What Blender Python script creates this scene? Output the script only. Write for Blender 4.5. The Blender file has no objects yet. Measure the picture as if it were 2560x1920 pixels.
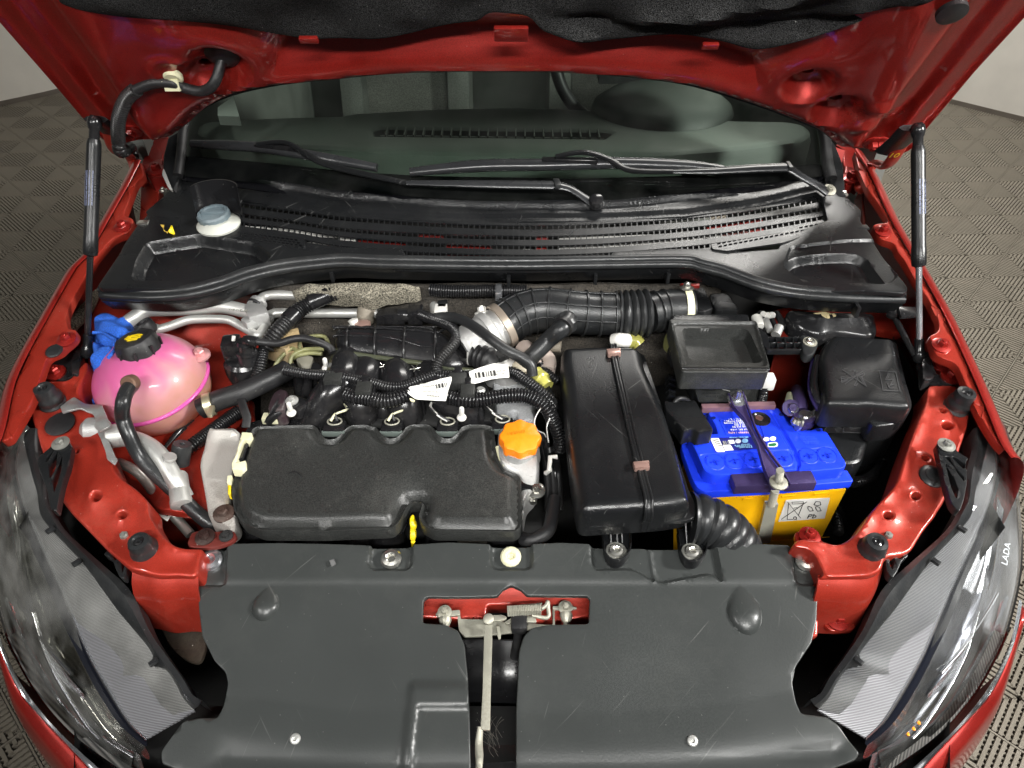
import bpy, bmesh, math, random
import numpy as np
from mathutils import Vector as V, Matrix, geometry
rad = math.radians
random.seed(4)
SC = bpy.context.scene
# ---------------------------------------------------------------- camera
PITCH, CAMZ, FOC = 41.5, 1.62, 1534.0          # degrees below level, height, focal length in units of a 2212 wide frame
cam_d = bpy.data.cameras.new('camera'); cam = bpy.data.objects.new('camera', cam_d)
SC.collection.objects.link(cam); SC.camera = cam
cam.location = (0, 0, CAMZ); cam.rotation_euler = (rad(90 - PITCH), 0, 0)
cam_d.sensor_width = 36; cam_d.lens = FOC / 2212 * 36; cam_d.clip_end = 200; cam_d.clip_start = .02
# ---------------------------------------------------------------- world and lamps (indoor studio)
w = bpy.data.worlds.new('World'); SC.world = w; w.use_nodes = True
bg = w.node_tree.nodes['Background']; bg.inputs[0].default_value = (.93, .97, 1, 1); bg.inputs[1].default_value = .042
SC.view_settings.view_transform = 'Standard'; SC.view_settings.look = 'None'
SC.view_settings.exposure = 0; SC.view_settings.gamma = 1
def lamp(name, loc, tgt, size, power, col=(1, 1, 1), size_y=None, spread=180):
    d = bpy.data.lights.new(name, 'AREA'); d.energy = power; d.color = col
    d.spread = rad(spread); d.shape = 'RECTANGLE'; d.size = size; d.size_y = size_y or size
    o = bpy.data.objects.new(name, d); SC.collection.objects.link(o); o.location = loc
    o.rotation_euler = (V(tgt) - V(loc)).to_track_quat('-Z', 'Y').to_euler(); return o
lamp('studio_lamp', (2.3, .25, 2.35), (.1, .8, .85), .34, 118, (1, .985, .95))
lamp('studio_lamp', (.35, -1.15, 2.75), (.1, .8, .85), 1.9, 15, (1, .99, .96), .14, 62)
lamp('studio_lamp', (-1.7, -.6, 2.5), (-.1, .8, .85), .25, 3.2, (1, .98, .95), None, 60)
lamp('ceiling_lamp', (1.7, 3.7, 3.35), (1.1, 4.4, .6), 3.0, 150, (1, .97, .92), .5)
# ---------------------------------------------------------------- picking points of the place from the photo's geometry
cp_, sp_ = math.cos(rad(PITCH)), math.sin(rad(PITCH))
FW, DN, RT, C0 = V((0, cp_, -sp_)), V((0, -sp_, -cp_)), V((1, 0, 0)), V((0, 0, CAMZ))
K1 = .335937
TL = {'A': (0, 0, K1), 'B': (850, 0, K1), 'C': (1700, 0, K1), 'D': (0, 640, K1), 'E': (850, 640, K1), 'F': (1700, 640, K1),
      'G': (0, 1280, K1), 'H': (850, 1280, K1), 'I': (1700, 1280, K1), 'O': (0, 0, 1.0),
      'J': (1680, 960, .22913), 'K': (780, 740, .24219), 'L': (540, 700, .22911), 'M': (1040, 1440, .25)}
def px(t, x, y):
    a = TL[t]; return (a[0] * .8640625 + x * a[2], a[1] * .8640625 + y * a[2])
def ray(p): return FW + RT * ((p[0] - 1106) / FOC) + DN * ((p[1] - 829.5) / FOC)
def onz(p, z): r = ray(p); return C0 + r * ((z - CAMZ) / r.z)
def ony(p, y): r = ray(p); return C0 + r * (y / r.y)
class Fr:
    """a working plane: origin o, axes ex, ey, normal n"""
    def __init__(s, o, ex, ey):
        s.o = V(o); s.ex = V(ex).normalized(); s.n = s.ex.cross(V(ey)).normalized(); s.ey = s.n.cross(s.ex)
    def uv(s, q): d = V(q) - s.o; return (d.dot(s.ex), d.dot(s.ey))
    def hit(s, p): r = ray(p); return s.uv(C0 + r * ((s.o - C0).dot(s.n) / r.dot(s.n)))
    def at(s, u, v, h=0): return s.o + s.ex * u + s.ey * v + s.n * h
    def up(s, h): return Fr(s.o + s.n * h, s.ex, s.ey)
def HF(t, x, y, z, sy=0, sx=0):
    return Fr(onz(px(t, x, y), z), (1, 0, sx), (0, 1, sy))
def P(s, z=None):
    """'D 200 900 240 850 E 10 20' -> list of pixel pairs; with z also 3D points on that level"""
    out = []; t = 'O'; buf = []
    for w_ in s.split():
        if w_.isalpha(): t = w_
        else:
            buf.append(float(w_))
            if len(buf) == 2: out.append(px(t, *buf)); buf = []
    return out if z is None else [onz(q, z) for q in out]
def P3(s):
    """'E 10 20 .85 ...' -> 3D points, each pixel pair with its own height"""
    out = []; t = 'O'; buf = []
    for w_ in s.split():
        if w_.isalpha(): t = w_
        else:
            buf.append(float(w_))
            if len(buf) == 3: out.append(onz(px(t, buf[0], buf[1]), buf[2])); buf = []
    return out
def W(t, x, y, z): return onz(px(t, x, y), z)
# ---------------------------------------------------------------- materials
MATS = {}
def nd(nt, typ, **kw):
    n = nt.nodes.new(typ)
    for k, v in kw.items():
        if k.startswith('i_'): n.inputs[k[2:].replace('_', ' ')].default_value = v
        else: setattr(n, k, v)
    return n
def mat(name, col, rough=.5, metal=0, coat=0, grain=None, bump=.0, bscale=300, dust=0, dcol=(.35, .34, .31), dscale=60, var=.15,
        spec=.5, sss=0, trans=0, ior=1.45, alpha=1, scratch=0, flake=0, emit=0, rvar=.12):
    m = bpy.data.materials.new(name); m.use_nodes = True; nt = m.node_tree; b = nt.nodes['Principled BSDF']
    L = nt.links.new
    tc = nd(nt, 'ShaderNodeTexCoord'); co = tc.outputs['Object']
    n1 = nd(nt, 'ShaderNodeTexNoise', i_Scale=9.0, i_Detail=5.0); L(co, n1.inputs['Vector'])
    mx = nd(nt, 'ShaderNodeMix', data_type='RGBA', blend_type='MULTIPLY')
    mx.inputs['Factor'].default_value = 1
    cr = nd(nt, 'ShaderNodeMapRange'); L(n1.outputs['Fac'], cr.inputs['Value'])
    cr.inputs['From Min'].default_value = .3; cr.inputs['From Max'].default_value = .7
    cr.inputs['To Min'].default_value = 1 - var; cr.inputs['To Max'].default_value = 1 + var
    mx.inputs['A'].default_value = (*col, 1); L(cr.outputs[0], mx.inputs['B']); c_out = mx.outputs['Result']
    if flake:
        v = nd(nt, 'ShaderNodeTexVoronoi', i_Scale=1400.0); L(co, v.inputs['Vector'])
        m4 = nd(nt, 'ShaderNodeMapRange'); L(v.outputs['Color'], m4.inputs['Value'])
        m4.inputs['To Min'].default_value = 1 - flake; m4.inputs['To Max'].default_value = 1 + flake
        x = nd(nt, 'ShaderNodeMix', data_type='RGBA', blend_type='MULTIPLY'); x.inputs['Factor'].default_value = 1
        L(c_out, x.inputs['A']); L(m4.outputs[0], x.inputs['B']); c_out = x.outputs['Result']
    r_in = nd(nt, 'ShaderNodeMapRange'); L(n1.outputs['Fac'], r_in.inputs['Value'])
    r_in.inputs['From Min'].default_value = .3; r_in.inputs['From Max'].default_value = .7
    r_in.inputs['To Min'].default_value = max(.02, rough - rvar * rough * 2); r_in.inputs['To Max'].default_value = min(1, rough + rvar * rough * 2)
    r_out = r_in.outputs[0]
    if dust:
        n2 = nd(nt, 'ShaderNodeTexNoise', i_Scale=float(dscale), i_Detail=12.0, i_Roughness=.75); L(co, n2.inputs['Vector'])
        n3 = nd(nt, 'ShaderNodeTexNoise', i_Scale=7.0, i_Detail=3.0); L(co, n3.inputs['Vector'])
        ad = nd(nt, 'ShaderNodeMath', operation='ADD'); L(n2.outputs['Fac'], ad.inputs[0]); L(n3.outputs['Fac'], ad.inputs[1])
        mr = nd(nt, 'ShaderNodeMapRange'); L(ad.outputs[0], mr.inputs['Value'])
        mr.inputs['From Min'].default_value = 1.02; mr.inputs['From Max'].default_value = 1.42
        mr.inputs['To Max'].default_value = dust
        x = nd(nt, 'ShaderNodeMix', data_type='RGBA'); L(mr.outputs[0], x.inputs['Factor']); L(c_out, x.inputs['A'])
        x.inputs['B'].default_value = (*dcol, 1); c_out = x.outputs['Result']
        # single specks
        v = nd(nt, 'ShaderNodeTexVoronoi', i_Scale=110.0); L(co, v.inputs['Vector'])
        lt = nd(nt, 'ShaderNodeMath', operation='LESS_THAN'); L(v.outputs['Distance'], lt.inputs[0]); lt.inputs[1].default_value = .085
        wn = nd(nt, 'ShaderNodeSeparateColor'); L(v.outputs['Color'], wn.inputs[0])
        g = nd(nt, 'ShaderNodeMath', operation='GREATER_THAN'); L(wn.outputs[0], g.inputs[0]); g.inputs[1].default_value = .72
        a2 = nd(nt, 'ShaderNodeMath', operation='MULTIPLY'); L(lt.outputs[0], a2.inputs[0]); L(g.outputs[0], a2.inputs[1])
        a3 = nd(nt, 'ShaderNodeMath', operation='MULTIPLY'); L(a2.outputs[0], a3.inputs[0]); a3.inputs[1].default_value = min(1, dust * 1.3)
        x = nd(nt, 'ShaderNodeMix', data_type='RGBA'); L(a3.outputs[0], x.inputs['Factor']); L(c_out, x.inputs['A'])
        x.inputs['B'].default_value = (.5, .5, .47, 1); c_out = x.outputs['Result']
    if scratch:
        for sc, rz in ((1, .95), (1, -.75), (1, 1.9)):
            m0 = nd(nt, 'ShaderNodeMapping'); m0.inputs['Rotation'].default_value = (0, 0, rz); L(co, m0.inputs['Vector'])
            mp = nd(nt, 'ShaderNodeMapping'); mp.inputs['Scale'].default_value = (4 + rz, 170, 20); mp.inputs['Location'].default_value = (rz, rz * 3, 0)
            L(m0.outputs[0], mp.inputs['Vector'])
            n4 = nd(nt, 'ShaderNodeTexNoise', i_Scale=1.5, i_Detail=2.0, i_Distortion=.25); L(mp.outputs[0], n4.inputs['Vector'])
            mr = nd(nt, 'ShaderNodeMapRange'); L(n4.outputs['Fac'], mr.inputs['Value'])
            mr.inputs['From Min'].default_value = .72; mr.inputs['From Max'].default_value = .78; mr.inputs['To Max'].default_value = scratch
            x = nd(nt, 'ShaderNodeMix', data_type='RGBA'); L(mr.outputs[0], x.inputs['Factor']); L(c_out, x.inputs['A'])
            x.inputs['B'].default_value = (.22, .22, .21, 1); c_out = x.outputs['Result']
    if grain:
        n5 = nd(nt, 'ShaderNodeTexNoise', i_Scale=float(grain[0]), i_Detail=2.0); L(co, n5.inputs['Vector'])
        mr = nd(nt, 'ShaderNodeMapRange'); L(n5.outputs['Fac'], mr.inputs['Value'])
        mr.inputs['From Min'].default_value = .35; mr.inputs['From Max'].default_value = .65
        mr.inputs['To Min'].default_value = 1 - grain[1]; mr.inputs['To Max'].default_value = 1 + grain[1]
        x = nd(nt, 'ShaderNodeMix', data_type='RGBA', blend_type='MULTIPLY'); x.inputs['Factor'].default_value = 1
        L(c_out, x.inputs['A']); L(mr.outputs[0], x.inputs['B']); c_out = x.outputs['Result']
    if bump:
        n6 = nd(nt, 'ShaderNodeTexNoise', i_Scale=float(bscale), i_Detail=4.0); L(co, n6.inputs['Vector'])
        bp = nd(nt, 'ShaderNodeBump'); bp.inputs['Strength'].default_value = bump; bp.inputs['Distance'].default_value = .001
        L(n6.outputs['Fac'], bp.inputs['Height']); L(bp.outputs[0], b.inputs['Normal'])
    L(c_out, b.inputs['Base Color']); L(r_out, b.inputs['Roughness'])
    b.inputs['Metallic'].default_value = metal; b.inputs['Coat Weight'].default_value = coat; b.inputs['Coat Roughness'].default_value = .06
    b.inputs['Specular IOR Level'].default_value = spec; b.inputs['IOR'].default_value = ior
    if sss:
        b.inputs['Subsurface Weight'].default_value = sss; b.inputs['Subsurface Radius'].default_value = (1, .5, .6); b.inputs['Subsurface Scale'].default_value = .02
    b.inputs['Transmission Weight'].default_value = trans
    b.inputs['Alpha'].default_value = alpha
    MATS[name] = m; return m
def glass_mat(name, tint, rough=.02, ior=1.5, haze=0):
    """thin clear sheet: tinted see-through plus a fresnel reflection"""
    m = bpy.data.materials.new(name); m.use_nodes = True; nt = m.node_tree; nt.nodes.clear(); L = nt.links.new
    o = nd(nt, 'ShaderNodeOutputMaterial'); t = nd(nt, 'ShaderNodeBsdfTransparent'); t.inputs[0].default_value = (*tint, 1)
    g = nd(nt, 'ShaderNodeBsdfGlossy'); g.inputs['Roughness'].default_value = rough
    f = nd(nt, 'ShaderNodeFresnel', i_IOR=ior); mx = nd(nt, 'ShaderNodeMixShader')
    L(f.outputs[0], mx.inputs[0]); L(t.outputs[0], mx.inputs[1]); L(g.outputs[0], mx.inputs[2]); s = mx.outputs[0]
    if haze:
        d = nd(nt, 'ShaderNodeBsdfDiffuse'); d.inputs[0].default_value = (.5, .5, .48, 1)
        tc = nd(nt, 'ShaderNodeTexCoord'); n = nd(nt, 'ShaderNodeTexNoise', i_Scale=14.0, i_Detail=8.0); L(tc.outputs['Object'], n.inputs['Vector'])
        mr = nd(nt, 'ShaderNodeMapRange'); L(n.outputs['Fac'], mr.inputs['Value']); mr.inputs['From Min'].default_value = .35; mr.inputs['From Max'].default_value = .75; mr.inputs['To Max'].default_value = haze
        m2 = nd(nt, 'ShaderNodeMixShader'); L(mr.outputs[0], m2.inputs[0]); L(s, m2.inputs[1]); L(d.outputs[0], m2.inputs[2]); s = m2.outputs[0]
    L(s, o.inputs[0]); MATS[name] = m; return m
RED = mat('red_paint', (.29, .016, .0115), .36, .5, .7, flake=.35, dust=.10, dcol=(.30, .12, .08), dscale=90, var=.08)
REDB = mat('red_paint_engine_bay', (.33, .026, .014), .40, .35, .45, flake=.25, dust=.25, dcol=(.30, .13, .09), dscale=130, var=.14)
BLK = mat('black_plastic', (.0085, .009, .0098), .29, dust=.055, dcol=(.12, .12, .11), bump=.35, bscale=500, scratch=.25)
SHLD = mat('grey_black_plastic', (.033, .036, .035), .33, var=.05, rvar=.05, dust=.09, dcol=(.13, .13, .12), bump=.12, bscale=350, scratch=.22, dscale=40)
GRN = mat('grained_black_plastic', (.024, .025, .024), .35, dust=.06, grain=(650, .45), bump=.4, bscale=560, var=.04, rvar=.04)
GLO = mat('glossy_black_plastic', (.011, .011, .012), .2, dust=.16, dcol=(.12, .11, .1), bump=.1, bscale=300)
RUB = mat('black_rubber', (.014, .014, .015), .45, dust=.18, dcol=(.14, .14, .13), bump=.3, bscale=400)
RUBG = mat('grey_black_rubber', (.016, .017, .018), .34, dust=.16, dcol=(.16, .16, .15), bump=.3, bscale=300)
CON = mat('conduit_plastic', (.012, .012, .013), .26, dust=.16, dcol=(.2, .19, .17), dscale=200)
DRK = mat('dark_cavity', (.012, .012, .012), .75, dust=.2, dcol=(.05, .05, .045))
ALU = mat('aluminium', (.47, .47, .45), .42, .55, dust=.35, dcol=(.25, .24, .21), dscale=220, bump=.3, bscale=600)
CAST = mat('cast_aluminium', (.52, .52, .51), .5, .7, dust=.3, dcol=(.2, .19, .17), dscale=150, bump=.8, bscale=700)
ZINC = mat('dull_zinc_steel', (.36, .35, .29), .5, .5, dust=.6, dcol=(.14, .13, .10), dscale=250, bump=.5, bscale=500)
STL = mat('bright_steel', (.66, .65, .60), .27, .95, dust=.3, dcol=(.25, .22, .17), dscale=300)
FRG = mat('pitted_mount_metal', (.46, .44, .41), .55, .35, dust=.75, dcol=(.10, .08, .06), dscale=420, bump=.5, bscale=500)
CHR = mat('chrome', (.86, .87, .9), .19, 1.0, rvar=.03)
CHS = mat('satin_silver', (.62, .63, .66), .22, .9, var=.05)
NAVY = mat('navy_gloss_trim', (.008, .009, .014), .12, 0, .5)
PALEC = mat('cream_plastic', (.64, .62, .42), .45, dust=.2)
WHT = mat('white_cap', (.66, .65, .61), .4, dust=.1)
YEL = mat('yellow_plastic', (.85, .62, .01), .38, dust=.12)
BYEL = mat('battery_yellow', (.88, .46, .005), .35, dust=.06)
BBLU = mat('battery_blue', (.012, .045, .74), .33, dust=.05, dcol=(.2, .25, .6), spec=.5)
PURP = mat('purple_black_steel', (.052, .036, .115), .42, .3, dust=.3, dcol=(.12, .09, .2), dscale=300, bump=.8, bscale=900)
ORG = mat('orange_plastic', (.95, .23, .008), .38, dust=.04, bump=.3, bscale=300)
PINK = mat('pink_translucent_tank', (.80, .22, .38), .36, sss=.35, coat=.25, var=.2)
def tank_colour():
    nt = PINK.node_tree; b = nt.nodes['Principled BSDF']; L = nt.links.new
    tc = nd(nt, 'ShaderNodeTexCoord'); sx = nd(nt, 'ShaderNodeSeparateXYZ'); L(tc.outputs['Object'], sx.inputs[0])
    n = nd(nt, 'ShaderNodeTexNoise', i_Scale=13.0, i_Detail=3.0, i_Distortion=.6); L(tc.outputs['Object'], n.inputs['Vector'])
    m1 = nd(nt, 'ShaderNodeMath', operation='MULTIPLY_ADD'); L(sx.outputs['Z'], m1.inputs[0]); m1.inputs[1].default_value = -5.5; L(n.outputs['Fac'], m1.inputs[2])
    m0 = nd(nt, 'ShaderNodeMath', operation='MULTIPLY_ADD'); L(sx.outputs['X'], m0.inputs[0]); m0.inputs[1].default_value = 2.2; L(m1.outputs[0], m0.inputs[2])
    cr = nd(nt, 'ShaderNodeValToRGB'); L(m0.outputs[0], cr.inputs[0]); e = cr.color_ramp.elements
    e[0].position = .12; e[0].color = (.50, .10, .25, 1); e[1].position = .78; e[1].color = (.42, .21, .13, 1)
    x = e.new(.45); x.color = (.52, .24, .26, 1); L(cr.outputs[0], b.inputs['Base Color'])
tank_colour()
PINKS = mat('pink_seam', (.55, .08, .30), .25, sss=.15, coat=.3)
PAPER = mat('label_paper', (.86, .85, .80), .55, dust=.1)
INK = mat('black_ink', (.02, .02, .02), .6)
INKW = mat('white_ink', (.8, .82, .9), .5)
INKB = mat('dark_blue_ink', (.005, .012, .12), .35)
INKL = mat('light_blue_ink', (.25, .5, .75), .4)
GRAYC = mat('washer_cap_blue_grey', (.13, .17, .19), .35, dust=.3)
FELT = mat('black_felt', (.022, .022, .022), .95, grain=(900, .9), bump=1.5, bscale=700, dust=.25, dcol=(.10, .10, .10), dscale=900, spec=.1)
FLEECE = mat('grey_stone_insulation', (.17, .155, .12), .95, grain=(420, .85), bump=2.0, bscale=300, dust=.6, dcol=(.04, .04, .03), dscale=320)
DASH = mat('dashboard_vinyl', (.15, .17, .155), .65, bump=.6, bscale=400, dust=.1)
SEAT = mat('seat_fabric', (.10, .10, .09), .9, grain=(300, .3), bump=.4)
SEATL = mat('light_seat_fabric', (.11, .115, .105), .9, grain=(300, .2), bump=.4)
WALLM = mat('wall_paint', (.72, .69, .63), .8, var=.04)
BASEM = mat('baseboard', (.14, .12, .10), .6)
TAUPE = mat('taupe_tile_plastic', (.185, .165, .132), .45, dust=.25, dcol=(.2, .17, .13), var=.12)
SUBF = mat('subfloor', (.035, .03, .025), .9)
CLOTH = mat('blue_knit', (.02, .11, .52), .8, bump=1.2, bscale=900, grain=(500, .25), var=.2)
AMBR = mat('amber_reflector', (.9, .3, .02), .2, coat=.5)
BRN = mat('pinkish_brown_clip', (.32, .20, .17), .3, .35, coat=.4)
OLIVE = mat('olive_tube', (.16, .16, .06), .4)
GLS = glass_mat('windscreen_glass', (.56, .65, .58), haze=.02)
LENS = glass_mat('clear_headlight_lens', (.93, .94, .93), .015, haze=.16)
def stripe_mat(name, c1, c2, pitch, rot=0, metal=.5, rough=.3):
    """fine parallel stripes"""
    m = mat(name, c1, rough, metal); nt = m.node_tree; b = nt.nodes['Principled BSDF']; L = nt.links.new
    tc = nd(nt, 'ShaderNodeTexCoord'); mp = nd(nt, 'ShaderNodeMapping'); mp.inputs['Rotation'].default_value = (0, 0, rot); L(tc.outputs['Object'], mp.inputs[0])
    wv = nd(nt, 'ShaderNodeTexWave'); wv.bands_direction = 'Y'; wv.inputs['Scale'].default_value = .314 / pitch; wv.inputs['Distortion'].default_value = 0
    L(mp.outputs[0], wv.inputs[0]); x = nd(nt, 'ShaderNodeMix', data_type='RGBA'); L(wv.outputs['Fac'], x.inputs['Factor'])
    x.inputs['A'].default_value = (*c1, 1); x.inputs['B'].default_value = (*c2, 1); L(x.outputs['Result'], b.inputs['Base Color'])
    bp = nd(nt, 'ShaderNodeBump'); bp.inputs['Strength'].default_value = .7; bp.inputs['Distance'].default_value = .0008
    L(wv.outputs['Fac'], bp.inputs['Height']); L(bp.outputs[0], b.inputs['Normal']); return m
FLUTE = stripe_mat('fluted_reflector', (.34, .34, .36), (.07, .07, .075), .0015, metal=.3, rough=.45)
TILE_REFL = stripe_mat('painted_tile_reflection', (.33, .32, .30), (.08, .08, .08), .006, rot=.6, metal=.3)  # stripes painted as the floor tiles' reflection in the lens edge
# ---------------------------------------------------------------- objects
def tag(o, label=None, cat=None, group=None, kind=None):
    for k, v in (('label', label), ('category', cat), ('group', group), ('kind', kind)):
        if v: o[k] = v
    return o
def thing(name, label, cat, loc, group=None):
    o = bpy.data.objects.new(name, None); SC.collection.objects.link(o); o.location = loc; o.empty_display_size = .02
    return tag(o, label, cat, group)
def wpos(o):
    p = V(o.location)
    while o.parent: o = o.parent; p += V(o.location)
    return p
def mk(name, verts, faces, m, parent=None, smooth=True, ang=32, kind=None):
    n = len(verts); c = V((sum(v[0] for v in verts) / n, sum(v[1] for v in verts) / n, sum(v[2] for v in verts) / n))
    me = bpy.data.meshes.new(name); me.from_pydata([V(v) - c for v in verts], [], faces)
    ms = m if isinstance(m, (list, tuple)) else [m]
    for x in ms: me.materials.append(x)
    bm = bmesh.new(); bm.from_mesh(me); bmesh.ops.recalc_face_normals(bm, faces=bm.faces); bm.to_mesh(me); bm.free()
    if smooth:
        me.shade_smooth(); me.set_sharp_from_angle(angle=rad(ang))
    o = bpy.data.objects.new(name, me); SC.collection.objects.link(o)
    if parent: o.parent = parent; o.location = c - wpos(parent)
    else: o.location = c
    if kind: o['kind'] = kind
    return o
class MB:
    """collects several solids into one mesh"""
    def __init__(s): s.v = []; s.f = []
    def add(s, v, f): k = len(s.v); s.v += [V(q) for q in v]; s.f += [[i + k for i in g] for g in f]; return s
    def box(s, c, d, R=None):
        q = [V((x, y, z)) for x in (-d[0]/2, d[0]/2) for y in (-d[1]/2, d[1]/2) for z in (-d[2]/2, d[2]/2)]
        if R: q = [R @ a for a in q]
        return s.add([V(c) + a for a in q], [(0, 1, 3, 2), (4, 6, 7, 5), (0, 4, 5, 1), (2, 3, 7, 6), (0, 2, 6, 4), (1, 5, 7, 3)])
    def build(s, name, m, parent=None, **k): return mk(name, s.v, s.f, m, parent, **k)
def rotz(a): return Matrix.Rotation(a, 3, 'Z')
def bbox(name, c, d, m, parent=None, R=None, bev=.002, ang=40):
    """box with rounded edges"""
    bm = bmesh.new(); bmesh.ops.create_cube(bm, size=1)
    for v in bm.verts: v.co = V((v.co.x * d[0], v.co.y * d[1], v.co.z * d[2]))
    bmesh.ops.bevel(bm, geom=bm.edges[:], offset=min(bev, min(d) * .4), segments=2, affect='EDGES', profile=.6)
    vs = [(R @ v.co if R else v.co) + V(c) for v in bm.verts]; bm.verts.index_update()
    fs = [[v.index for v in f.verts] for f in bm.faces]; bm.free()
    return mk(name, vs, fs, m, parent, ang=ang)
def cat(pts, n=6, closed=False):
    """Catmull-Rom through 3D or 2D points"""
    pts = [V(p) for p in pts]; N = len(pts); out = []
    rng = range(N if closed else N - 1)
    for i in rng:
        if closed: a, b, c, d = pts[(i - 1) % N], pts[i], pts[(i + 1) % N], pts[(i + 2) % N]
        else: a, b, c, d = pts[max(i - 1, 0)], pts[i], pts[i + 1], pts[min(i + 2, N - 1)]
        for k in range(n):
            t = k / n
            out.append(.5 * ((2 * b) + (c - a) * t + (2 * a - 5 * b + 4 * c - d) * t * t + (3 * b - a - 3 * c + d) * t ** 3))
    if not closed: out.append(pts[-1])
    return out
def resamp(pts, step):
    out = [V(pts[0])]; acc = 0
    for a, b in zip(pts, pts[1:]):
        a, b = V(a), V(b); L = (b - a).length
        if L < 1e-9: continue
        s = step - acc
        while s <= L: out.append(a + (b - a) * (s / L)); s += step
        acc = L - (s - step)
    if (V(pts[-1]) - out[-1]).length > step * .3: out.append(V(pts[-1]))
    return out
def tube_vf(pts, r, seg=12, corr=None, smooth=True, cap=True, sq=1.0, cprof=(1, .55, -1, .55)):
    P_ = cat(pts, 8) if smooth and len(pts) > 2 else [V(p) for p in pts]
    tot = sum((b - a).length for a, b in zip(P_, P_[1:]))
    rr = r if isinstance(r, (list, tuple)) else [r, r]
    if corr: P_ = resamp(P_, corr[0] / 4)
    elif not smooth: pass
    n = len(P_); T = []
    for i in range(n):
        t = P_[min(i + 1, n - 1)] - P_[max(i - 1, 0)]; T.append(t.normalized() if t.length > 0 else V((0, 0, 1)))
    up = V((0, 0, 1)) if abs(T[0].z) < .9 else V((0, 1, 0))
    N_ = (up - T[0] * up.dot(T[0])).normalized(); vs = []; acc = 0
    for i in range(n):
        if i:
            acc += (P_[i] - P_[i - 1]).length
            N_ = (N_ - T[i] * N_.dot(T[i])).normalized()
        B = T[i].cross(N_); q = acc / tot * (len(rr) - 1); k = min(int(q), len(rr) - 2); rad_ = rr[k] + (rr[k + 1] - rr[k]) * (q - k)
        if corr: rad_ += corr[1] * cprof[i % 4]
        for j in range(seg):
            a = 2 * math.pi * j / seg; vs.append(P_[i] + N_ * (math.cos(a) * rad_ * sq) + B * (math.sin(a) * rad_))
    fs = [(i * seg + j, i * seg + (j + 1) % seg, (i + 1) * seg + (j + 1) % seg, (i + 1) * seg + j) for i in range(n - 1) for j in range(seg)]
    if cap: fs += [list(range(seg))[::-1], list(range((n - 1) * seg, n * seg))]
    return vs, fs
def tube(name, pts, r, m, parent=None, ang=50, **k):
    v, f = tube_vf(pts, r, **k); return mk(name, v, f, m, parent, ang=ang)
def basis(ax):
    z = V(ax).normalized(); x = V((1, 0, 0)) if abs(z.x) < .9 else V((0, 1, 0)); x = (x - z * x.dot(z)).normalized(); return x, z.cross(x), z
def lathe_vf(o, ax, prof, seg=24, lobes=0, lamp_=0, lo=0, sx=1.0):
    X, Y, Z = basis(ax); vs = []
    for i, (r, h) in enumerate(prof):
        for j in range(seg):
            a = 2 * math.pi * j / seg; q = r * (1 + (lamp_ * math.cos(lobes * a) if lobes and i >= lo else 0))
            vs.append(V(o) + X * (math.cos(a) * q * sx) + Y * (math.sin(a) * q) + Z * h)
    n = len(prof)
    fs = [(i * seg + j, i * seg + (j + 1) % seg, (i + 1) * seg + (j + 1) % seg, (i + 1) * seg + j) for i in range(n - 1) for j in range(seg)]
    fs += [list(range(seg))[::-1], list(range((n - 1) * seg, n * seg))]
    return vs, fs
def lathe(name, o, ax, prof, m, parent=None, ang=35, **k):
    v, f = lathe_vf(o, ax, prof, **k); return mk(name, v, f, m, parent, ang=ang)
def bolt(o, parent, m=None, r=.008, ax=(0, -.1, 1), cross=False, name='bolt'):
    """washer plate with a hexagon head or a round recessed head"""
    m = m or STL; b = MB(); o = V(o); Z = V(ax).normalized()
    if cross:
        v, f = lathe_vf(o, ax, [(r * 1.25, 0), (r * 1.25, r * .25), (r * 1.05, r * .5), (r * .62, r * .62), (r * .45, r * .5), (r * .38, r * .15)], seg=16); b.add(v, f)
    else:
        v, f = lathe_vf(o, ax, [(r * 1.35, -.001), (r * 1.35, r * .18), (r * 1.0, r * .3), (r * .75, r * .34)], seg=16); b.add(v, f)
        v, f = lathe_vf(o + Z * r * .3, ax, [(r * .72, 0), (r * .72, r * .6), (r * .6, r * .78), (r * .3, r * .8)], seg=6); b.add(v, f)
        v, f = lathe_vf(o + Z * r * .9, ax, [(r * .3, 0), (r * .28, r * .35)], seg=8); b.add(v, f)
    return b.build(name, m, parent, ang=30)
def roundc(pts, r, n=4):
    if not r: return [V(p) for p in pts]
    out = []; N = len(pts)
    for i in range(N):
        a, b, c = V(pts[i - 1]), V(pts[i]), V(pts[(i + 1) % N])
        d1, d2 = a - b, c - b; l1, l2 = d1.length, d2.length
        if l1 < 1e-9 or l2 < 1e-9: continue
        q = min(r, l1 * .48, l2 * .48); p1 = b + d1 * (q / l1); p2 = b + d2 * (q / l2)
        for k in range(n + 1):
            t = k / n; out.append(p1 * (1 - t) ** 2 + b * (2 * t * (1 - t)) + p2 * t * t)
    return out
def pdist(Q, loop):
    """distance of points Q (N,2) to a closed loop (M,2) and inside test"""
    Q = np.asarray(Q, float); A = np.asarray(loop, float); B = np.roll(A, -1, 0); d = np.full(len(Q), 1e9); ins = np.zeros(len(Q), bool)
    for a, b in zip(A, B):
        e = b - a; L2 = e @ e
        if L2 < 1e-16: continue
        t = np.clip(((Q - a) @ e) / L2, 0, 1); d = np.minimum(d, np.hypot(*(Q - a - t[:, None] * e).T))
        c = ((a[1] > Q[:, 1]) != (b[1] > Q[:, 1]))
        with np.errstate(divide='ignore', invalid='ignore'):
            xi = (b[0] - a[0]) * (Q[:, 1] - a[1]) / (b[1] - a[1] + 1e-30) + a[0]
        ins ^= c & (Q[:, 0] < xi)
    return d, ins
def ss(x, a, b):
    t = np.clip((x - a) / (b - a), 0, 1); return t * t * (3 - 2 * t)
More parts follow.
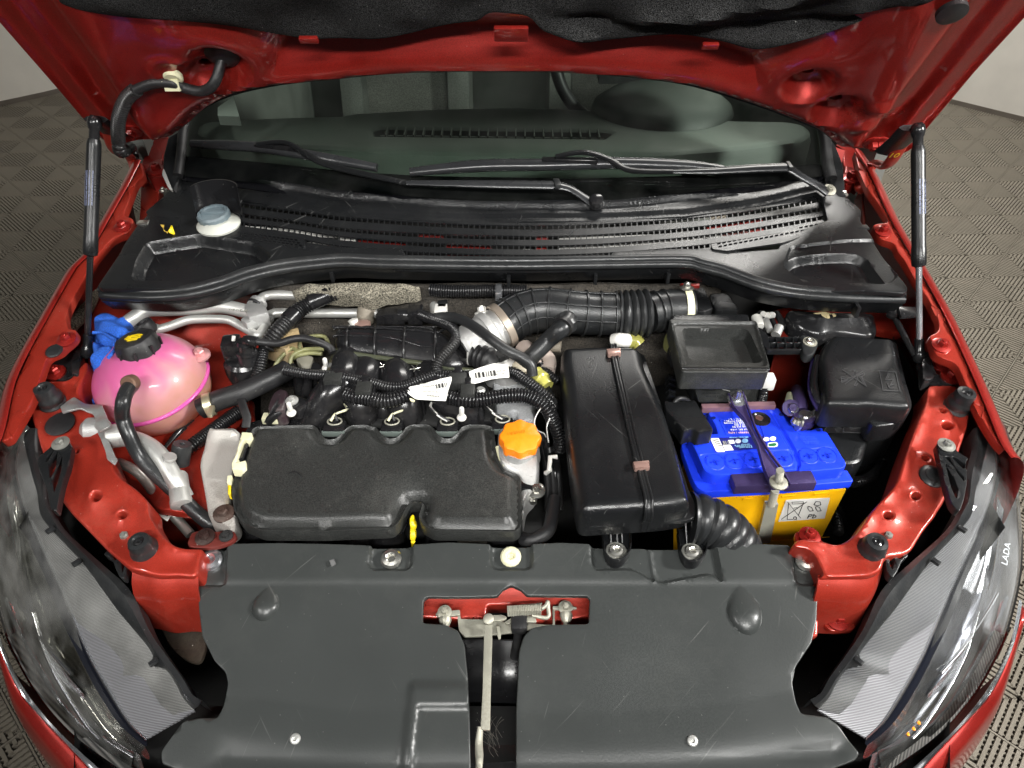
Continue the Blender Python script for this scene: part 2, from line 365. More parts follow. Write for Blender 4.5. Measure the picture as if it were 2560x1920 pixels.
def sheet(name, fr, outline, m, parent=None, holes=(), h=None, thick=.003, sp=.012, bev=.002, rnd=.004, sm=0, bottom=True, hr=.002, ang=32, rings=None, kind=None, feat=()):
    """a moulded or pressed panel: outline and holes are pixel lists laid on frame fr, h(u, v, d) is its relief along the frame's normal"""
    def loop(pl, r):
        q = [V(fr.hit(p)) if not isinstance(p, V) else p for p in pl]
        if sm: q = [V(a) for a in cat([V((*a, 0)) for a in q], sm, True)]; q = [V((a.x, a.y)) for a in q]
        else: q = roundc(q, r)
        o = []
        for i in range(len(q)):
            a, b = q[i - 1], q[i]; L = (b - a).length; k = max(1, int(L / sp))
            if L < 2e-4: continue
            for j in range(k): o.append(a + (b - a) * (j / k))
        return o
    OL = loop(outline, rnd); HL = [loop(x, hr) for x in holes]; loops = [OL] + HL
    pts = [p for l in loops for p in l]; nb = len(pts); edges = []; k = 0
    for l in loops:
        edges += [(k + i, k + (i + 1) % len(l)) for i in range(len(l))]; k += len(l)
    cand = []
    for off in (rings if rings is not None else ((bev * .3, bev * .65, bev) if bev else ())):
        for l in loops:
            for i in range(len(l)):
                t = (l[(i + 1) % len(l)] - l[i - 1]); nrm = V((-t.y, t.x)).normalized()
                for s in (1, -1): cand.append((l[i] + nrm * off * s, off * .93))
    for rg, offs in feat:
        L_ = rg.loop
        Lr = []
        for i in range(len(L_)):
            a, b = V(L_[i - 1]), V(L_[i]); k = max(1, int((b - a).length / (sp * .5)))
            for j in range(k): Lr.append(a + (b - a) * (j / k))
        for off in offs:
            for i in range(len(Lr)):
                t = (Lr[(i + 1) % len(Lr)] - Lr[i - 1])
                if t.length < 1e-6: continue
                q = V((-t.y, t.x)).normalized() * off * rg.ccw; cand.append((Lr[i] + q, max(bev, .0008) * 1.02))
    xs = [p.x for p in OL]; ys = [p.y for p in OL]
    mr = max([bev] + list(rings or [0]))
    if sp < 1:
        nx = int((max(xs) - min(xs)) / sp) + 2; ny = int((max(ys) - min(ys)) / sp) + 2
        for i in range(nx):
            for j in range(ny): cand.append((V((min(xs) + (i + .5 * (j % 2)) * sp, min(ys) + j * sp)), mr + sp * .35))
    if cand:
        Q = np.array([c[0][:] for c in cand]); lim = np.array([c[1] for c in cand]); ok = np.ones(len(Q), bool)
        for i, l in enumerate(loops):
            d, ins = pdist(Q, [p[:] for p in l]); ok &= (d >= lim) & (ins if i == 0 else ~ins)
        pts += [V(q) for q in Q[ok]]
    vo, eo, fo, ov, oe, of = geometry.delaunay_2d_cdt(pts, edges, [], 0, 1e-6)
    Q = np.array([v[:] for v in vo]); cen = np.array([[sum(Q[i][k] for i in f) / len(f) for k in (0, 1)] for f in fo])
    keep = np.ones(len(fo), bool); dmin = np.full(len(Q), 1e9)
    for i, l in enumerate(loops):
        _, ins = pdist(cen, [p[:] for p in l]); keep &= ins if i == 0 else ~ins
        dmin = np.minimum(dmin, pdist(Q, [p[:] for p in l])[0])
    F_ = [tuple(f) for f, k in zip(fo, keep) if k]
    H = np.zeros(len(Q)) if h is None else np.asarray(h(Q[:, 0], Q[:, 1], dmin), float) * np.ones(len(Q))
    if bev: e = np.clip(dmin / bev, 0, 1); H = H - bev * (1 - np.sqrt(np.clip(1 - (1 - e) ** 2, 0, 1)))
    vs = [fr.at(q[0], q[1], hh) for q, hh in zip(Q, H)]
    cnt = {}
    for f in F_:
        for a, b in zip(f, f[1:] + f[:1]):
            cnt[(a, b)] = 1
    bd = [(a, b) for (a, b) in cnt if (b, a) not in cnt]; mp = {}
    Hb = {}
    for a, b in bd:
        for i in (a, b):
            if i not in mp: mp[i] = len(vs); vs.append(fr.at(Q[i][0], Q[i][1], H[i] - thick))
    F2 = F_ + [(b, a, mp[a], mp[b]) for a, b in bd]
    # drop unused verts
    used = sorted({i for f in F2 for i in f}); rm = {o: n for n, o in enumerate(used)}
    return mk(name, [vs[i] for i in used], [[rm[i] for i in f] for f in F2], m, parent, ang=ang, kind=kind)
def region(fr, pts):
    """signed distance (positive inside) to a pixel polygon on frame fr"""
    L_ = [p[:] for p in roundc([V(fr.hit(p)) for p in pts], .012)]
    def f(u, v):
        d, i = pdist(np.stack([u, v], 1), L_); return np.where(i, d, -d)
    f.loop = L_; ar = sum(a[0] * b[1] - b[0] * a[1] for a, b in zip(L_, L_[1:] + L_[:1])); f.ccw = 1 if ar > 0 else -1
    return f
def bumpat(fr, t, x, y, r, hgt, ex=1.0):
    c = fr.hit(px(t, x, y))
    return lambda u, v: hgt * np.exp(-(((u - c[0]) / r) ** 2 + ((v - c[1]) / (r * ex)) ** 2))
def loft(name, curves, m, parent=None, n=24, thick=0, ang=40, k=1, smooth=True):
    """surface through several 3D polylines (each resampled to n points)"""
    rows = []
    for c in curves:
        c = cat(c, 8) if smooth and len(c) > 2 else [V(a) for a in c]
        L = [0]
        for a, b in zip(c, c[1:]): L.append(L[-1] + (b - a).length)
        row = []
        for i in range(n):
            s = L[-1] * i / (n - 1); j = 0
            while j < len(L) - 2 and L[j + 1] < s: j += 1
            t = (s - L[j]) / max(L[j + 1] - L[j], 1e-9); row.append(c[j].lerp(c[j + 1], min(t, 1)))
        rows.append(row)
    if k > 1:
        rows = [list(r) for r in zip(*[cat([r[i] for r in rows], k) for i in range(n)])]
    R = len(rows); vs = [p for r in rows for p in r]
    fs = [(i * n + j, i * n + j + 1, (i + 1) * n + j + 1, (i + 1) * n + j) for i in range(R - 1) for j in range(n - 1)]
    if thick:
        t = V(thick) if not isinstance(thick, (int, float)) else V((0, 0, -thick)); N = len(vs); vs = vs + [p + t for p in vs]
        fs += [tuple(N + i for i in f[::-1]) for f in fs]
        bd = [(i, i + 1) for i in range(n - 1)] + [(i * n + n - 1, (i + 1) * n + n - 1) for i in range(R - 1)] + [((R - 1) * n + i + 1, (R - 1) * n + i) for i in range(n - 1)] + [((i + 1) * n, i * n) for i in range(R - 1)]
        fs += [(b, a, a + N, b + N) for a, b in bd]
    return mk(name, vs, fs, m, parent, ang=ang)
def text(name, s, o, ex, ey, size, m, parent=None, align='CENTER', depth=.00015, sx=1.0):
    """flat printed or moulded lettering lying on the plane o, ex, ey"""
    cu = bpy.data.curves.new(name, 'FONT'); cu.body = s; cu.size = size; cu.extrude = depth; cu.align_x = align; cu.align_y = 'CENTER'
    cu.resolution_u = 2
    ob = bpy.data.objects.new('tmp', cu); SC.collection.objects.link(ob)
    dg = bpy.context.evaluated_depsgraph_get(); me = ob.evaluated_get(dg).to_mesh()
    ex = V(ex).normalized(); n = ex.cross(V(ey)).normalized(); ey = n.cross(ex)
    vs = [V(o) + ex * (v.co.x * sx) + ey * v.co.y + n * v.co.z for v in me.vertices]; fs = [tuple(p.vertices) for p in me.polygons]
    ob.evaluated_get(dg).to_mesh_clear(); bpy.data.objects.remove(ob)
    return mk(name, vs, fs, m, parent, smooth=False)
def copy_tree(o, parent=None, loc=None):
    c = o.copy(); SC.collection.objects.link(c); c.parent = parent
    if loc is not None: c.location = loc
    for ch in list(o.children): copy_tree(ch, c)
    return c
# ================================================================ floor and wall
TW = .245
floor = mk('floor', [(-7, -4, -.02), (7, -4, -.02), (7, 9, -.02), (-7, 9, -.02)], [(0, 1, 2, 3)], SUBF); floor['kind'] = 'structure'
def tile_mesh():
    b = MB(); n = 18; p = TW / n; R4 = [rotz(k * math.pi / 2) for k in range(4)]; hw = TW / 2
    def bx(R, x0, x1, y0, y1, z0, z1):
        q = [(x0, y0, z0), (x1, y0, z0), (x1, y1, z0), (x0, y1, z0), (x0, y0, z1), (x1, y0, z1), (x1, y1, z1), (x0, y1, z1)]
        b.add([R @ V(a) for a in q], [(4, 5, 6, 7), (0, 1, 5, 4), (1, 2, 6, 5), (2, 3, 7, 6), (3, 0, 4, 7)])
    for R in R4:
        for i in range(n):
            x = -hw + (i + .5) * p; bx(R, x - p * .30, x + p * .30, -hw + .004, -abs(x) + p * .1, -.009, 0)
        bx(R, -hw, hw, -hw, -hw + .0022, -.012, -.0005)
        for k in range(1, n // 2):
            y = -hw + k * p; bx(R, -hw + k * p, hw - k * p, y - .0025, y + .0025, -.014, -.005)
    return b
tb = tile_mesh(); me_t = None; AR = rad(46.9); cnt = []
o_t = onz((2090.3, 651.2), 0)
Rz = rotz(AR)
for i in range(-24, 25):
    for j in range(-24, 25):
        c = o_t + Rz @ V(((i + .5) * TW, (j + .5) * TW, 0)); d = c - C0; dep = d.dot(FW)
        X = 1106 + d.x / max(dep, .2) * FOC; Y = 829.5 + d.dot(DN) / max(dep, .2) * FOC
        inview = -150 < X < 2362 and -60 < Y < 1800
        if (abs(c.x) > (.72 if c.y > .45 else .45) or c.y < .1) and -1.4 < c.y < 4.6 and abs(c.x) < 3.4: cnt.append((d.length + (0 if inview else 100), c))
cnt.sort(key=lambda t: t[0])
tile0 = None
for k, (_, c) in enumerate(cnt[:300]):
    if tile0 is None:
        tile0 = tb.build('tile', TAUPE, floor, smooth=False); tile0.rotation_euler = (0, 0, AR); o = tile0; off = V(tile0.location) + wpos(floor)
    else: o = tile0.copy(); SC.collection.objects.link(o)
    o.location = c - wpos(floor) + V((0, 0, -.007))
if len(cnt) > 300:
    b = MB()
    for _, c in cnt[300:]: b.add([Rz @ q + c for q in tb.v], tb.f)
    b.build('far_tiles', TAUPE, floor, smooth=False, kind='stuff')
wl = [onz(q, 0) for q in ((0, 228), (130, 200))]; wr = [onz(q, 0) for q in ((2050, 222), (2212, 262))]
dl = (wl[0] - wl[1]); dr = (wr[1] - wr[0])
base = [wl[0] + dl * 12 + V((-.8, -2.5, 0)), wl[0] + dl * 5, wl[0] + dl, wl[0], wl[1], wl[1] - dl * 2, V((-1.2, 5.0, 0)), V((0, 5.3, 0)), V((1.1, 5.0, 0)), wr[0] - dr, wr[0], wr[1], wr[1] + dr, wr[1] + dr * 4, wr[1] + dr * 8 + V((.8, -2.5, 0))]
base = [V((p.x, p.y, -.02)) for p in cat(base, 5)]
wall = loft('wall', [base, [p + V((0, 0, 3.6)) for p in base]], WALLM, n=80); wall['kind'] = 'structure'
loft('baseboard', [[p + V((0, -.012, 0)) for p in base], [p + V((0, -.012, .045)) for p in base]], BASEM, wall, n=80, thick=V((0, .011, 0)))
# ================================================================ car body
body = thing('car', 'red metallic car body shell around the open engine bay', 'car', (0, .9, 0))
FLh = HF('O', 100, 770, .92, .24); FRh = HF('O', 2100, 770, .92, .24)
def fender(side, outer, flange, fr):
    E = [fr.at(*fr.hit(p)) for p in outer]
    s = side
    rows = [E] + [[p + V((s * dx, 0, dz)) for p in E] for dx, dz in ((.004, .002), (.012, -.001), (.022, -.010), (.034, -.035), (.05, -.10), (.062, -.2), (.066, -.45), (.05, -.62))]
    f = loft('fender', rows, RED, body, n=40, k=2)
    sheet('fender_flange', fr.up(-.004), flange, REDB, f, thick=.012, sp=.03, bev=.0025, rnd=.012)
    return f
fl = fender(-1, P('A 905 1030 830 1180 740 1340 640 1520 570 1646 D 500 60 400 230 300 410 200 590 100 810 40 1080 0 1200 -60 1300'),
    P('A 905 1030 830 1180 740 1340 640 1520 570 1646 D 500 60 400 230 300 410 200 590 100 810 40 1080 0 1200 60 1180 190 960 240 850 250 800 300 650 380 620 420 580 490 520 490 470 440 470 420 400 440 330 520 180 600 30 A 660 1600 720 1530 840 1490 860 1400 790 1390 830 1290 875 1170 930 1130'), FLh)
fr_ = fender(1, P('C 1120 960 1200 1080 1250 1180 1350 1400 1490 1646 F 1560 120 1700 380 1850 700 1950 930 2060 1200 2130 1300'),
    P('C 1120 960 1200 1080 1250 1180 1350 1400 1490 1646 F 1560 120 1700 380 1850 700 1950 930 2060 1200 2100 1260 2040 1200 1960 1080 1870 900 1830 800 1780 690 1640 640 1620 560 1600 510 1660 490 1670 420 1600 280 1510 150 1440 20 C 1400 1620 1380 1560 1290 1540 1230 1440 1350 1430 1270 1300 1215 1230 1140 1060'), FRh)
for t, x, y, f, F_ in (('A', 785, 1450, fl, FLh), ('D', 425, 530, fl, FLh), ('C', 1308, 1480, fr_, FRh), ('F', 1685, 570, fr_, FRh)):
    bolt(F_.at(*F_.hit(px(t, x, y)), -.003), f, RED, .011, ax=F_.n)
# inner rails that carry the bump stops
RLl = HF('O', 90, 900, .868, .20); RLr = HF('O', 2080, 900, .868, .20)
fLc = RLl
dL = [bumpat(RLl, 'D', 620, 1550, .030, .007), bumpat(RLl, 'D', 620, 1550, .011, -.007), bumpat(RLl, 'G', 960, 280, .03, .007)]
hl = lambda u, v, d: .004 * ss(-d, -.014, -.004) - .004 + sum(f(u, v) for f in dL)
def circ(t, x, y, rx, ry=None, n=14, a0=0):
    ry = ry or rx; c = px(t, x, y); k = TL[t][2]
    return [(c[0] + math.cos(2 * math.pi * i / n) * rx * k, c[1] + math.sin(2 * math.pi * i / n) * ry * k) for i in range(n)]
sheet('inner_rail', RLl, P('D 190 1000 200 900 245 850 300 800 440 800 490 740 560 660 570 740 515 810 500 880 540 940 600 1010 640 1130 700 1290 760 1420 880 1500 955 1580 955 1660 G 1040 150 1120 220 1200 235 1310 232 1285 300 1268 425 1150 408 1020 420 930 400 840 380 760 310 690 250 450 0 D 385 1560 330 1400 270 1270'),
    REDB, body, holes=[circ('D', 622, 1552, 30, 26), circ('G', 785, 18, 26, 20), circ('D', 490, 1258, 9, 8)], h=hl, thick=.045, sp=.008, bev=.004, rnd=.015)
dR = [bumpat(RLr, 'F', 1715, 1110, .030, .007), bumpat(RLr, 'F', 1715, 1100, .014, -.006), bumpat(RLr, 'F', 1600, 1430, .032, .006), bumpat(RLr, 'F', 1505, 1555, .03, .007), bumpat(RLr, 'I', 1230, 300, .03, .006)]
hrr = lambda u, v, d: .004 * ss(-d, -.014, -.004) - .004 + sum(f(u, v) for f in dR)
sheet('inner_rail', RLr, P('F 1590 825 1780 832 1845 900 1865 1000 1850 1090 1800 1240 1780 1330 1700 1400 1720 1500 1700 1580 1655 1646 I 1640 30 1560 130 1480 270 1310 300 1290 390 1220 420 900 420 925 400 850 238 720 222 760 170 900 180 1020 218 1130 150 F 1240 1630 1380 1480 1440 1300 1530 1060 1590 920'),
    REDB, body, holes=[circ('F', 1717, 1095, 36, 22), circ('F', 1578, 1305, 17, 16), circ('F', 1505, 1558, 26, 22), circ('I', 1342, 22, 28, 22), circ('F', 1690, 998, 18, 15)], h=hrr, thick=.045, sp=.008, bev=.004, rnd=.015)
# box ends of the front panel that drop in front of the rails
def dropwall(pts, zs, m, name='corner_panel'):
    a = [W('O', *p, zs[0]) for p in P(pts)]; return a
def corner(pts, drop, toward, name='corner_panel', m=None):
    a = [onz(p, z) for p, z in pts]; b = [p + V((toward[0], toward[1], -drop * .25)) for p in a]; c = [p + V((toward[0] * 1.3, toward[1] * 1.3, -drop)) for p in a]
    return loft(name, [a, b, c], m or REDB, body, n=16, thick=V((0, .004, 0)), k=3)
zl = .80
corner([(px('G', 1275, 425), .812), (px('G', 1150, 410), .812), (px('G', 1020, 420), .812), (px('G', 930, 400), .812), (px('G', 850, 385), .814)], .10, (0, -.018))
corner([(px('I', 890, 420), .812), (px('I', 1000, 420), .812), (px('I', 1150, 425), .812), (px('I', 1260, 405), .812), (px('I', 1310, 300), .816)], .10, (-.004, -.018))
# flanges welded on: small tabs with their bolts
BK = HF('O', 1750, 1160, .80, 0)
tb_ = sheet('mounting_tab', BK, P('I 735 150 745 125 870 125 920 190 960 215 1020 220 900 240 760 240'), RED, body, thick=.004, sp=.02, rnd=.01, h=lambda u, v, d: 0 * u)
bolt(BK.at(*BK.hit(px('I', 830, 160)), .001), tb_, RED, .011)
BK2 = HF('O', 1820, 1340, .735, .1)
tb2 = sheet('mounting_tab', BK2, P('I 890 640 1000 620 1130 635 1135 760 980 768 940 740 905 680'), REDB, body, thick=.004, sp=.02, rnd=.01)
bolt(BK2.at(*BK2.hit(px('I', 1010, 695)), .001), tb2, RED, .012)
BK3 = HF('O', 1250, 1160, .80, 0); BK3 = HF('O', 460, 1160, .812, 0)
tb3 = sheet('mounting_tab', BK3, P('G 1230 130 1280 118 1420 125 1500 110 1525 160 1490 195 1400 225 1330 232 1190 225'), mat('dirty_red_tab', (.13, .02, .015), .5, .3, dust=.5, dcol=(.08, .06, .05), dscale=150), body, thick=.004, sp=.02, rnd=.012)
bolt(BK3.at(*BK3.hit(px('G', 1320, 165)), .001), tb3, mat('dark_brown_bolt', (.045, .025, .022), .4, .5, dust=.3), .010)
bolt(BK3.at(*BK3.hit(px('G', 1455, 158)), .001), tb3, DRK, .007)
BK4 = HF('O', 390, 1345, .70, .1)
tb4 = sheet('mounting_tab', BK4, P('G 1010 640 1150 625 1300 615 1330 860 1290 980 1200 960 1090 860 1030 740'), mat('muddy_painted_metal', (.035, .026, .018), .7, dust=.7, dcol=(.10, .085, .06), dscale=60, bump=1, bscale=200), body, thick=.004, sp=.01, rnd=.01)
bolt(BK4.at(*BK4.hit(px('G', 1165, 700)), .001), tb4, mat('rusty_bolt', (.06, .035, .025), .6, .4, dust=.6), .011)
# black rubber plugs and round studs set in the rails
bun = lambda t, x, y, fr, m, r, h: lathe('rubber_plug', fr.at(*fr.hit(px(t, x, y)), h), fr.n, [(r, 0), (r, .0015), (r * .8, .0028), (r * .4, .002), (.0001, .002)], m, body, seg=24)
bun('D', 385, 1078, RLl, RUB, .0215, -.001); bun('D', 343, 605, FLh, RUBG, .013, -.003)
g = lathe('rubber_plug', RLr.at(*RLr.hit(px('F', 1615, 1425)), .002), RLr.n, [(.018, 0), (.018, .003), (.0155, .005), (.012, .006), (.011, .008), (.008, .009), (.003, .0085), (.0001, .008)], RUBG, body, seg=24)
# strut towers and inner wings
IWl = HF('O', 420, 860, .80, .06)
tow = bumpat(IWl, 'D', 1120, 440, .16, .045, .62)
tank_seat = bumpat(IWl, 'D', 1000, 820, .12, -.03)
def hw_(u, v, d): return tow(u, v) + tank_seat(u, v) + .006 * np.sin(u * 60) * ss(-v, -.1, .1) + .012 * ss(v, .13, .15) - .02 * ss(-u - .28, -.02, .06) * 0
sheet('inner_wing', IWl, P('D 560 660 700 300 900 270 1650 270 1730 300 1740 420 1660 560 1600 800 1560 1000 1400 1150 1330 1350 1500 1646 1000 1646 950 1560 760 1420 700 1200 560 950'), REDB, body, h=hw_, thick=.01, sp=.014, rnd=.03, bev=.004)
IWl2 = HF('O', 420, 1080, .72, .0)
sheet('inner_wing_lower', IWl2, P('D 640 1050 1100 1000 1640 900 1640 1200 1500 1300 1500 1646 G 1500 200 1000 180 D 860 1500'), REDB, body, h=lambda u, v, d: .012 * np.sin(u * 40 + v * 25) + .01 * np.sin(v * 70), thick=.01, sp=.014, rnd=.03, bev=.004)
IWr = HF('O', 1860, 800, .78, .06)
sheet('inner_wing', IWr, P('F 560 360 1480 330 1530 450 1400 560 900 560 860 800 820 940 640 960 580 800 620 600'), REDB, body, h=lambda u, v, d: .04 * np.exp(-((u - .0) / .12) ** 2 - ((v - .10) / .08) ** 2) - .14 * ss(-v, -.06, .01), thick=.01, sp=.016, rnd=.03, bev=.004)
# engine bay walls, bulkhead and undertray, coloured black for shade in the gaps
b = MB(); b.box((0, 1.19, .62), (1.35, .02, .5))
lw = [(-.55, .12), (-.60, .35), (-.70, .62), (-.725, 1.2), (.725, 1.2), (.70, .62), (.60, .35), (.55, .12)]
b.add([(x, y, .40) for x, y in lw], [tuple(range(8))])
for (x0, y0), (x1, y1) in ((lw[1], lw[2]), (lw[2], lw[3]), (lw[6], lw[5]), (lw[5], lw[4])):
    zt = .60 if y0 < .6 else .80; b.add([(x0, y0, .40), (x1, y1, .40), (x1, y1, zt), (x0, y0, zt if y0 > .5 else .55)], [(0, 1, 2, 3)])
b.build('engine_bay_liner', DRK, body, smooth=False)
FWb = Fr(onz((1100, 640), .90), (1, 0, 0), (0, .35, 1))
sheet('bulkhead_insulation', FWb, P('560 615 1560 615 1560 800 1300 860 560 900'), mat('dark_bulkhead_felt', (.035, .030, .024), .95, grain=(500, .6), bump=2, bscale=200, dust=.6, dcol=(.02, .02, .02)), body, thick=.01, sp=.03, h=lambda u, v, d: .006 * np.sin(u * 30))
STN = HF('O', 850, 630, .935, .3)
sheet('bulkhead_insulation', STN, P('D 1870 210 1980 175 2060 178 2212 165 E 0 165 170 165 400 175 520 185 470 215 300 240 180 262 0 240 D 1880 235'), FLEECE, body, thick=.03, sp=.008, h=lambda u, v, d: .004 * np.sin(u * 120) * np.sin(v * 150), rnd=.006, bev=.004)
b = MB(); b.box(W('D', 1880, 560, .86), (.03, .01, .05), rotz(.4)); b.box(W('D', 1790, 620, .85), (.05, .01, .04), rotz(-.5)); b.build('torn_foam', mat('tan_foam', (.42, .31, .16), .9, bump=1, dust=.4), body)
# scuttle: white and red metal that shows through the cowl grille
SCU = HF('O', 1200, 560, .952, .12)
b_ = sheet('scuttle_panel', SCU, P('A 1560 1330 B 700 1420 2212 1440 C 900 1330 930 1500 200 1640 B 2212 1640 F 0 40 -800 60 E 400 40 A 1900 1640 1500 1560'), DRK, body, thick=.004, sp=.05)
for s_, m_ in (('A 1600 1560 1600 1610 2060 1600 2212 1640 B 80 1560 0 1540 A 1900 1565', WHT), ('B 510 1500 660 1500 670 1540 510 1530', RED), ('B 120 1540 420 1560 420 1590 120 1575', RED), ('B 680 1570 980 1580 960 1670 680 1670', RED), ('B 1260 1510 1340 1510 1330 1670 1260 1670', RED), ('B 1410 1530 2212 1500 C 0 1500 150 1480 150 1560 0 1560 B 2212 1560 2212 1600 1900 1620 1410 1620', ALU),
               ('C 170 1450 530 1400 540 1500 300 1530 170 1470', RED), ('A 1570 1450 2212 1500 2212 1520 1570 1480', WHT), ('B 0 1520 100 1530 100 1560 0 1560', WHT), ('C 160 1520 440 1480 460 1520 200 1560', ALU), ('B 1180 1600 1700 1630 1700 1650 1180 1650', ALU)):
    sheet('scuttle_fitting', SCU.up(.0135), P(s_), m_, body, thick=.005, sp=.05, bev=0, rnd=.002)
# sooty wheel arch edges seen in the gaps beside the rails
for pts in ('A 700 1646 D 470 230 380 330 200 640 A 860 1300', 'D 430 480 560 330 640 120 700 60'):
    q = P(pts)
    tube('wheel_arch_edge', [onz(p, .84) for p in q[:3]] if len(q) > 4 else [onz(p, .86) for p in q], .012, FLEECE, body)
# windscreen pillars
for s, pts in ((-1, 'A 880 1130 960 890 1085 870 1050 1000 1050 1130'), (1, 'C 1000 920 1130 950 1200 1110 1170 1180 1070 1110 1050 1060')):
    pl = HF('O', 300, 350, 1.0, .35); sheet('pillar_foot', pl, P(pts), RED, body, thick=.03, sp=.03, rnd=.006, bev=.004)
for pts in ('A 905 1060 940 1050 1040 1010 1050 1130 960 1150 930 1100', 'C 1060 1060 1200 1095 1190 1140 1130 1150 1120 1180 1060 1190 1050 1120'):
    pl = HF('O', 340, 370, 1.0, .2); t_ = sheet('hinge_seat', pl, P(pts), RED, body, thick=.03, sp=.03, rnd=.006, bev=.004)
    c = pl.hit(P(pts)[4]); bolt(pl.at(*pl.hit(px('A', 1010, 1100)) if 'A' in pts else pl.hit(px('C', 1095, 1150)), .001), t_, RED, .014)
for pts in ('A 900 1200 960 1170 1030 1200 1020 1290 950 1360 930 1450 890 1460 900 1320', 'C 1160 1200 1180 1190 1200 1460 1185 1450'):
    pl = HF('O', 330, 450, .955, .2); sheet('inner_gutter', pl, P(pts), REDB, body, thick=.03, sp=.03, rnd=.004, bev=.003)
# windscreen, its black border and rubber side seals
WS = HF('O', 1095, 430, 1.0, .50)
wsh = thing('windscreen', 'large sloping greenish windscreen behind the cowl panel', 'windscreen', (0, 1.5, 1.2))
sheet('glass', WS, P('A 1150 1130 1165 900 1250 640 1500 300 B 1100 120 C 600 300 880 780 935 900 945 1130 B 1800 1290 1000 1310'), GLS, wsh, thick=.001, sp=.2, bev=0, rnd=.02)
sheet('black_border', WS.up(-.004), P('A 1150 1140 1165 1010 1210 1003 1700 1045 2212 1100 B 500 1130 1500 1150 2212 1130 C 0 1115 500 1085 905 1052 925 1100 960 1130 700 1290 0 1320 B 1200 1320 0 1290 A 1180 1160'), mat('ceramic_border', (.004, .004, .005), .08, coat=.5, dust=.04), wsh, thick=.002, sp=.06, bev=0, rnd=.01)
tube('side_seal', [WS.at(*WS.hit(p), .004) for p in P('A 1150 1140 1170 1000 1185 850 1230 700 1300 600')], .009, RUB, wsh)
tube('side_seal', [WS.at(*WS.hit(p), .004) for p in P('C 965 1160 940 1050 925 900 900 780')], .011, RUB, wsh)
for pts in ('A 1080 880 1140 850 1175 800 1165 1000 1150 1110 1130 1240 1110 1230 1045 1080 1050 1000', 'C 975 900 1000 930 1050 1060 1060 1180 1075 1290 1010 1290 975 1200 950 1120 930 950'):
    sheet('pillar_trim', WS.up(.004), P(pts), BLK, wsh, thick=.02, sp=.02, bev=.003, rnd=.006)
sheet('trim_foot', WS.up(.03), P('A 1050 1080 1110 1230 1085 1215 1040 1120'), ALU, wsh, thick=.003, sp=.05, bev=.001, rnd=.003)
# cabin
dash = thing('dashboard', 'green tinted dashboard top with a slotted vent behind the windscreen', 'dashboard', (0, 1.55, .98))
yb = WS.o.y
DSH = HF('O', 1095, 340, .98, -.02)
bin_ = bumpat(DSH, 'B', 2100, 700, .20, .11, .9)
sheet('dash_top', DSH, P('A 1240 860 1260 800 1330 770 1800 745 2212 735 B 0 725 600 690 1100 680 1500 690 2212 740 C 300 765 700 770 830 800 870 860 800 910 500 960 0 1000 B 2212 1005 1100 1015 400 1000 0 970 A 1700 950 1400 900'), DASH, dash, thick=.12, sp=.03, bev=.02, rnd=.05,
      holes=[P('B 225 835 260 826 1690 845 1735 850 1690 880 230 862')], h=lambda u, v, d: .0 * u + .004 * ss(-v, -.09, -.085))
sheet('vent_floor', DSH.up(-.016), P('B 200 820 1750 830 1750 890 200 870'), mat('vent_pale', (.75, .80, .76), .5), dash, thick=.003, sp=.3, bev=0)
sl0 = None
for i in range(24):
    x = 300 + i * (1640 - 300) / 22.6; p = DSH.at(*DSH.hit(px('B', x, 842 + i * .6)), -.006)
    if sl0 is None: sl0 = bbox('slat', p, (.0035, .045, .014), DASH, dash, bev=.001); o = sl0
    else: o = sl0.copy(); SC.collection.objects.link(o)
    o.location = p - wpos(dash)
bc = W('B', 2060, 700, 1.0)
hood_ = lathe('instrument_hood', W('B', 2090, 760, .97) + V((0, .05, 0)), (0, 0, 1), [(.15, 0), (.145, .015), (.12, .035), (.08, .048), (.03, .054), (.0001, .054)], mat('dark_dash', (.07, .08, .073), .6), dash, seg=40, ang=60, sx=1.15)
for s_, x in (('A 1400 690 1500 620 1540 750 1400 745', 0),):
    sheet('pillar_trim', DSH.up(.05), P(s_), mat('pale_pillar_trim', (.45, .5, .47), .6), dash, thick=.02, sp=.1, bev=0)
sw = thing('steering_wheel', 'dark steering wheel partly visible above the dashboard', 'steering wheel', tuple(W('B', 1850, 500, 1.1)))
cw = W('B', 1850, 330, 1.06)
tube('wheel_rim', [cw + V((math.cos(a) * .185, math.sin(a) * .185 * .45, math.sin(a) * .185 * .9)) for a in [i * math.pi / 12 for i in range(25)]], .016, RUB, sw)
b = MB(); b.box(cw + V((.0, 0, -.02)), (.14, .06, .1)); b.box(cw + V((-.09, 0, -.02)), (.12, .03, .03)); b.box(cw + V((.09, 0, -.02)), (.12, .03, .03)); b.build('wheel_hub', RUB, sw)
for k, (x0, x1, nm) in enumerate(((-.62, -.14, 'passenger'), (.1, .62, 'driver'))):
    st = bpy.data.objects.new('front_seat', None); SC.collection.objects.link(st); st.parent = body; st.location = V(((x0 + x1) / 2, 2.6, .3)) - wpos(body)
    xm = (x0 + x1) / 2
    bbox('backrest', (xm, 2.75, .85), (.42, .14, .75), SEAT, st, R=Matrix.Rotation(-.25, 3, 'X'), bev=.05)
    bbox('seat_cushion', (xm, 2.45, .5), (.45, .5, .16), SEAT, st, bev=.05)
    for dx in (-.19, .19): bbox('side_bolster', (xm + dx, 2.68, .85), (.09, .16, .72), SEATL, st, R=Matrix.Rotation(-.25, 3, 'X'), bev=.04)
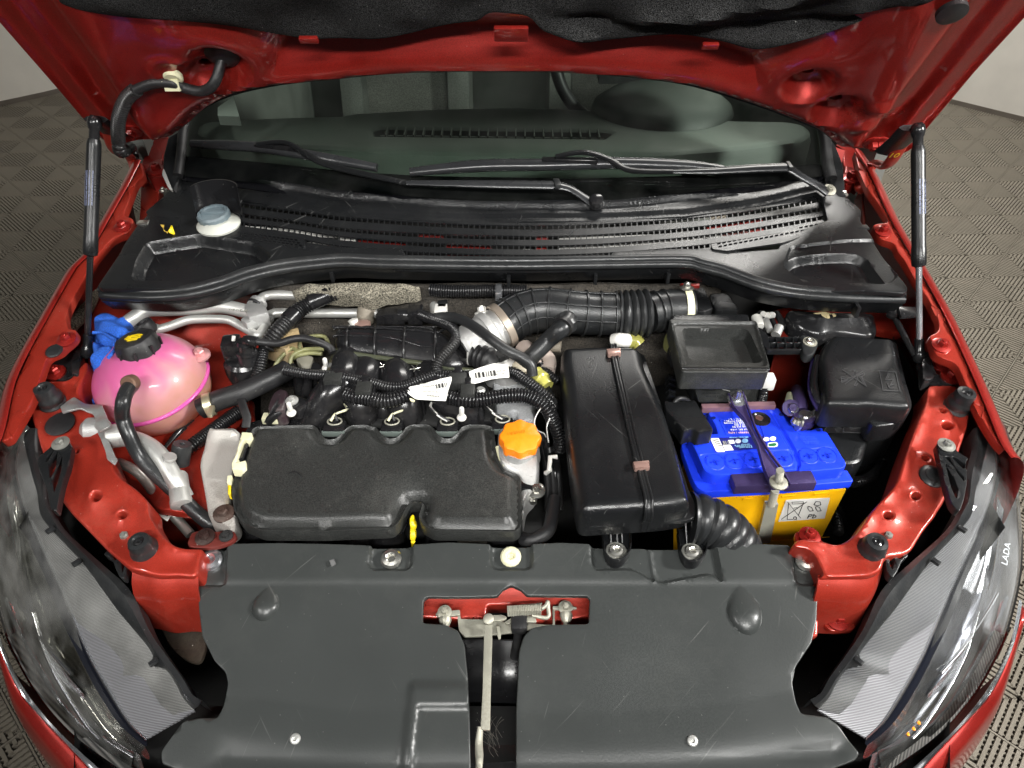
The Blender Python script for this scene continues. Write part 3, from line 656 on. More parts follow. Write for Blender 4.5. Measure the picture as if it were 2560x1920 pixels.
b = MB(); b.box((0, 3.4, .8), (1.5, .05, 1.2)); b.box((-.76, 2.4, .8), (.03, 2.0, .75)); b.box((.76, 2.4, .8), (.03, 2.0, .75)); b.box((0, 2.5, .3), (1.5, 2.2, .03)); b.box((0, 2.65, 1.47), (1.3, 1.5, .02))
b.build('cabin_trim', mat('cabin_trim', (.16, .17, .155), .85), body, smooth=False)
# ================================================================ bonnet
HA = 55
hc = C0 + ray(px('O', 1090, 305)) * 1.2166
HD = Fr((0, hc.y, hc.z), (1, 0, 0), (0, -math.cos(rad(HA)), math.sin(rad(HA))))
hood = thing('bonnet', 'raised red bonnet seen from below with black felt lining', 'bonnet', tuple(HD.o))
ho = P('A 790 916 700 922 650 870 560 780 400 590 200 360 0 130 -700 -700 B 0 -1500 1100 -1600 2212 -1500 C 2900 -650 2212 100 1900 440 1560 850 1540 900 1470 960 1400 985 1310 975 1210 945 1040 945 1000 920 920 850 800 800 600 720 300 620 B 2212 540 1800 488 1400 465 700 462 300 475 A 2212 505 1800 545 1500 610 1320 690 1180 800 1080 885 890 882')
hb = [bumpat(HD, 'C', 1290, 590, .022, .009, .5), bumpat(HD, 'C', 1170, 710, .024, .010, .5),
      bumpat(HD, 'A', 1080, 720, .07, .008, .7), bumpat(HD, 'A', 880, 640, .05, .008, .9), bumpat(HD, 'C', 1300, 800, .05, -.006)]
rimC = HD.hit(px('C', 820, 475)); rimA = HD.hit(px('A', 1125, 370)); rimB = HD.hit(px('A', 1420, 330)); rimD = HD.hit(px('A', 1300, 380))
def hood_h(u, v, d):
    def ld(a, b):
        a, b = HD.hit(px(*a)), HD.hit(px(*b)); ex, ey = b[0] - a[0], b[1] - a[1]; L_ = math.hypot(ex, ey); return np.abs((u - a[0]) * ey - (v - a[1]) * ex) / L_
    ds = np.minimum(ld(('A', 0, 130), ('A', -700, -700)), ld(('C', 2212, 100), ('C', 2900, -650)))
    ds = np.minimum(ld(('A', 560, 780), ('A', 0, 130)), ld(('C', 1560, 850), ('C', 2212, 100)))
    A_ = ss(d, .006, .036); B_ = ss(ds, .075, .115)
    rear = .030 * A_ * B_ - .040 * ss(d, .040, .10) * (1 - ss(np.abs(u), .30, .50)) + .002 * ss(-d, -.008, -.003)
    side = -.010 * ss(ds, .035, .055) * (1 - B_) * A_ + .003 * ss(-d, -.012, -.004) * (1 - B_) - .004 * ss(ds, .13, .2)
    side0 = -.012 * ss(d, .045, .062) + .036 * ss(d, .075, .105) - .010 * ss(d, .13, .2) + .003 * ss(-d, -.012, -.004)
    h = rear + side + sum(f(u, v) for f in hb)
    for c, r in ((rimC, .033), (rimA, .026), (rimB, .026), (rimD, .022)):
        q = np.hypot(u - c[0], (v - c[1])); h = h + .003 * np.exp(-((q - r) / .006) ** 2)
    return h
class Rg: pass
def ringreg(c, r):
    f = Rg(); f.loop = [(c[0] + r * math.cos(a * math.pi / 16), c[1] + r * math.sin(a * math.pi / 16)) for a in range(32)]; f.ccw = 1; return f
inner = sheet('inner_panel', HD, ho, RED, hood, h=hood_h, thick=.004, sp=.009, rnd=.02, bev=.003, feat=[(ringreg(c, r), (-.012, -.006, 0, .006, .012)) for c, r in ((rimC, .033), (rimA, .026), (rimB, .026), (rimD, .022))],
              holes=[circ('C', 818, 460, 42, 18), circ('C', 1000, 625, 42, 24), circ('A', 1420, 345, 58, 34), circ('A', 1320, 405, 40, 18)])
sheet('outer_skin', HD.up(-.03), [(p[0], p[1]) for p in ho], RED, hood, thick=.003, sp=.06, rnd=.03, bev=0)
sheet('hole_shade_sheet', HD.up(-.018), [(p[0], p[1]) for p in ho], DRK, hood, thick=.003, sp=.06, rnd=.04, bev=0)  # added black sheet so the panel holes look dark inside
FLD = HD.up(.028)
def felt_h(u, v, d):
    n = .005 * np.sin(u * 14 + 2 * np.sin(v * 22)) * np.sin(v * 30 + u * 6 + 1) + .003 * np.sin(u * 31 - v * 40) + .002 * np.sin(u * 70 + v * 30)
    fold = -.014 * np.exp(-((v - .31 - .12 * (u - .15) ** 2 * 4 + .1 * (u - .1)) / .010) ** 2) * ss(u, .0, .12)
    fold = fold + .012 * np.exp(-((v - .285 - .25 * (u - .05)) / .014) ** 2) * ss(u, .05, .12) * ss(-u, -.5, -.3)
    return n * ss(d, 0, .03) + fold + .006 * np.sin(u * 22) * ss(-d, -.06, 0)
felt = sheet('felt_lining', FLD, P('A 300 -250 350 20 500 65 700 90 1000 130 1300 180 1700 245 2000 262 B 0 235 270 255 450 240 700 200 900 175 960 110 1210 105 1290 200 1500 250 1800 268 2212 265 C 200 280 300 290 480 325 700 275 1000 210 1300 150 1500 145 1640 140 1770 70 1850 -30 1950 -300 2000 -900 -300 -1300 A 600 -1100'), FELT, hood, h=felt_h, thick=.030, sp=.010, rnd=.02, bev=.008)
for t, x, y, w_, s in (('B', 1100, 165, 80, 0), ('A', 1990, 205, 45, .05), ('C', 190, 245, 40, -.05)):
    c = FLD.hit(px(t, x, y)); bbox('lining_clip', FLD.at(c[0], c[1], .012), (w_ * .00055, .024 if w_ > 50 else .010, .006), RED, hood, R=Matrix.Rotation(rad(-HA), 3, 'X'), bev=.002)
lathe('lining_button', FLD.at(*FLD.hit(px('C', 1740, 30)), .012), HD.n, [(.018, -.004), (.018, .002), (.012, .004), (.0001, .004)], RUB, hood)
# hinges, black upper brackets
def hinge(label, arm, brk, ring, z0, z1):
    h_ = bpy.data.objects.new('hinge', None); SC.collection.objects.link(h_); h_.parent = hood; h_.location = V(z1) - wpos(hood); h_['label'] = label
    tube('hinge_arm', arm, .011, REDB, h_, sq=.5)
    v, f = tube_vf(brk, .020, seg=8, smooth=False, sq=.3); mk('bracket', v, f, DRK if False else BLK, h_, ang=30)
    for q in ring: bolt(q, h_, STL if False else RED, .012, ax=HD.n)
    return h_
hz = lambda t, x, y, h: HD.at(*HD.hit(px(t, x, y)), h)
hinge('red hinge arm of the bonnet beside the wiring grommet', [hz('A', 700, 690, .03), hz('A', 760, 850, .035), W('A', 830, 1000, 1.03), W('A', 870, 1110, 1.0), W('A', 930, 1180, .985)],
      [hz('A', 640, 600, .045), hz('A', 700, 660, .04), hz('A', 760, 740, .035)], [hz('A', 850, 815, .008)], 0, W('A', 930, 1180, .985))
hinge('red hinge arm of the bonnet in front of the bare pillar foot, with yellow mark', [hz('C', 1420, 790, .035), hz('C', 1310, 930, .04), W('C', 1240, 1050, 1.03), W('C', 1200, 1180, 1.0), W('C', 1150, 1225, .985), W('C', 1160, 1150, .99)],
      [hz('C', 1470, 660, .045), hz('C', 1400, 760, .04), hz('C', 1310, 860, .035)], [hz('C', 1235, 890, .008), hz('C', 1275, 890, .008)], 0, W('C', 1150, 1225, .985))
text('yellow_mark', '10', hz('C', 1350, 820, .052), (1, .0, 0), HD.ey, .018, YEL, bpy.data.objects['hinge.001'])
# wiring from the bonnet
wr_ = thing('washer_hose', 'corrugated black hose clipped under the bonnet by its hinge', 'hose', tuple(hz('A', 1420, 350, .02)))
tube('plain_hose', [hz('A', 1440, 345, -.01), hz('A', 1400, 400, .03), hz('A', 1320, 450, .035), hz('A', 1200, 450, .03), hz('A', 1130, 420, .03), hz('A', 1000, 420, .03), hz('A', 890, 445, .035)], .0075, RUB, wr_)
tube('corrugated_sleeve', [hz('A', 895, 440, .035), hz('A', 830, 490, .04), hz('A', 790, 580, .05), hz('A', 790, 700, .055), hz('A', 805, 800, .05), W('A', 840, 950, 1.04), W('A', 860, 1010, 1.02)], .0095, CON, wr_, corr=(.0042, .001), seg=14)
tube('hose_tail', [W('A', 860, 1000, 1.02), W('A', 880, 1080, 1.0), W('A', 930, 1130, .985), W('A', 950, 1150, .97)], .008, RUB, wr_)
tube('zip_tie', [W('A', 930, 1110, 1.0), W('A', 880, 1090, 1.01), W('A', 835, 1105, 1.005), W('A', 850, 1130, 1.0), W('A', 920, 1115, .995)], .0035, RUBG, wr_)
lathe('grommet', hz('A', 1430, 345, .002), HD.n, [(.022, -.004), (.024, .002), (.018, .006), (.009, .008)], RUB, wr_)
cl = MB(); c = hz('A', 1125, 400, .02)
v, f = lathe_vf(c, HD.n, [(.013, 0), (.014, .006), (.011, .009), (.0001, .009)], seg=16); cl.add(v, f)
cl.box(hz('A', 1125, 425, .03), (.022, .012, .016)); 
for k in range(4): cl.box(hz('A', 1085, 405 + k * 9, .032), (.012, .0018, .004), rotz(.3))
cl.build('hose_clip', PALEC, wr_)
# ================================================================ gas struts
STRI = mat('faded_print', (.22, .25, .38), .5)
def tiny_print(c, ax, nn, hgt, L, m, parent, seed):
    """a row of printed characters too small to read in the photo"""
    rn = random.Random(seed); b = MB(); ax = ax.normalized(); up = nn.cross(ax).normalized(); x = -L / 2
    while x < L / 2:
        w_ = hgt * rn.uniform(.3, .6); hh = hgt * rn.uniform(.6, 1) / 2; p = c + ax * x
        b.add([p - up * hh, p + ax * w_ - up * hh, p + ax * w_ + up * hh, p + up * hh], [(0, 1, 2, 3)]); x += w_ + hgt * (.2 if rn.random() < .8 else .6)
    return b.build('print', m, parent, smooth=False)
def strut(label, top, bot, zt, zb, ht, split):
    A = hz(*top, .055); B = W(*bot, zb); s = thing('gas_strut', label, 'gas strut', tuple(B), 'gas struts holding the bonnet')
    d = (A - B); M_ = B + d * split
    v, f = lathe_vf(M_, d, [(.006, -.002), (.0103, 0), (.0109, .006), (.0109, .028), (.0104, .029), (.0104, d.length * (1 - split) - .032), (.0100, d.length * (1 - split) - .028), (.008, d.length * (1 - split) - .022), (.0001, d.length * (1 - split) - .02)], seg=24)
    mk('cylinder', v, f, BLK, s, ang=30)
    tube('rod', [B, M_], .0048, CHS if 'chrome' in label else GLO, s, smooth=False)
    for nm, q, sg in (('ball_socket', B, 1), ('ball_socket', A, -1)):
        v, f = lathe_vf(q - d.normalized() * sg * .012, d * sg, [(.006, 0), (.0095, .004), (.0108, .012), (.009, .019), (.0075, .022), (.0075, .04)], seg=16); mk(nm, v, f, GLO, s)
    X = V((1, 0, 0)); cyl = M_ + d * (1 - split) * .52; n_ = d.normalized().cross(X).normalized(); n_ = n_ if n_.y < 0 else -n_
    for k, (tx, sz) in enumerate(((0, .0028), (0, .0024), (0, .0018), (0, .0016))):
        a = (-.75 + k * .42) if label.startswith('left') else (-.3 + k * .42)
        nn = (n_ * math.cos(a) + X * math.sin(a)); tiny_print(cyl + nn * .0107, d, nn, sz, .052, STRI, s, k)
    return s
strut('left gas strut, fully black, standing over the blue cloth', ('A', 640, 590), ('D', 560, 610), 0, .885, 0, .445)
strut('right gas strut with chrome rod, standing beside the fuse box', ('C', 1500, 640), ('F', 1540, 640), 0, .885, 0, .415)
for pts, bl, lab, zz in (('D 300 780 330 690 470 600 500 570 530 600 520 680 480 770 400 800', (('D', 360, 755),), 'black bracket plate under the foot of the left strut', .875), ('F 1520 700 1570 620 1600 610 1640 640 1650 760 1790 790 1770 830 1600 815', (('F', 1680, 705), ('F', 1740, 780)), 'black bracket plate under the foot of the right strut', .875)):
    fr = HF('O', *P(pts)[0], zz, .1); t_ = thing('strut_bracket', lab, 'bracket', tuple(fr.o), 'strut brackets')
    sheet('plate', fr, P(pts), GLO, t_, thick=.004, sp=.04, rnd=.008)
    for q in bl: bolt(fr.at(*fr.hit(px(*q)), .001), t_, RED, .012)
sheet('upright', HF('D', 480, 700, .888), P('D 460 760 450 680 480 600 510 585 520 650 500 760'), GLO, bpy.data.objects['strut_bracket'], thick=.02, sp=.04, rnd=.006)
sheet('upright', HF('F', 1600, 700, .888), P('F 1560 660 1585 615 1610 620 1645 740 1630 790 1570 800'), GLO, bpy.data.objects['strut_bracket.001'], thick=.02, sp=.04, rnd=.006)
# ================================================================ cowl panel
CW = HF('O', 1100, 600, .972, .12)
cowl = thing('cowl_panel', 'wide black plastic cowl panel with a slotted grille below the windscreen', 'cowl panel', tuple(CW.o))
pkL = region(CW, P('A 880 1700 950 1580 1300 1515 1650 1565 1760 1646 1700 1700 D 1500 130 1100 175 850 180'))
pkR = region(CW, P('F 655 60 720 5 830 -8 1100 -5 1200 30 1250 110 1330 210 920 192 760 150'))
pkR2 = region(CW, P('F 700 -60 1250 -90 1400 150 1330 210 660 70'))
lipT = region(CW, P('A 1150 1100 1700 1215 2212 1290 B 600 1340 1400 1365 2000 1330 C 300 1270 800 1180 960 1140 900 1060 B 1000 1200 A 1200 1050'))
lip2 = region(CW, P('A 1500 1150 2212 1360 B 600 1395 1400 1400 2212 1375 C 500 1300 880 1240 900 1060 B 1000 1200'))
cup = CW.hit(px('A', 1405, 1430))
wR = region(CW, P('C 150 1600 640 1590 720 1530 1000 1480 1150 1430 1160 1370 900 1420 600 1500 200 1560'))
def cowl_h(u, v, d):
    c = np.hypot(u - cup[0], v - cup[1])
    return (-.020 * ss(pkL(u, v), 0, .012) - .014 * ss(pkR(u, v), 0, .010) - .004 * ss(pkR2(u, v), 0, .004) + .010 * ss(lipT(u, v), -.004, .008) + .005 * ss(lip2(u, v), -.003, .006)
            + .0012 * np.sin(u * 25) + .008 * np.exp(-((np.abs(u) - .6) / .1) ** 2))
hole = P('A 1540 1330 1560 1295 1800 1330 2212 1385 B 400 1412 900 1430 1400 1428 2212 1398 C 400 1345 870 1262 905 1300 935 1440 660 1535 630 1600 400 1612 B 2212 1600 1760 1605 1720 1655 430 1655 400 1600 A 2212 1585 1900 1545 1560 1500')
sheet('panel', CW, P('A 1130 1120 1300 1125 1700 1200 2212 1262 B 400 1315 1100 1335 1700 1325 2212 1290 C 300 1265 640 1230 850 1165 940 1165 1010 1290 1070 1290 1160 1370 1150 1450 1200 1500 1290 1646 F 1460 225 1440 262 1000 245 720 215 450 135 200 45 0 10 E 1100 25 0 5 D 1900 10 1700 60 1500 130 1300 195 1100 228 655 228 640 205 780 0 A 800 1600 880 1480 960 1395 940 1380 1040 1300 1100 1240'),
      BLK, cowl, holes=[hole], h=cowl_h, thick=.006, sp=.008, bev=.002, rnd=.01, feat=[(pkL, (0, .004, .008, .012)), (pkR, (0, .003, .007, .010)), (pkR2, (0, .004)), (lipT, (-.004, 0, .004, .008)), (lip2, (-.003, .0015, .006))])
def grow(k):
    R_ = [[(-640, 1318), (-600, 1325), (-186, 1380), (0, 1403), (500, 1440), (1100, 1462), (1600, 1455), (2186, 1418), (2586, 1375), (3026, 1297), (3100, 1283)],
          [(-640, 1382), (-596, 1390), (-300, 1428), (0, 1475), (500, 1510), (1100, 1528), (1600, 1522), (2186, 1480), (2586, 1430), (3040, 1355), (3120, 1340)],
          [(-640, 1437), (-596, 1445), (-300, 1482), (0, 1530), (500, 1570), (1100, 1590), (1600, 1583), (2186, 1540), (2586, 1490), (3050, 1410), (3120, 1395)],
          [(-640, 1500), (-596, 1506), (-300, 1540), (0, 1592), (500, 1632), (1100, 1650), (1600, 1643), (2186, 1600), (2586, 1550), (3050, 1470), (3120, 1455)]]
    return cat([V((*a, 0)) for a in R_[k]], 6)
rows = [grow(k) for k in range(4)]
GR = CW.up(-.001)
gp = lambda x, y, h=0: GR.at(*GR.hit(px('B', x, y)), h)
grille = thing('cowl_grille', 'air_grille', 'x', (0, 0, 0)); bpy.data.objects.remove(grille)
def yat(row, x):
    for a, b in zip(row, row[1:]):
        if a.x <= x <= b.x: return a.y + (b.y - a.y) * (x - a.x) / (b.x - a.x)
    return row[-1].y if x > row[-1].x else row[0].y
gb = MB()
for k in range(5):
    top = [(-640, 1290)] if 0 else None
    vs = []; n = 60
    for i in range(n + 1):
        x = -640 + i * (3110 + 640) / n
        if k == 0: y0 = yat(rows[0], x) - 34; y1 = yat(rows[0], x) - 13
        elif k < 4: y0 = yat(rows[k - 1], x) + 13; y1 = yat(rows[k], x) - 13
        else: y0 = yat(rows[3], x) + 13; y1 = y0 + 24
        vs += [gp(x, y0, -.003), gp(x, y0), gp(x, y1), gp(x, y1, -.003)]
    gb.add(vs, [(4 * i + j, 4 * i + j + 1, 4 * i + 5 + j, 4 * i + 4 + j) for i in range(n) for j in range(3)])
bars = gb.build('grille_bars', BLK, cowl, ang=50, kind='stuff')
cb = MB()
for k in range(4):
    x = -622
    while x < 3090:
        y = yat(rows[k], x); sk = (x - 1100) * -.0022
        q = [gp(x - 3.5 + sk, y - 15, -.001), gp(x + 3.5 + sk, y - 15, -.001), gp(x + 3.5, y + 15, -.001), gp(x - 3.5, y + 15, -.001)]
        cb.add(q + [p - GR.n * .003 for p in q], [(0, 1, 2, 3), (0, 3, 7, 4), (1, 5, 6, 2)]); x += 36.2
cb.build('grille_crossbars', BLK, cowl, smooth=False, kind='stuff')
def honey(x0, y0, ux, uy, vx, vy, nu, nv, t):
    hs = []
    for j in range(nv):
        for i in range(nu):
            x = x0 + ux * (i + .35 * j) + vx * j; y = y0 + uy * i + vy * j
            hs.append(P('%s %f %f %f %f %f %f %f %f' % (t, x, y, x + ux * .7, y + uy * .7, x + ux * .7 + vx * .6, y + uy * .7 + vy * .65, x + vx * .6, y + vy * .65)))
    return hs
sheet('side_mesh', CW.up(.003), P('A 1500 1485 1540 1470 1960 1530 1960 1580 1900 1585 1480 1520'), BLK, cowl, holes=honey(1528, 1490, 28, 3.6, 5, 17, 14, 3, 'A'), thick=.004, sp=1, bev=0, rnd=.003, hr=0)
sheet('side_mesh', CW.up(.004), P('C 200 1570 640 1500 900 1415 945 1430 920 1480 660 1560 300 1612 210 1600'), BLK, cowl, holes=honey(240, 1562, 33, -6.4, -4, 19, 20, 2, 'C'), thick=.004, sp=1, bev=0, rnd=.003, hr=0)
# two deep lips along the bottom edge of the grille and small ribs
0 and tube('front_lip', [CW.at(*CW.hit(p), .001) for p in P('A 1900 1640 2212 1600 B 200 1560 420 1560 500 1660 D 2212 60')][:4], .003, BLK, cowl)
# filler neck of the washer tank
wf = thing('washer_filler', 'white washer filler neck with a weathered blue-grey cap in the cowl corner', 'filler cap', tuple(W('A', 1410, 1450, .97)))
c = CW.at(*CW.hit(px('A', 1412, 1455)), .010)
lathe('neck_flange', c, (0, -.05, 1), [(.030, -.012), (.037, -.008), (.038, -.004), (.035, -.001), (.026, .001), (.022, .004)], mat('white_neck', (.50, .51, .46), .45), wf, seg=32)
lathe('cap', c + V((-.008, .010, .001)), (-.05, -.1, 1), [(.025, 0), (.0285, .002), (.0285, .010), (.026, .013), (.022, .013), (.021, .010), (.0001, .009)], GRAYC, wf, seg=32, lobes=16, lamp_=.02)
bbox('cap_grip', c + V((-.008, .010, .012)), (.042, .006, .006), GRAYC, wf, bev=.002)
q = [c + V((math.cos(a) * .042, math.sin(a) * .035 + .004, 0)) for a in [rad(12 + i * 156 / 16) for i in range(17)]]
loft('splash_wall', [q, [p + V((0, .012, .055)) for p in q]], GLO, wf, n=20, thick=V((0, .003, 0)), ang=60)
tg = thing('leaf_scrap', 'small curled yellow scrap lying on the cowl corner', 'scrap', tuple(W('A', 1080, 1480, .97)))
sheet('yellow_petal', CW.up(.012), P('A 1070 1470 1110 1455 1120 1490 1090 1505'), YEL, tg, thick=.002, sp=.004, bev=.0005, h=lambda u, v, d: .004 * np.sin(u * 400))
sheet('curled_end', CW.up(.014), P('A 1030 1445 1055 1445 1050 1480 1062 1490 1085 1485 1075 1500'), mat('ochre', (.5, .33, .05), .6), tg, thick=.001, sp=.01, bev=0, rnd=.001)
for t, x, y in (('C', 1165, 1480), ('A', 930, 1450)):
    bbox('panel_clip', CW.at(*CW.hit(px(t, x, y)), .006), (.02, .014, .004), STL if t == 'A' else RUBG, cowl, bev=.001)
bolt(CW.at(*CW.hit(px('C', 1048, 1262)), .004), cowl, STL, .006); bolt(W('A', 1050, 1225, .985), cowl, STL, .006)
# rubber seal: two ridges over a lower flange
seal = thing('bonnet_seal', 'long black rubber bonnet seal waving along the front edge of the cowl', 'rubber seal', tuple(W('O', 1100, 640, .97)))
sl = ['D 645 215 .962 800 225 .962 1000 232 .964 1200 215 .966 1400 168 .969 1600 98 .972 1800 52 .975 2000 28 .977 2212 12 .978 E 300 22 .979 1100 32 .979 1800 22 .979 2212 18 .979 F 150 45 .978 300 85 .976 500 160 .973 700 207 .970 900 228 .967 1150 240 .964 1440 245 .962',
      'D 650 250 .956 800 262 .956 1000 268 .958 1200 252 .960 1400 207 .962 1600 138 .966 1800 92 .969 2000 65 .971 2212 48 .972 E 300 58 .973 1100 68 .973 1800 58 .973 2212 55 .973 F 150 82 .972 300 122 .970 500 196 .967 700 240 .964 900 262 .961 1150 276 .958 1440 282 .956']
tube('upper_ridge', P3(sl[0]), .0078, RUBG, seal, seg=16); tube('lower_ridge', P3(sl[1]), .0068, RUBG, seal, seg=16)
lo_ = P3('D 650 290 .945 1000 308 .947 1200 295 .949 1400 250 .951 1600 180 .954 1800 132 .957 2212 88 .96 E 300 96 .962 1100 108 .962 2212 95 .96 F 150 120 .96 300 160 .958 500 232 .955 700 276 .952 900 300 .949 1150 312 .946 1430 318 .945')
up_ = P3(sl[1]); loft('flange', [up_, lo_, [p + V((0, .02, -.03)) for p in lo_]], BLK, seal, n=70, thick=V((0, .004, 0)), ang=40)
for t, x, y in (('E', 1085, 150), ('E', 1640, 135), ('E', 2105, 130), ('D', 2140, 120), ('F', 1130, 345)): bbox('flange_clip', W(t, x, y, .945), (.006, .02, .02), BLK, seal, bev=.001)
sheet('end_plate', HF('F', 1480, 340, .93), P('F 1400 320 1560 320 1565 330 1540 380 1420 390'), GLO, seal, thick=.003, sp=.05, rnd=.002)
# ================================================================ wipers
wz = lambda t, x, y, h: WS.at(*WS.hit(px(t, x, y)), h)
def wiper(label, blade, arm, hook, link, bl_r):
    s = thing('wiper', label, 'windscreen wiper', tuple(blade[0]), 'windscreen wipers')
    tube('blade', blade, [bl_r * .7, bl_r, bl_r, bl_r, bl_r * .95, bl_r * .7], mat('wiper_grey', (.026, .027, .029), .27, dust=.08, dcol=(.12, .12, .12)) if 'wiper_grey' not in MATS else MATS['wiper_grey'], s, sq=.75, seg=16)
    tube('rubber_edge', [p - WS.n * .006 - V((0, .006, 0)) for p in blade], .0025, RUB, s)
    tube('arm_rod', hook, [.006, .0075, .008, .007], BLK, s, sq=.6, seg=10)
    tube('arm', arm, [.007, .0105, .0125, .013], MATS['wiper_grey'], s, sq=.55, seg=12, smooth=False)
    tube('arm_head', link, [.013, .010, .010, .013], MATS['wiper_grey'], s, sq=.55, seg=12)
    return s
w1 = wiper('left wiper with the short blade, its arm reaching down to the black pivot cap', [wz('A', 1250, 955, .014), wz('A', 1450, 965, .014), wz('A', 1700, 985, .016), wz('A', 2000, 1030, .014), wz('B', 40, 1070, .014), wz('B', 245, 1103, .012)],
      [wz('B', 440, 1233, .026), wz('B', 600, 1240, .028), wz('B', 1000, 1252, .030), wz('B', 1370, 1258, .030)],
      [wz('A', 1680, 985, .026), wz('A', 1860, 985, .030), wz('A', 2000, 1060, .028), wz('A', 2100, 1110, .026), wz('B', 100, 1160, .026), wz('B', 440, 1233, .026)],
      [wz('B', 1380, 1258, .030), wz('B', 1470, 1275, .028), wz('B', 1560, 1320, .024), wz('B', 1630, 1360, .02)], .0125)
bbox('blade_joint', wz('A', 1800, 1000, .022), (.085, .014, .014), GLO, w1, R=rotz(-.12), bev=.004)
bbox('hinge_pin', wz('B', 1388, 1258, .036), (.012, .028, .008), RUBG, w1, R=rotz(.1), bev=.002)
lathe('pivot_cap', wz('B', 1637, 1352, .024), WS.n, [(.015, -.004), (.015, .004), (.012, .010), (.006, .0125), (.0001, .0125)], GLO, w1, seg=24)
w2 = wiper('right wiper with the long blade, its arm ending at a bare nut', [wz('B', 455, 1135, .013), wz('B', 900, 1102, .016), wz('B', 1310, 1095, .016), wz('B', 1750, 1085, .016), wz('B', 2212, 1100, .016), wz('C', 265, 1122, .014)],
      [wz('B', 2120, 1165, .028), wz('C', 200, 1165, .030), wz('C', 450, 1155, .032), wz('C', 650, 1148, .032)],
      [wz('B', 1380, 1070, .028), wz('B', 1560, 1052, .032), wz('B', 1720, 1095, .030), wz('B', 1850, 1155, .028), wz('B', 2120, 1165, .028)],
      [wz('C', 655, 1150, .032), wz('C', 750, 1200, .028), wz('C', 860, 1245, .022), wz('C', 925, 1275, .018)], .0145)
bbox('blade_joint', wz('B', 1470, 1090, .022), (.105, .017, .014), GLO, w2, R=rotz(-.03), bev=.004)
bbox('hinge_pin', wz('C', 655, 1152, .038), (.008, .026, .008), RUBG, w2, bev=.002)
bolt(wz('C', 928, 1270, .022), w2, ZINC, .009, ax=WS.n)
# ================================================================ radiator cover
RC = HF('O', 1100, 1200, .80, .26)
cov = thing('radiator_cover', 'wide dull black plastic cover over the radiator with a T-shaped cutout', 'radiator cover', tuple(RC.o))
co_ = P('G 1285 240 1462 236 1475 206 1800 200 2150 206 2212 208 H 200 214 203 224 470 218 478 208 700 195 962 208 970 220 1230 218 1238 208 1420 200 1598 208 1612 224 1960 228 1975 236 I 205 228 222 212 500 206 694 214 712 232 845 238 872 290 893 370 888 520 880 700 848 840 742 1000 722 1100 745 1230 775 1300 870 1312 940 1322 1010 1370 1100 1490 1150 1555 1120 1600 700 1760 0 1830 H 1130 1850 1132 1300 1150 900 1180 800 1235 742 1330 725 1600 718 1606 560 1590 543 1350 540 1200 538 1165 500 1100 470 1045 500 1010 543 800 548 560 545 536 565 530 712 680 722 760 762 800 850 820 1050 835 1350 845 1850 G 2212 1850 1300 1720 1040 1620 1035 1540 1100 1450 1180 1345 1290 1325 1400 1330 1440 1250 1466 1100 1450 1030 1380 960 1300 800 1280 640 1268 440 1280 300')
pad = region(RC, P('H 900 1090 460 1088 432 1140 415 1300 372 1700 360 1850 900 1850'))
padi = region(RC, P('H 900 1230 500 1232 478 1260 460 1400 440 1700 430 1850 900 1850'))
step = region(RC, P('G 1300 1205 1500 1190 1900 1230 2212 1275 H 500 1295 1200 1295 1800 1290 I 0 1270 400 1215 730 1150 1400 1100 1400 2000 G 800 2000'))
topz = region(RC, P('G 1200 470 2212 462 H 1000 462 2212 470 I 900 470 900 0 G 1200 0'))
tabs = [region(RC, P(s)) for s in ('G 1200 150 1462 150 1455 480 1200 480', 'H 207 130 470 130 460 372 180 372', 'H 970 130 1228 130 1242 372 968 372', 'H 1610 130 1975 130 2030 465 1880 370 1620 380', 'I -215 130 208 130 275 465 200 400 -160 466', 'I 706 130 1000 130 1000 470 742 470')]
scoop = [(RC.hit(px('G', 1712, 592)), .0175, .0215), (RC.hit(px('I', 412, 632)), .022, .031)]
class Rg2: pass
def ellreg(c, a, b):
    f = Rg2(); f.loop = [(c[0] + a * math.cos(k * math.pi / 20), c[1] + b * math.sin(k * math.pi / 20)) for k in range(40)]; f.ccw = 1; return f
def cov_h(u, v, d):
    h = .006 * ss(pad(u, v), -.004, .012) - .004 * ss(padi(u, v), 0, .008) + .09 * np.clip(step(u, v), 0, .06) - 2.2 * np.clip(step(u, v), 0, .12) ** 2 * (step(u, v) > .02) * ss(step(u, v), .02, .08)  - .010 * (1 - ss(v, -.06, .0)) * 0
    h = h + .0022 * ss(topz(u, v), -.003, .008)
    for t in tabs: h = h - .0075 * ss(t(u, v), -.002, .004)
    for c, a, b in scoop:
        x = (u - c[0]) / a; y = (v - c[1]) / b; w = 1 - .35 * np.clip(y, 0, 1)
        q = 1 - (x / w) ** 2 - y ** 2; h = h + .0085 * np.sqrt(np.clip(q, 0, 1)) * (1 - .75 * np.clip(y, -.3, 1))
    return h + .0012 * np.sin(u * 9 + v * 7)
sheet('cover_panel', RC, co_, SHLD, cov, h=cov_h, thick=.006, sp=.0065, bev=.0018, rnd=.004, ang=45, feat=[(pad, (-.004, 0, .004, .008, .012)), (padi, (0, .004, .008)), (step, (0, .004, .01)), (topz, (-.003, .002, .008))] + [(t, (-.002, .001, .004)) for t in tabs] + [(ellreg(c, a * f_, b * f_), (0,)) for c, a, b in scoop for f_ in (1.03, .98, .9, .75, .55, .3)])
rcp = lambda t, x, y, h=0: RC.at(*RC.hit(px(t, x, y)), h)
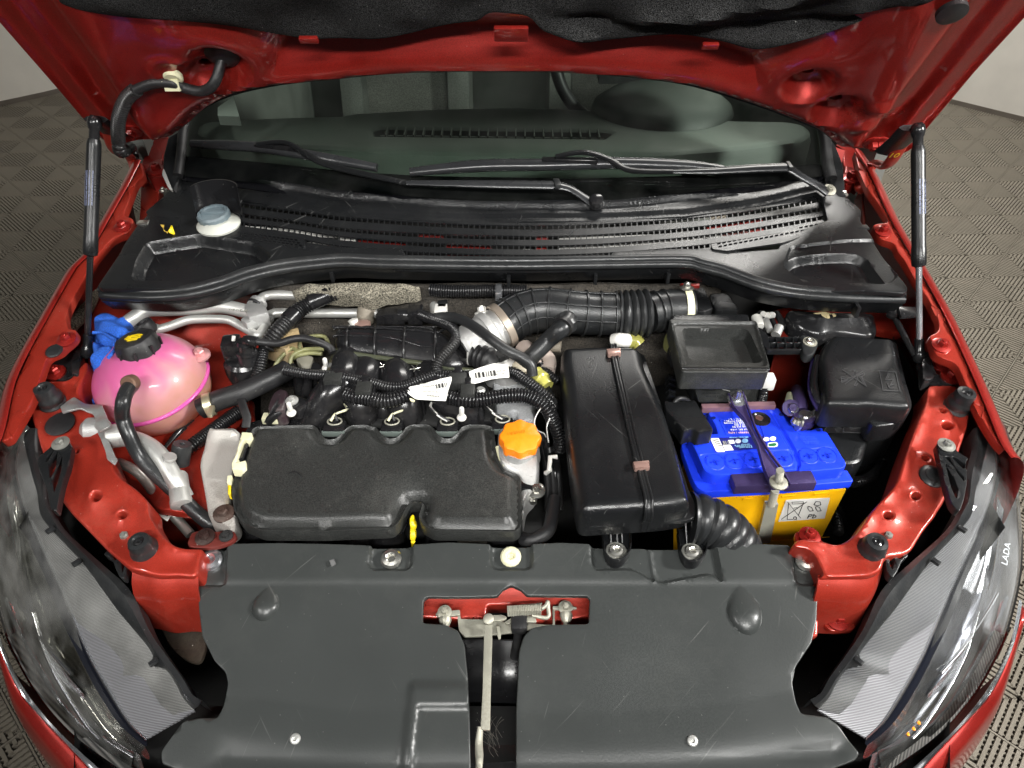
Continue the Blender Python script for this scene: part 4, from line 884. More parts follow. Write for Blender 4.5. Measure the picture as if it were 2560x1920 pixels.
for t, x, y, r, m, cr_ in (('G', 1353, 308, .0125, CHS, True), ('H', 328, 296, .0115, STL, True), ('H', 1098, 284, .0115, PALEC, True), ('I', 812, 310, .0115, STL, True), ('G', 1905, 1462, .0050, ALU, True), ('I', 76, 1475, .0052, ALU, True)):
    bolt(rcp(t, x, y, -.0035 if y < 1000 else -.0035) if y < 1000 else (lambda uv: RC.at(uv[0], uv[1], float(cov_h(np.array([uv[0]]), np.array([uv[1]]), np.array([.05]))[0]) + .0005))(RC.hit(px(t, x, y))), cov, m, r, ax=RC.n, cross=cr_, name='push_rivet' if y > 1000 else 'bolt')
sheet('tape_scrap', RC.up(.006), P('G 2118 310 2150 302 2160 335 2132 352'), MATS['clear_scrap'] if 'clear_scrap' in MATS else mat('clear_scrap', (.12, .12, .12), .2, coat=.5), cov, thick=.0003, sp=1, bev=0, rnd=.001)
# things below the cover: red cross panel, latch, dark condenser
RP = HF('O', 1100, 1320, .745, .25)
xp = sheet('cross_panel', RP, P('G 1270 360 2212 340 H 1200 400 I 900 400 890 800 500 900 H 1700 760 1640 665 1375 720 1180 720 1180 600 945 600 935 690 760 690 500 680 300 640 G 1400 900 1300 700'), REDB, body, thick=.03, sp=.01, h=lambda u, v, d: .010 * np.exp(-((v - .045) / .02) ** 2) + .003 * np.sin(u * 30), bev=.004)
b = MB(); b.box((0, .40, .52), (.86, .05, .30)); b.build('radiator_core', DRK, body, smooth=False)
sheet('air_guide', HF('H', 970, 1200, .66, .8), P('H 780 820 1200 820 1200 1850 800 1850'), GLO, body, thick=.003, sp=.015, h=lambda u, v, d: .004 * np.sin(u * 50) + .004 * np.sin(v * 60))
tube('crash_bar', [W('H', 780, 1185, .62), W('H', 1200, 1185, .62)], .006, mat('tan_strip', (.38, .27, .16), .6), body, smooth=False)
lt = thing('bonnet_latch', 'dirty steel bonnet latch with a coil spring and long release lever', 'latch', tuple(W('M', 620, 400, .75)))
LT = HF('M', 620, 380, .752, .1)
lp = lambda x, y, h=0: LT.at(*LT.hit(px('M', x, y)), h)
def plate(name, s, h=0, th=.003, m=ZINC): return sheet(name, LT.up(h), P(s), m, lt, thick=th, sp=.008, bev=.0006, rnd=.002)
plate('mount_plate', 'M 165 330 180 310 300 298 350 292 380 290 382 330 350 340 290 345 215 352 195 355 180 345', .006)
plate('back_plate', 'M 355 300 380 298 385 370 620 375 800 400 1000 410 1130 420 1180 420 1180 265 1200 262 1200 430 1050 440 900 480 560 520 420 525 370 470')
plate('mount_plate', 'M 1180 258 1340 258 1390 268 1390 280 1340 290 1180 288', .006)
plate('latch_hook', 'M 590 372 640 340 740 332 785 350 780 372 720 388 620 390', .012)
plate('latch_hook', 'M 760 400 840 350 920 338 1010 345 1040 370 1040 400 960 398 900 380 820 400 790 420', .010)
plate('latch_pawl', 'M 690 430 722 430 735 500 730 540 712 545 700 500', .006)
bb_ = plate('lever', 'M 590 420 660 415 658 600 645 1000 640 1330 558 1325 575 1000 585 600', .014, .004)
q = [lp(560, 1330, .012), lp(545, 1450, .004), lp(545, 1560, -.010), lp(540, 1640, -.012)]
tube('lever_tip', q, [.0035, .0045, .005, .004], ZINC, lt, sq=.5)
for x, y in ((250, 330), (1290, 290)):
    bolt(lp(x, y, .006), lt, ZINC, .0072, ax=LT.n)
    v, f = lathe_vf(lp(x + 5, y + 40, .004), (0, -1, -.25), [(.008, 0), (.0085, .004), (.0065, .010), (.0045, .014), (.0045, .024), (.003, .028)], seg=10); mk('stud', v, f, ZINC, lt)
    v, f = lathe_vf(lp(x + 5, y + 88, -.004), (0, -1, -.3), [(.0058, 0), (.0062, .006), (.003, .012)], seg=10); mk('stud_tip', v, f, RED, lt)
hel = [lp(790 + i * (1080 - 790) / 120, 350 - i * .18, .016) + V((0, math.cos(i * 1.05) * .007, math.sin(i * 1.05) * .007)) for i in range(121)]
tube('spring', hel, .0011, ZINC, lt, seg=6, smooth=False)
tube('spring_end', [lp(1080, 330, .016), lp(1120, 300, .016), lp(1135, 270, .016), lp(1140, 320, .012), lp(1145, 370, .01), lp(1110, 390, .01), lp(1000, 372, .012)], .0028, ZINC, lt)
lathe('pivot', lp(630, 420, .016), (0, -.2, 1), [(.007, 0), (.007, .003), (.004, .005), (.0001, .005)], ZINC, lt)
bbox('cable_end', lp(890, 420, .008), (.022, .03, .018), RUB, lt, bev=.006)
tube('cable', [lp(890, 430, .01), lp(880, 500, -.01), lp(850, 600, -.04)], .006, RUB, lt)
# spiders' webs and hair caught under the lever
random.seed(9); b = MB()
for k in range(16):
    p = W('M', random.uniform(640, 760), random.uniform(1420, 1640), .70); pts_ = [p + V((0, 0, .012))]
    an = random.uniform(.7, 1.5); bd = random.uniform(-.35, .35)
    for j in range(5): pts_.append(pts_[-1] + V((math.cos(an + bd * j), -math.sin(an + bd * j), 0)) * -.006)
    v, f = tube_vf(pts_, .00022, seg=3); b.add(v, f)
tag(b.build('animal_hair', mat('pale_hair', (.16, .15, .13), .7)), 'loose tuft of pale hair caught below the latch lever', 'hair tuft', kind='stuff')
# ================================================================ bump stops
def bump_stop(t, x, y, z, label, k=1.0, tilt=(0, -.1, 1)):
    s = thing('bump_stop', label, 'bump stop', tuple(W(t, x, y, z)), 'rubber bump stops on the rails')
    o = W(t, x, y, z); r = .0178 * k
    lathe('rubber_buffer', o, tilt, [(r * .8, -.012), (r * 1.1, -.008), (r * 1.12, -.002), (r, .001), (r, .004), (r * 1.06, .007), (r * 1.02, .012), (r * .9, .015), (r * .88, .020), (r * .84, .026), (r * .74, .031), (r * .45, .032), (r * .36, .030), (r * .30, .026)], RUBG, s, seg=32)
    lathe('centre_button', o + V(tilt).normalized() * .025, tilt, [(r * .34, 0), (r * .34, .005), (r * .2, .006), (r * .14, .004), (.0001, .003)], GLO, s)
    return s
bump_stop('D', 335, 935, .872, 'black rubber bump stop beside the crinkled metal strip and the pink tank')
bump_stop('G', 945, 262, .818, 'black rubber bump stop on the left corner next to the lamp screw')
bump_stop('F', 1785, 965, .872, 'black rubber bump stop near the right strut foot')
bump_stop('I', 1215, 265, .816, 'black rubber bump stop on the right front corner', 1.02)
TL.update({'Q': (1600, 680, .19791), 'R': (2040, 920, .10156), 'S': (1750, 1040, .09766)})
def stroke(name, fr, pts, wd, m, parent, closed=False, hgt=.0006, is_px=True):
    """line drawing lying on a frame: pts are lists of pixel polylines"""
    b = MB()
    for pl in pts:
        q = [V(fr.hit(p)) if is_px else V(p) for p in pl]
        if closed: q.append(q[0])
        for a, c in zip(q, q[1:]):
            d = (c - a)
            if d.length < 1e-6: continue
            d.normalize(); n = V((-d.y, d.x)) * wd / 2; a2 = a - d * wd * .3; c2 = c + d * wd * .3
            vs = [fr.at(*(a2 + n), hgt), fr.at(*(a2 - n), hgt), fr.at(*(c2 - n), hgt), fr.at(*(c2 + n), hgt)]
            vs += [p - fr.n * hgt for p in vs]
            b.add(vs, [(0, 1, 2, 3), (0, 4, 5, 1), (1, 5, 6, 2), (2, 6, 7, 3), (3, 7, 4, 0)])
    return b.build(name, m, parent, smooth=False)
def scrawl(name, fr, a, c, hgt, m, parent, seed=1, bars=False):
    """a printed line too small to read in the photo, or a bar code"""
    rn = random.Random(seed); b = MB(); A, B_ = V(fr.hit(a)), V(fr.hit(c)); d = B_ - A; L = d.length; d.normalize(); n = V((-d.y, d.x)); x = 0
    ha = abs(hgt)
    while x < L:
        w_ = ha * (rn.choice((.1, .18, .3)) if bars else rn.uniform(.25, .6)); g = ha * (rn.choice((.1, .2, .25)) if bars else (.18 if rn.random() < .8 else .5))
        p = A + d * x; hh = hgt if bars else hgt * rn.uniform(.65, 1)
        q = [p, p + d * w_, p + d * w_ + n * hh, p + n * hh]
        b.add([fr.at(*v, .0005) for v in q], [(0, 1, 2, 3)]); x += w_ + g
    return b.build(name, m, parent, smooth=False)
# ================================================================ battery
BT = HF('J', 900, 600, .835); BR = HF('J', 900, 960, .812)
bat = thing('car_battery', 'yellow car battery with a bright blue lid under a dark clamp strap', 'battery', tuple(W('J', 950, 800, .66)))
rim = 'J 298 1020 230 970 180 870 100 640 85 560 140 480 330 260 1060 290 1600 560 1640 790 1712 905 1700 918 940 985'
sheet('lid_rim', BR, P(rim), BBLU, bat, thick=.012, sp=.02, bev=.002, rnd=.008)
sheet('lid_flange', BR.up(-.012), P('J 320 1030 250 960 120 620 300 260 1060 290 1620 600 1690 905 1660 935 960 1000'), BBLU, bat, thick=.010, sp=.03, bev=.001, rnd=.004)
CS = BR.up(-.02)
ca = [CS.at(*CS.hit(px('J', *p))) for p in ((540, 1062), (1640, 998), (1480, 330), (180, 420))]
cb_ = [V((p.x * .995 + .0015, p.y + (.004 if i < 2 else -.004), .60)) for i, p in enumerate(ca)]
xd = (ca[1] - ca[0]).normalized(); ca[0] = ca[0] - xd * .055; cb_[0] = cb_[0] - xd * .055
v = []
for p in (ca, cb_): v += p
mk('case', v, [(0, 1, 2, 3), (4, 7, 6, 5), (0, 4, 5, 1), (1, 5, 6, 2), (2, 6, 7, 3), (3, 7, 4, 0)], BYEL, bat, smooth=False)
lidL = P('J 388 848 300 800 240 665 150 482 390 467 432 467 405 380 335 262 920 225 1010 222 1040 270 1085 340 1160 420 1310 432 1372 408 1440 412 1550 590 1645 735 1640 772 1600 790 1195 828 1190 790 1000 815 880 838')
gr = region(BT, P('J 905 250 955 255 1210 690 1220 750 1190 810 1170 800 1185 740 1170 690 930 290'))
gr2 = region(BT, P('J 780 265 900 262 1150 700 1150 740 1120 765 950 770'))
slope = region(BT, P('J 240 660 850 632 1150 620 1540 585 1700 800 900 900 300 900'))
def lid_h(u, v, d): return -.0035 * ss(gr(u, v), -.001, .0015) + .0012 * ss(gr2(u, v), 0, .0015) - .007 * np.clip(slope(u, v) / .05, 0, 1) - .0006 * ss(slope(u, v), 0, .001)
lid = sheet('lid', BT, lidL, BBLU, bat, thick=.021, sp=.0045, bev=.0025, rnd=.006, h=lid_h, feat=[(gr, (-.001, .0015)), (gr2, (0, .0015)), (slope, (0, .001))])
for x, y in ((408, 728), (588, 718), (770, 708), (1052, 694), (1288, 672), (1464, 664)):
    c = BT.hit(px('J', x, y)); sdn = float(np.clip(slope(np.array([c[0]]), np.array([c[1]])), 0, .05)[0] / .05 * .007)
    o = BT.at(c[0], c[1], -sdn + .0002)
    pl = lathe('cell_plug', o, (0, -.14, 1), [(.0148, -.001), (.0148, .0006), (.0142, .0010), (.0138, .0002), (.0132, .0002), (.0128, .0009), (.0001, .0009)], BBLU, lid, seg=28, ang=20)
    b = MB(); R = Matrix.Rotation(-.14, 3, 'X') @ rotz(.25 + .04 * (x % 7)); b.box(o + V((0, 0, .0014)), (.014, .0026, .0016), R); b.box(o + V((0, 0, .0014)), (.0026, .014, .0016), R); b.build('plug_slot', mat('plug_blue', (.008, .03, .5), .35) if 'plug_blue' not in MATS else MATS['plug_blue'], lid, smooth=False)
T2 = BT.up(.0008)
stroke('moulded_frame', T2, [P('J 450 335 730 330'), P('J 450 335 520 480'), P('J 520 480 745 476')], .0007, mat('frame_blue', (.03, .08, .8), .3), bat)
for i, (x0, x1, y) in enumerate(((700, 530, 338), (740, 500, 356), (745, 498, 374), (700, 590, 392), (705, 580, 410), (740, 552, 436), (765, 535, 466))):
    scrawl('print_line', T2, px('J', x0, y), px('J', x1, y + 4), -.0042, INKW if i < 6 else mat('pink_ink', (.8, .5, .6), .5), bat, seed=i)
sheet('label', T2, P('J 385 508 450 506 720 498 850 492 960 475 990 480 1045 590 1020 603 780 612 440 640 420 632 365 525'), mat('label_navy', (.012, .015, .17), .3), bat, thick=.0004, sp=1, bev=0, rnd=.003)
T3 = T2.up(.0006)
sheet('label_field', T3, P('J 365 522 375 510 440 508 500 638 430 641 415 632'), PAPER, bat, thick=.0003, sp=1, bev=0, rnd=.001)
sheet('label_field', T3, P('J 478 573 550 570 582 622 502 628'), PAPER, bat, thick=.0003, sp=1, bev=0, rnd=.0006)
for t, x, y, rx, ry, m in (('J', 622, 538, 30, 20, INKW), ('J', 688, 534, 30, 20, INKL), ('J', 890, 520, 28, 20, INKW), ('J', 952, 514, 30, 21, INKW)):
    sheet('label_disc', T3, circ(t, x, y, rx, ry, 16), m, bat, thick=.0003, sp=1, bev=0, rnd=0)
sheet('label_field', T3, P('J 528 528 580 526 596 560 545 562'), INKW, bat, thick=.0003, sp=1, bev=0, rnd=0)
sheet('label_pill', T3, P('J 905 552 980 545 1000 560 1000 580 985 592 900 596'), INKW, bat, thick=.0003, sp=1, bev=0, rnd=.003)
T4 = T3.up(.0004)
sheet('label_pill_centre', T4, P('J 912 562 975 554 990 570 975 584 910 588'), mat('dark_green_ink', (.02, .16, .05), .5), bat, thick=.0003, sp=1, bev=0, rnd=.003)
for i, (x0, x1, y) in enumerate(((720, 545, 508), (735, 660, 575), (750, 590, 585), (755, 610, 594), (757, 640, 603))): scrawl('print_line', T3, px('J', x0, y), px('J', x1, y + 3), -.0028, INKL, bat, seed=20 + i)
scrawl('bar_code', T4, px('J', 385, 530), px('J', 455, 632), .008, mat('grey_ink', (.25, .25, .22), .5), bat, seed=5, bars=True)
scrawl('code_square', T4, px('J', 490, 580), px('J', 560, 577), .009, MATS['grey_ink'], bat, seed=6, bars=True)
lathe('indicator_window', T2.at(*T2.hit(px('J', 832, 332)), 0), (0, 0, 1), [(.0155, 0), (.0155, .0012), (.012, .0014), (.011, .0006), (.0001, .0006)], GLO, bat, seg=24)
lathe('indicator_eye', T2.at(*T2.hit(px('J', 822, 322)), .0006), (0, 0, 1), [(.006, 0), (.006, .0006), (.0001, .0012)], mat('clear_brown', (.12, .06, .05), .1, coat=1), bat)
for x, y in ((392, 320), (235, 490), (1030, 288), (1378, 432)): lathe('lid_notch', T2.at(*T2.hit(px('J', x, y)), 0), (0, 0, 1), [(.0035, 0), (.0035, .0004), (.0001, .0004)], INKB, bat, seg=10)
for x0, x1, y in ((1350, 1220, 505), (1370, 1215, 525), (1390, 1235, 548), (1385, 1250, 565)): scrawl('moulded_line', T2, px('J', x0, y), px('J', x1, y + 3), -.0036, MATS['frame_blue'], bat, seed=x0)
FV = Fr(ca[0].lerp(cb_[0], .5) + (ca[0].lerp(cb_[0], .5) - ca[2].lerp(cb_[2], .5)).normalized() * .0, xd, (cb_[0] - ca[0]) * -1)
FV = Fr(ca[0] - FV.n * 0 + FV.n * .0008, xd, ca[0] - cb_[0])
sheet('warning_label', FV, P('J 1075 1095 1490 1073 1440 1268 1000 1300'), WHT, bat, thick=.0004, sp=1, bev=0, rnd=.001)
F5 = FV.up(.0006)
stroke('crossed_bin_symbol', F5, [P('J 1090 1112 1212 1262'), P('J 1270 1110 1030 1275'), P('J 1100 1120 1085 1275 1140 1275'), P('J 1240 1118 1190 1240'), P('J 1130 1112 1240 1108 1235 1125 1135 1130 1130 1112'), P('J 1148 1168 1180 1165')], .0007, INK, bat)
stroke('bin_wheel', F5, [circ('J', 1160, 1264, 15, 13, 12)], .0009, INK, bat, closed=True)
rec = []
for k, (cx, cy) in enumerate(((1368, 1125), (1310, 1172), (1385, 1172))):
    rec.append(P('J %d %d %d %d %d %d %d %d %d %d' % (cx - 32, cy + 12, cx - 10, cy - 18, cx + 28, cy - 16, cx + 36, cy + 12, cx + 8, cy + 20)) if k == 0 else P('J %d %d %d %d %d %d %d %d %d %d' % (cx - 28, cy - 20, cx + 4, cy - 12, cx + 22, cy + 22, cx - 14, cy + 26, cx - 30, cy)))
stroke('recycling_symbol', F5, rec, .0008, INK, bat, closed=True)
c = F5.hit(px('J', 1320, 1248)); text('lead_sign', 'Pb', F5.at(*c, .0002), F5.ex, F5.ey, .0155, INK, bat)
stroke('case_ribs', FV, [P('J 670 1098 670 1078 870 1066'), P('J 1040 1072 1040 1055 1170 1046'), P('J 1345 1048 1345 1032 1460 1024'), P('J 890 1480 1480 1440')], .0012, BYEL, bat, hgt=.001)
# lead post, clamps and cable
LP = W('J', 1248, 300, .848)
lathe('terminal_post', LP, (0, 0, 1), [(.0105, -.02), (.0095, .004), (.0085, .005), (.0001, .004)], STL, bat)
tcl = thing('battery_clamp', 'purple stained battery cable clamp with bare nuts on the right post', 'cable clamp', tuple(LP))
lathe('clamp_ring', LP + V((0, 0, -.010)), (0, 0, 1), [(.011, 0), (.0165, 0), (.0165, .011), (.0105, .011)], PURP, tcl)
bbox('clamp_jaw', W('J', 1320, 300, .846), (.030, .014, .012), CHS, tcl, R=rotz(.1), bev=.003)
bbox('clamp_jaw', W('J', 1240, 370, .838), (.024, .022, .010), PURP, tcl, R=rotz(.4), bev=.003)
for x, y, ax in ((1195, 365, (-1, .1, .3)), (1350, 300, (1, -.2, .2))): bolt(W('J', x, y, .845), tcl, STL, .010, ax=ax)
tube('cable', [W('J', 1215, 250, .846), W('J', 1205, 180, .85), W('J', 1190, 110, .84), W('J', 1180, 60, .80)], .0105, PURP, tcl)
tube('thin_cable', [W('J', 1120, 230, .85), W('J', 1105, 170, .85), W('J', 1108, 95, .84)], [.008, .006, .0045], mat('olive_grey', (.35, .36, .25), .5, dust=.3), tcl)
bolt(W('J', 1118, 225, .852), tcl, PURP, .010, ax=(0, -.6, .6))
lathe('nut', W('J', 1120, 240, .85), (.2, -.5, 1), [(.009, 0), (.009, .008), (.006, .009)], CHS, tcl, seg=6)
# clamp strap over the lid
HB = HF('J', 800, 500, .850, .03)
st = thing('battery_strap', 'dark purple steel hold-down strap across the battery lid', 'hold-down strap', tuple(HB.o))
sheet('strap', HB, P('J 520 110 540 85 655 95 680 170 742 330 770 420 850 570 930 690 1030 820 1105 965 1098 975 938 990 920 950 860 800 800 580 680 345 570 225'), PURP, st, thick=.0025, sp=.01, rnd=.003, bev=.0008)
for s_ in ('J 520 110 570 225 680 345 800 580 860 800 920 950 938 990', 'J 655 95 680 170 742 330 770 420 850 570 930 690 1030 820 1105 965'):
    q = [HB.at(*HB.hit(p)) for p in P(s_)]
    loft('strap_flange', [q, [p + V((0, 0, .0055)) for p in q]], PURP, st, n=20, thick=V((.0022, 0, 0)), ang=60, smooth=False)
bbox('cross_bar', W('J', 755, 935, .826), (.060, .024, .018), PURP, st, R=rotz(.06), bev=.002); bbox('cross_bar', W('J', 1180, 915, .826), (.046, .024, .018), PURP, st, R=rotz(.06), bev=.002)
bolt(W('J', 612, 145, .853), st, CHS, .0115); lathe('threaded_end', W('J', 618, 130, .862), (0, .1, 1), [(.0042, 0)] + [(.0042 + .0006 * (i % 2), .002 * i) for i in range(1, 8)] + [(.001, .017)], CHS, st)
bolt(W('J', 1003, 930, .853), st, ZINC, .0095)
v, f = tube_vf([W('J', 1003, 930, .852), W('J', 1020, 815, .885)], .0052, seg=12, corr=(.0022, .0005), smooth=False); mk('threaded_end', v, f, ZINC, st)
v, f = tube_vf([W('J', 975, 1000, .83), W('J', 935, 1140, .79)], .0055, seg=12, corr=(.0022, .0004), smooth=False); mk('tie_rod', v, f, ZINC, st)
q = P('J 885 1140 1003 1138 925 1500 800 1500'); a = [W('J', 885, 1140, .79), W('J', 1003, 1138, .79)]; bsl = [W('J', 925, 1500, .70), W('J', 800, 1500, .70)]
loft('rod_sleeve', [[a[0], a[1]], [bsl[1], bsl[0]]], mat('grey_plated_sleeve', (.36, .36, .30), .55, .4, dust=.6, dcol=(.12, .12, .09), dscale=350), st, n=3, thick=V((0, .008, 0)), smooth=False)
bbox('rear_bar', W('J', 445, 228, .838), (.058, .010, .012), mat('rusty_purple', (.22, .12, .14), .5, .2, dust=.8, dcol=(.45, .22, .1), dscale=60), st, bev=.001, R=rotz(.02)); bbox('rear_bar', W('J', 820, 210, .838), (.05, .010, .012), MATS['rusty_purple'], st, bev=.001, R=rotz(.02))
# covered left pole
PB = HF('J', 200, 300, .868)
tc_ = thing('terminal_cover', 'small black box covering the left battery pole', 'terminal cover', tuple(PB.o))
sheet('cover', PB, P('J -70 140 0 160 218 148 300 285 395 435 250 452 205 415 140 430 108 440 60 360 0 300 -60 240'), BLK, tc_, thick=.026, sp=.01, rnd=.004, bev=.003, h=lambda u, v, d: .0015 * np.sin(u * 60))
tube('wire', [W('J', 20, 180, .86), W('J', 60, 140, .865), W('J', 120, 140, .86), W('J', 160, 170, .85)], .004, RUB, tc_)
# ================================================================ long air filter housing
AF = HF('O', 1340, 950, .885, .06)
af = thing('air_filter_box', 'tall black air filter box with a strap down its lid and two screw feet', 'air filter box', tuple(W('O', 1360, 950, .75)))
ao = P('O 1212 770 1214 750 1222 745 1290 741 1372 742 1388 752 1396 790 1440 885 1470 985 1490 1060 1497 1085 1440 1094 1380 1098 1252 1106 1246 1060 1236 1000 1222 860')
sheet('lid', AF, ao, BLK, af, thick=.040, sp=.008, rnd=.014, bev=.018, rings=[.003, .007, .011, .015, .018], h=lambda u, v, d: -.0008 * np.cos(u * 40) - .022 * np.clip((AFy - v) / .05, 0, 1) ** 2 if False else 0 * u)
b = MB(); b.box(W('O', 1350, 960, .72) + V((.01, 0, 0)), (.17, .25, .2)); 
sheet('lower_box', AF.up(-.045), P('O 1225 790 1380 780 1420 890 1440 985 1400 1000 1262 1005 1236 960'), BLK, af, thick=.08, sp=.02, rnd=.012, bev=.003)
sheet('joint_flange', AF.up(-.036), P('O 1210 775 1389 760 1434 890 1464 985 1488 1060 1502 1085 1504 1122 1252 1140 1228 1000'), BLK, af, thick=.006, sp=.03, rnd=.014, bev=.001)
fa = lambda x, y, h: AF.at(*AF.hit((x, y)), h)
E_ = fa(1403, 1097, 0); b_ = .0215
q = [fa(1323, 738, -.006), fa(1325, 752, .0025), fa(1331, 790, .003), fa(1349, 870, .003), fa(1367, 950, .003), fa(1385, 1020, .003)]
q += [E_ + V((0, .018 - b_ * math.sin(t_), -.018 + b_ * math.cos(t_))) for t_ in (0, .5, 1.0, 1.5)] + [E_ + V((-.001, -.004, -.03)), E_ + V((-.002, -.006, -.042))]
sp_ = thing('lid_strap', 'narrow black strap running down the air filter lid through two small brown clips', 'strap', tuple(q[3]))
b = MB(); cu = cat(q, 6)
for off in (-.0042, .0042):
    v, f = tube_vf([p + V((off, 0, .0005)) for p in q], .0022, seg=8); b.add(v, f)
v, f = tube_vf(q, .0044, seg=8, sq=.35); b.add(v, f); b.build('band', BLK, sp_, ang=60)
for x, y in ((1325, 768), (1384, 1012)):
    cl_ = bbox('clip', fa(x, y, .005), (.022, .013, .010), BRN, sp_, R=rotz(.12), bev=.003)
    bbox('clip_lip', fa(x, y - 8, .003), (.023, .005, .006), BRN, cl_, R=rotz(.12), bev=.0015)
    scrawl('clip_mark', AF.up(.0105), (x - 7, y + 1), (x + 8, y), .0025, mat('clip_ink', (.18, .1, .08), .5) if 'clip_ink' not in MATS else MATS['clip_ink'], sp_, seed=3)
def foot(t, cx, cy, z):
    fr = Fr(W(t, cx, cy, z), (1, 0, 0), (0, 1, .02)); k = TL[t][2] / K1
    o_ = P(' '.join([t] + ['%f %f' % (cx + dx, cy + dy) for dx, dy in ((-96, -150), (-84, -20), (-72, 40), (-36, 90), (16, 96), (66, 62), (92, 0), (88, -150))]))
    sheet('foot', fr, o_, BLK, af, thick=.006, sp=.02, rnd=.008, bev=.001)
    rim_ = [fr.at(*fr.hit(p), .0) for p in o_]
    loft('foot_rim', [rim_, [p + V((0, 0, .012)) for p in rim_]], BLK, af, n=30, thick=V((0, .003, 0)), ang=60)
    for dx in (-36, 4, 36):
        a = fr.at(*fr.hit(px(t, cx + dx, cy - 45)), .002)
        mk('foot_rib', [a, a + V((0, .050, 0)), a + V((0, .050, .035)), a + V((.0016, 0, 0)), a + V((.0016, .050, 0)), a + V((.0016, .050, .035))], [(0, 1, 2), (3, 5, 4), (0, 2, 5, 3), (0, 3, 4, 1)], BLK, af, smooth=False)
    lathe('bushing', fr.at(*fr.hit(px(t, cx, cy + 12)), 0), (0, -.05, 1), [(.0145, 0), (.0145, .004), (.012, .005), (.0085, .0045)], mat('grey_washer', (.22, .22, .2), .5, .5, dust=.5) if 'grey_washer' not in MATS else MATS['grey_washer'], af)
    bolt(fr.at(*fr.hit(px(t, cx, cy + 12)), .004), af, STL, .0085, cross=True)
foot('H', 1775, 250, .802); foot('I', 75, 256, .802)
# corrugated intake duct
du = thing('intake_duct', 'fat grey corrugated rubber duct curving down beside the battery', 'duct', tuple(W('O', 1560, 1130, .79)))
tube('duct', [W('O', 1490, 1120, .815), W('O', 1520, 1125, .812), W('O', 1560, 1145, .80), W('O', 1592, 1185, .77), W('O', 1605, 1240, .72)], [.036, .034, .034, .034, .034], RUBG, du, corr=(.0150, .0018), cprof=(1, .85, -1, .85), seg=32, ang=35)
b = MB()
for i, p in enumerate(([1506, 1092], [1533, 1096], [1560, 1108], [1583, 1128])): pass
# ================================================================ open tray box behind the battery
TB = HF('O', 1550, 740, .925, .04)
tb = thing('air_inlet_housing', 'black housing with an open rectangular tray on top behind the battery', 'housing', tuple(W('O', 1550, 750, .8)))
rec1 = region(TB, P('Q 450 600 1185 608 1355 985 545 962'))
rec2 = region(TB, P('Q 335 555 1270 555 1400 1050 470 1045'))
def tray_h(u, v, d): return -.020 * ss(rec1(u, v), 0, .005) + .003 * (1 - ss(rec2(u, v), 0, .002)) - .002 * ss(rec2(u, v), .002, .004)
sheet('tray', TB, P('Q 320 530 345 525 1265 545 1280 575 1412 1030 1405 1085 1380 1110 470 1105 450 1085 440 1040'), GRN, tb, h=tray_h, thick=.034, sp=.0055, rnd=.005, bev=.002, ang=50, feat=[(rec1, (0, .0025, .005)), (rec2, (0, .002, .004))])
sheet('back_ledge', TB.up(-.002), P('Q 360 470 380 455 1170 452 1190 470 1200 550 320 540'), BLK, tb, thick=.04, sp=.02, rnd=.006, bev=.004)
sheet('lower_box', TB.up(-.05), P('Q 400 640 1350 640 1370 980 1375 1020 1370 1090 640 1090 620 1060'), BLK, tb, thick=.06, sp=.02, rnd=.01, bev=.006, h=lambda u, v, d: .002 * np.sin(u * 80) * np.sin(v * 60))
FB = Fr(W('Q', 950, 1200, .86), (1, 0, 0), (0, .25, 1))
sheet('front_face', FB, P('Q 620 1115 1385 1115 1340 1250 1280 1420 640 1430 600 1300'), GRN, tb, thick=.02, sp=.02, rnd=.004, bev=.002)
for s_ in ('Q 680 1120 750 1120 765 1205 670 1200', 'Q 1105 1135 1260 1130 1275 1210 1085 1205'):
    sheet('snap_tab', FB.up(.006), P(s_), BLK, tb, thick=.006, sp=1, rnd=.002, bev=.001)
for i, (x0, x1, y) in enumerate(((850, 1020, 1165), (830, 1040, 1195), (680, 880, 1330), (720, 850, 1365))): scrawl('moulded_line', FB.up(.001), px('Q', x0, y), px('Q', x1, y), .0035, MATS['wiper_grey'], tb, seed=60 + i)
stroke('scuff', FB.up(.001), [P('Q 750 1240 850 1250 940 1275'), P('Q 1100 1240 1250 1270'), P('Q 900 1280 980 1300')], .0008, mat('pale_scuff', (.4, .4, .38), .6), tb, hgt=.0002)
tube('bead', [TB.at(*TB.hit(px('Q', 455, 1062)), .001), TB.at(*TB.hit(px('Q', 1408, 1068)), .001)], .003, BLK, tb, smooth=False)
# steps down the left side of it
for k in range(4): bbox('step_tooth', W('Q', 330, 1170 + 62 * k, .84 - .004 * k), (.014, .010, .012), BLK, tb, R=Matrix.Rotation(.5, 3, 'Y'), bev=.001)
wcl = bbox('white_clip', W('Q', 1385, 1195, .86), (.022, .020, .024), WHT, tb, bev=.003)
for p0, p1 in (((-60, 0), (0, 0)),): pass
v, f = tube_vf([W('Q', 1350, 1270, .85), W('Q', 1345, 1350, .84), W('Q', 1320, 1430, .82)], .007, seg=12, corr=(.0035, .0008)); mk('corrugated_sleeve', v, f, CON, tb)
lathe('amber_inlet', W('Q', 340, 770, .885), (-1, 0, .2), [(.016, -.01), (.018, -.004), (.016, 0), (.018, .004), (.015, .008)], OLIVE, tb)
bbox('side_catch', W('Q', 385, 930, .885), (.022, .03, .03), GLO, tb, R=rotz(.2), bev=.008)
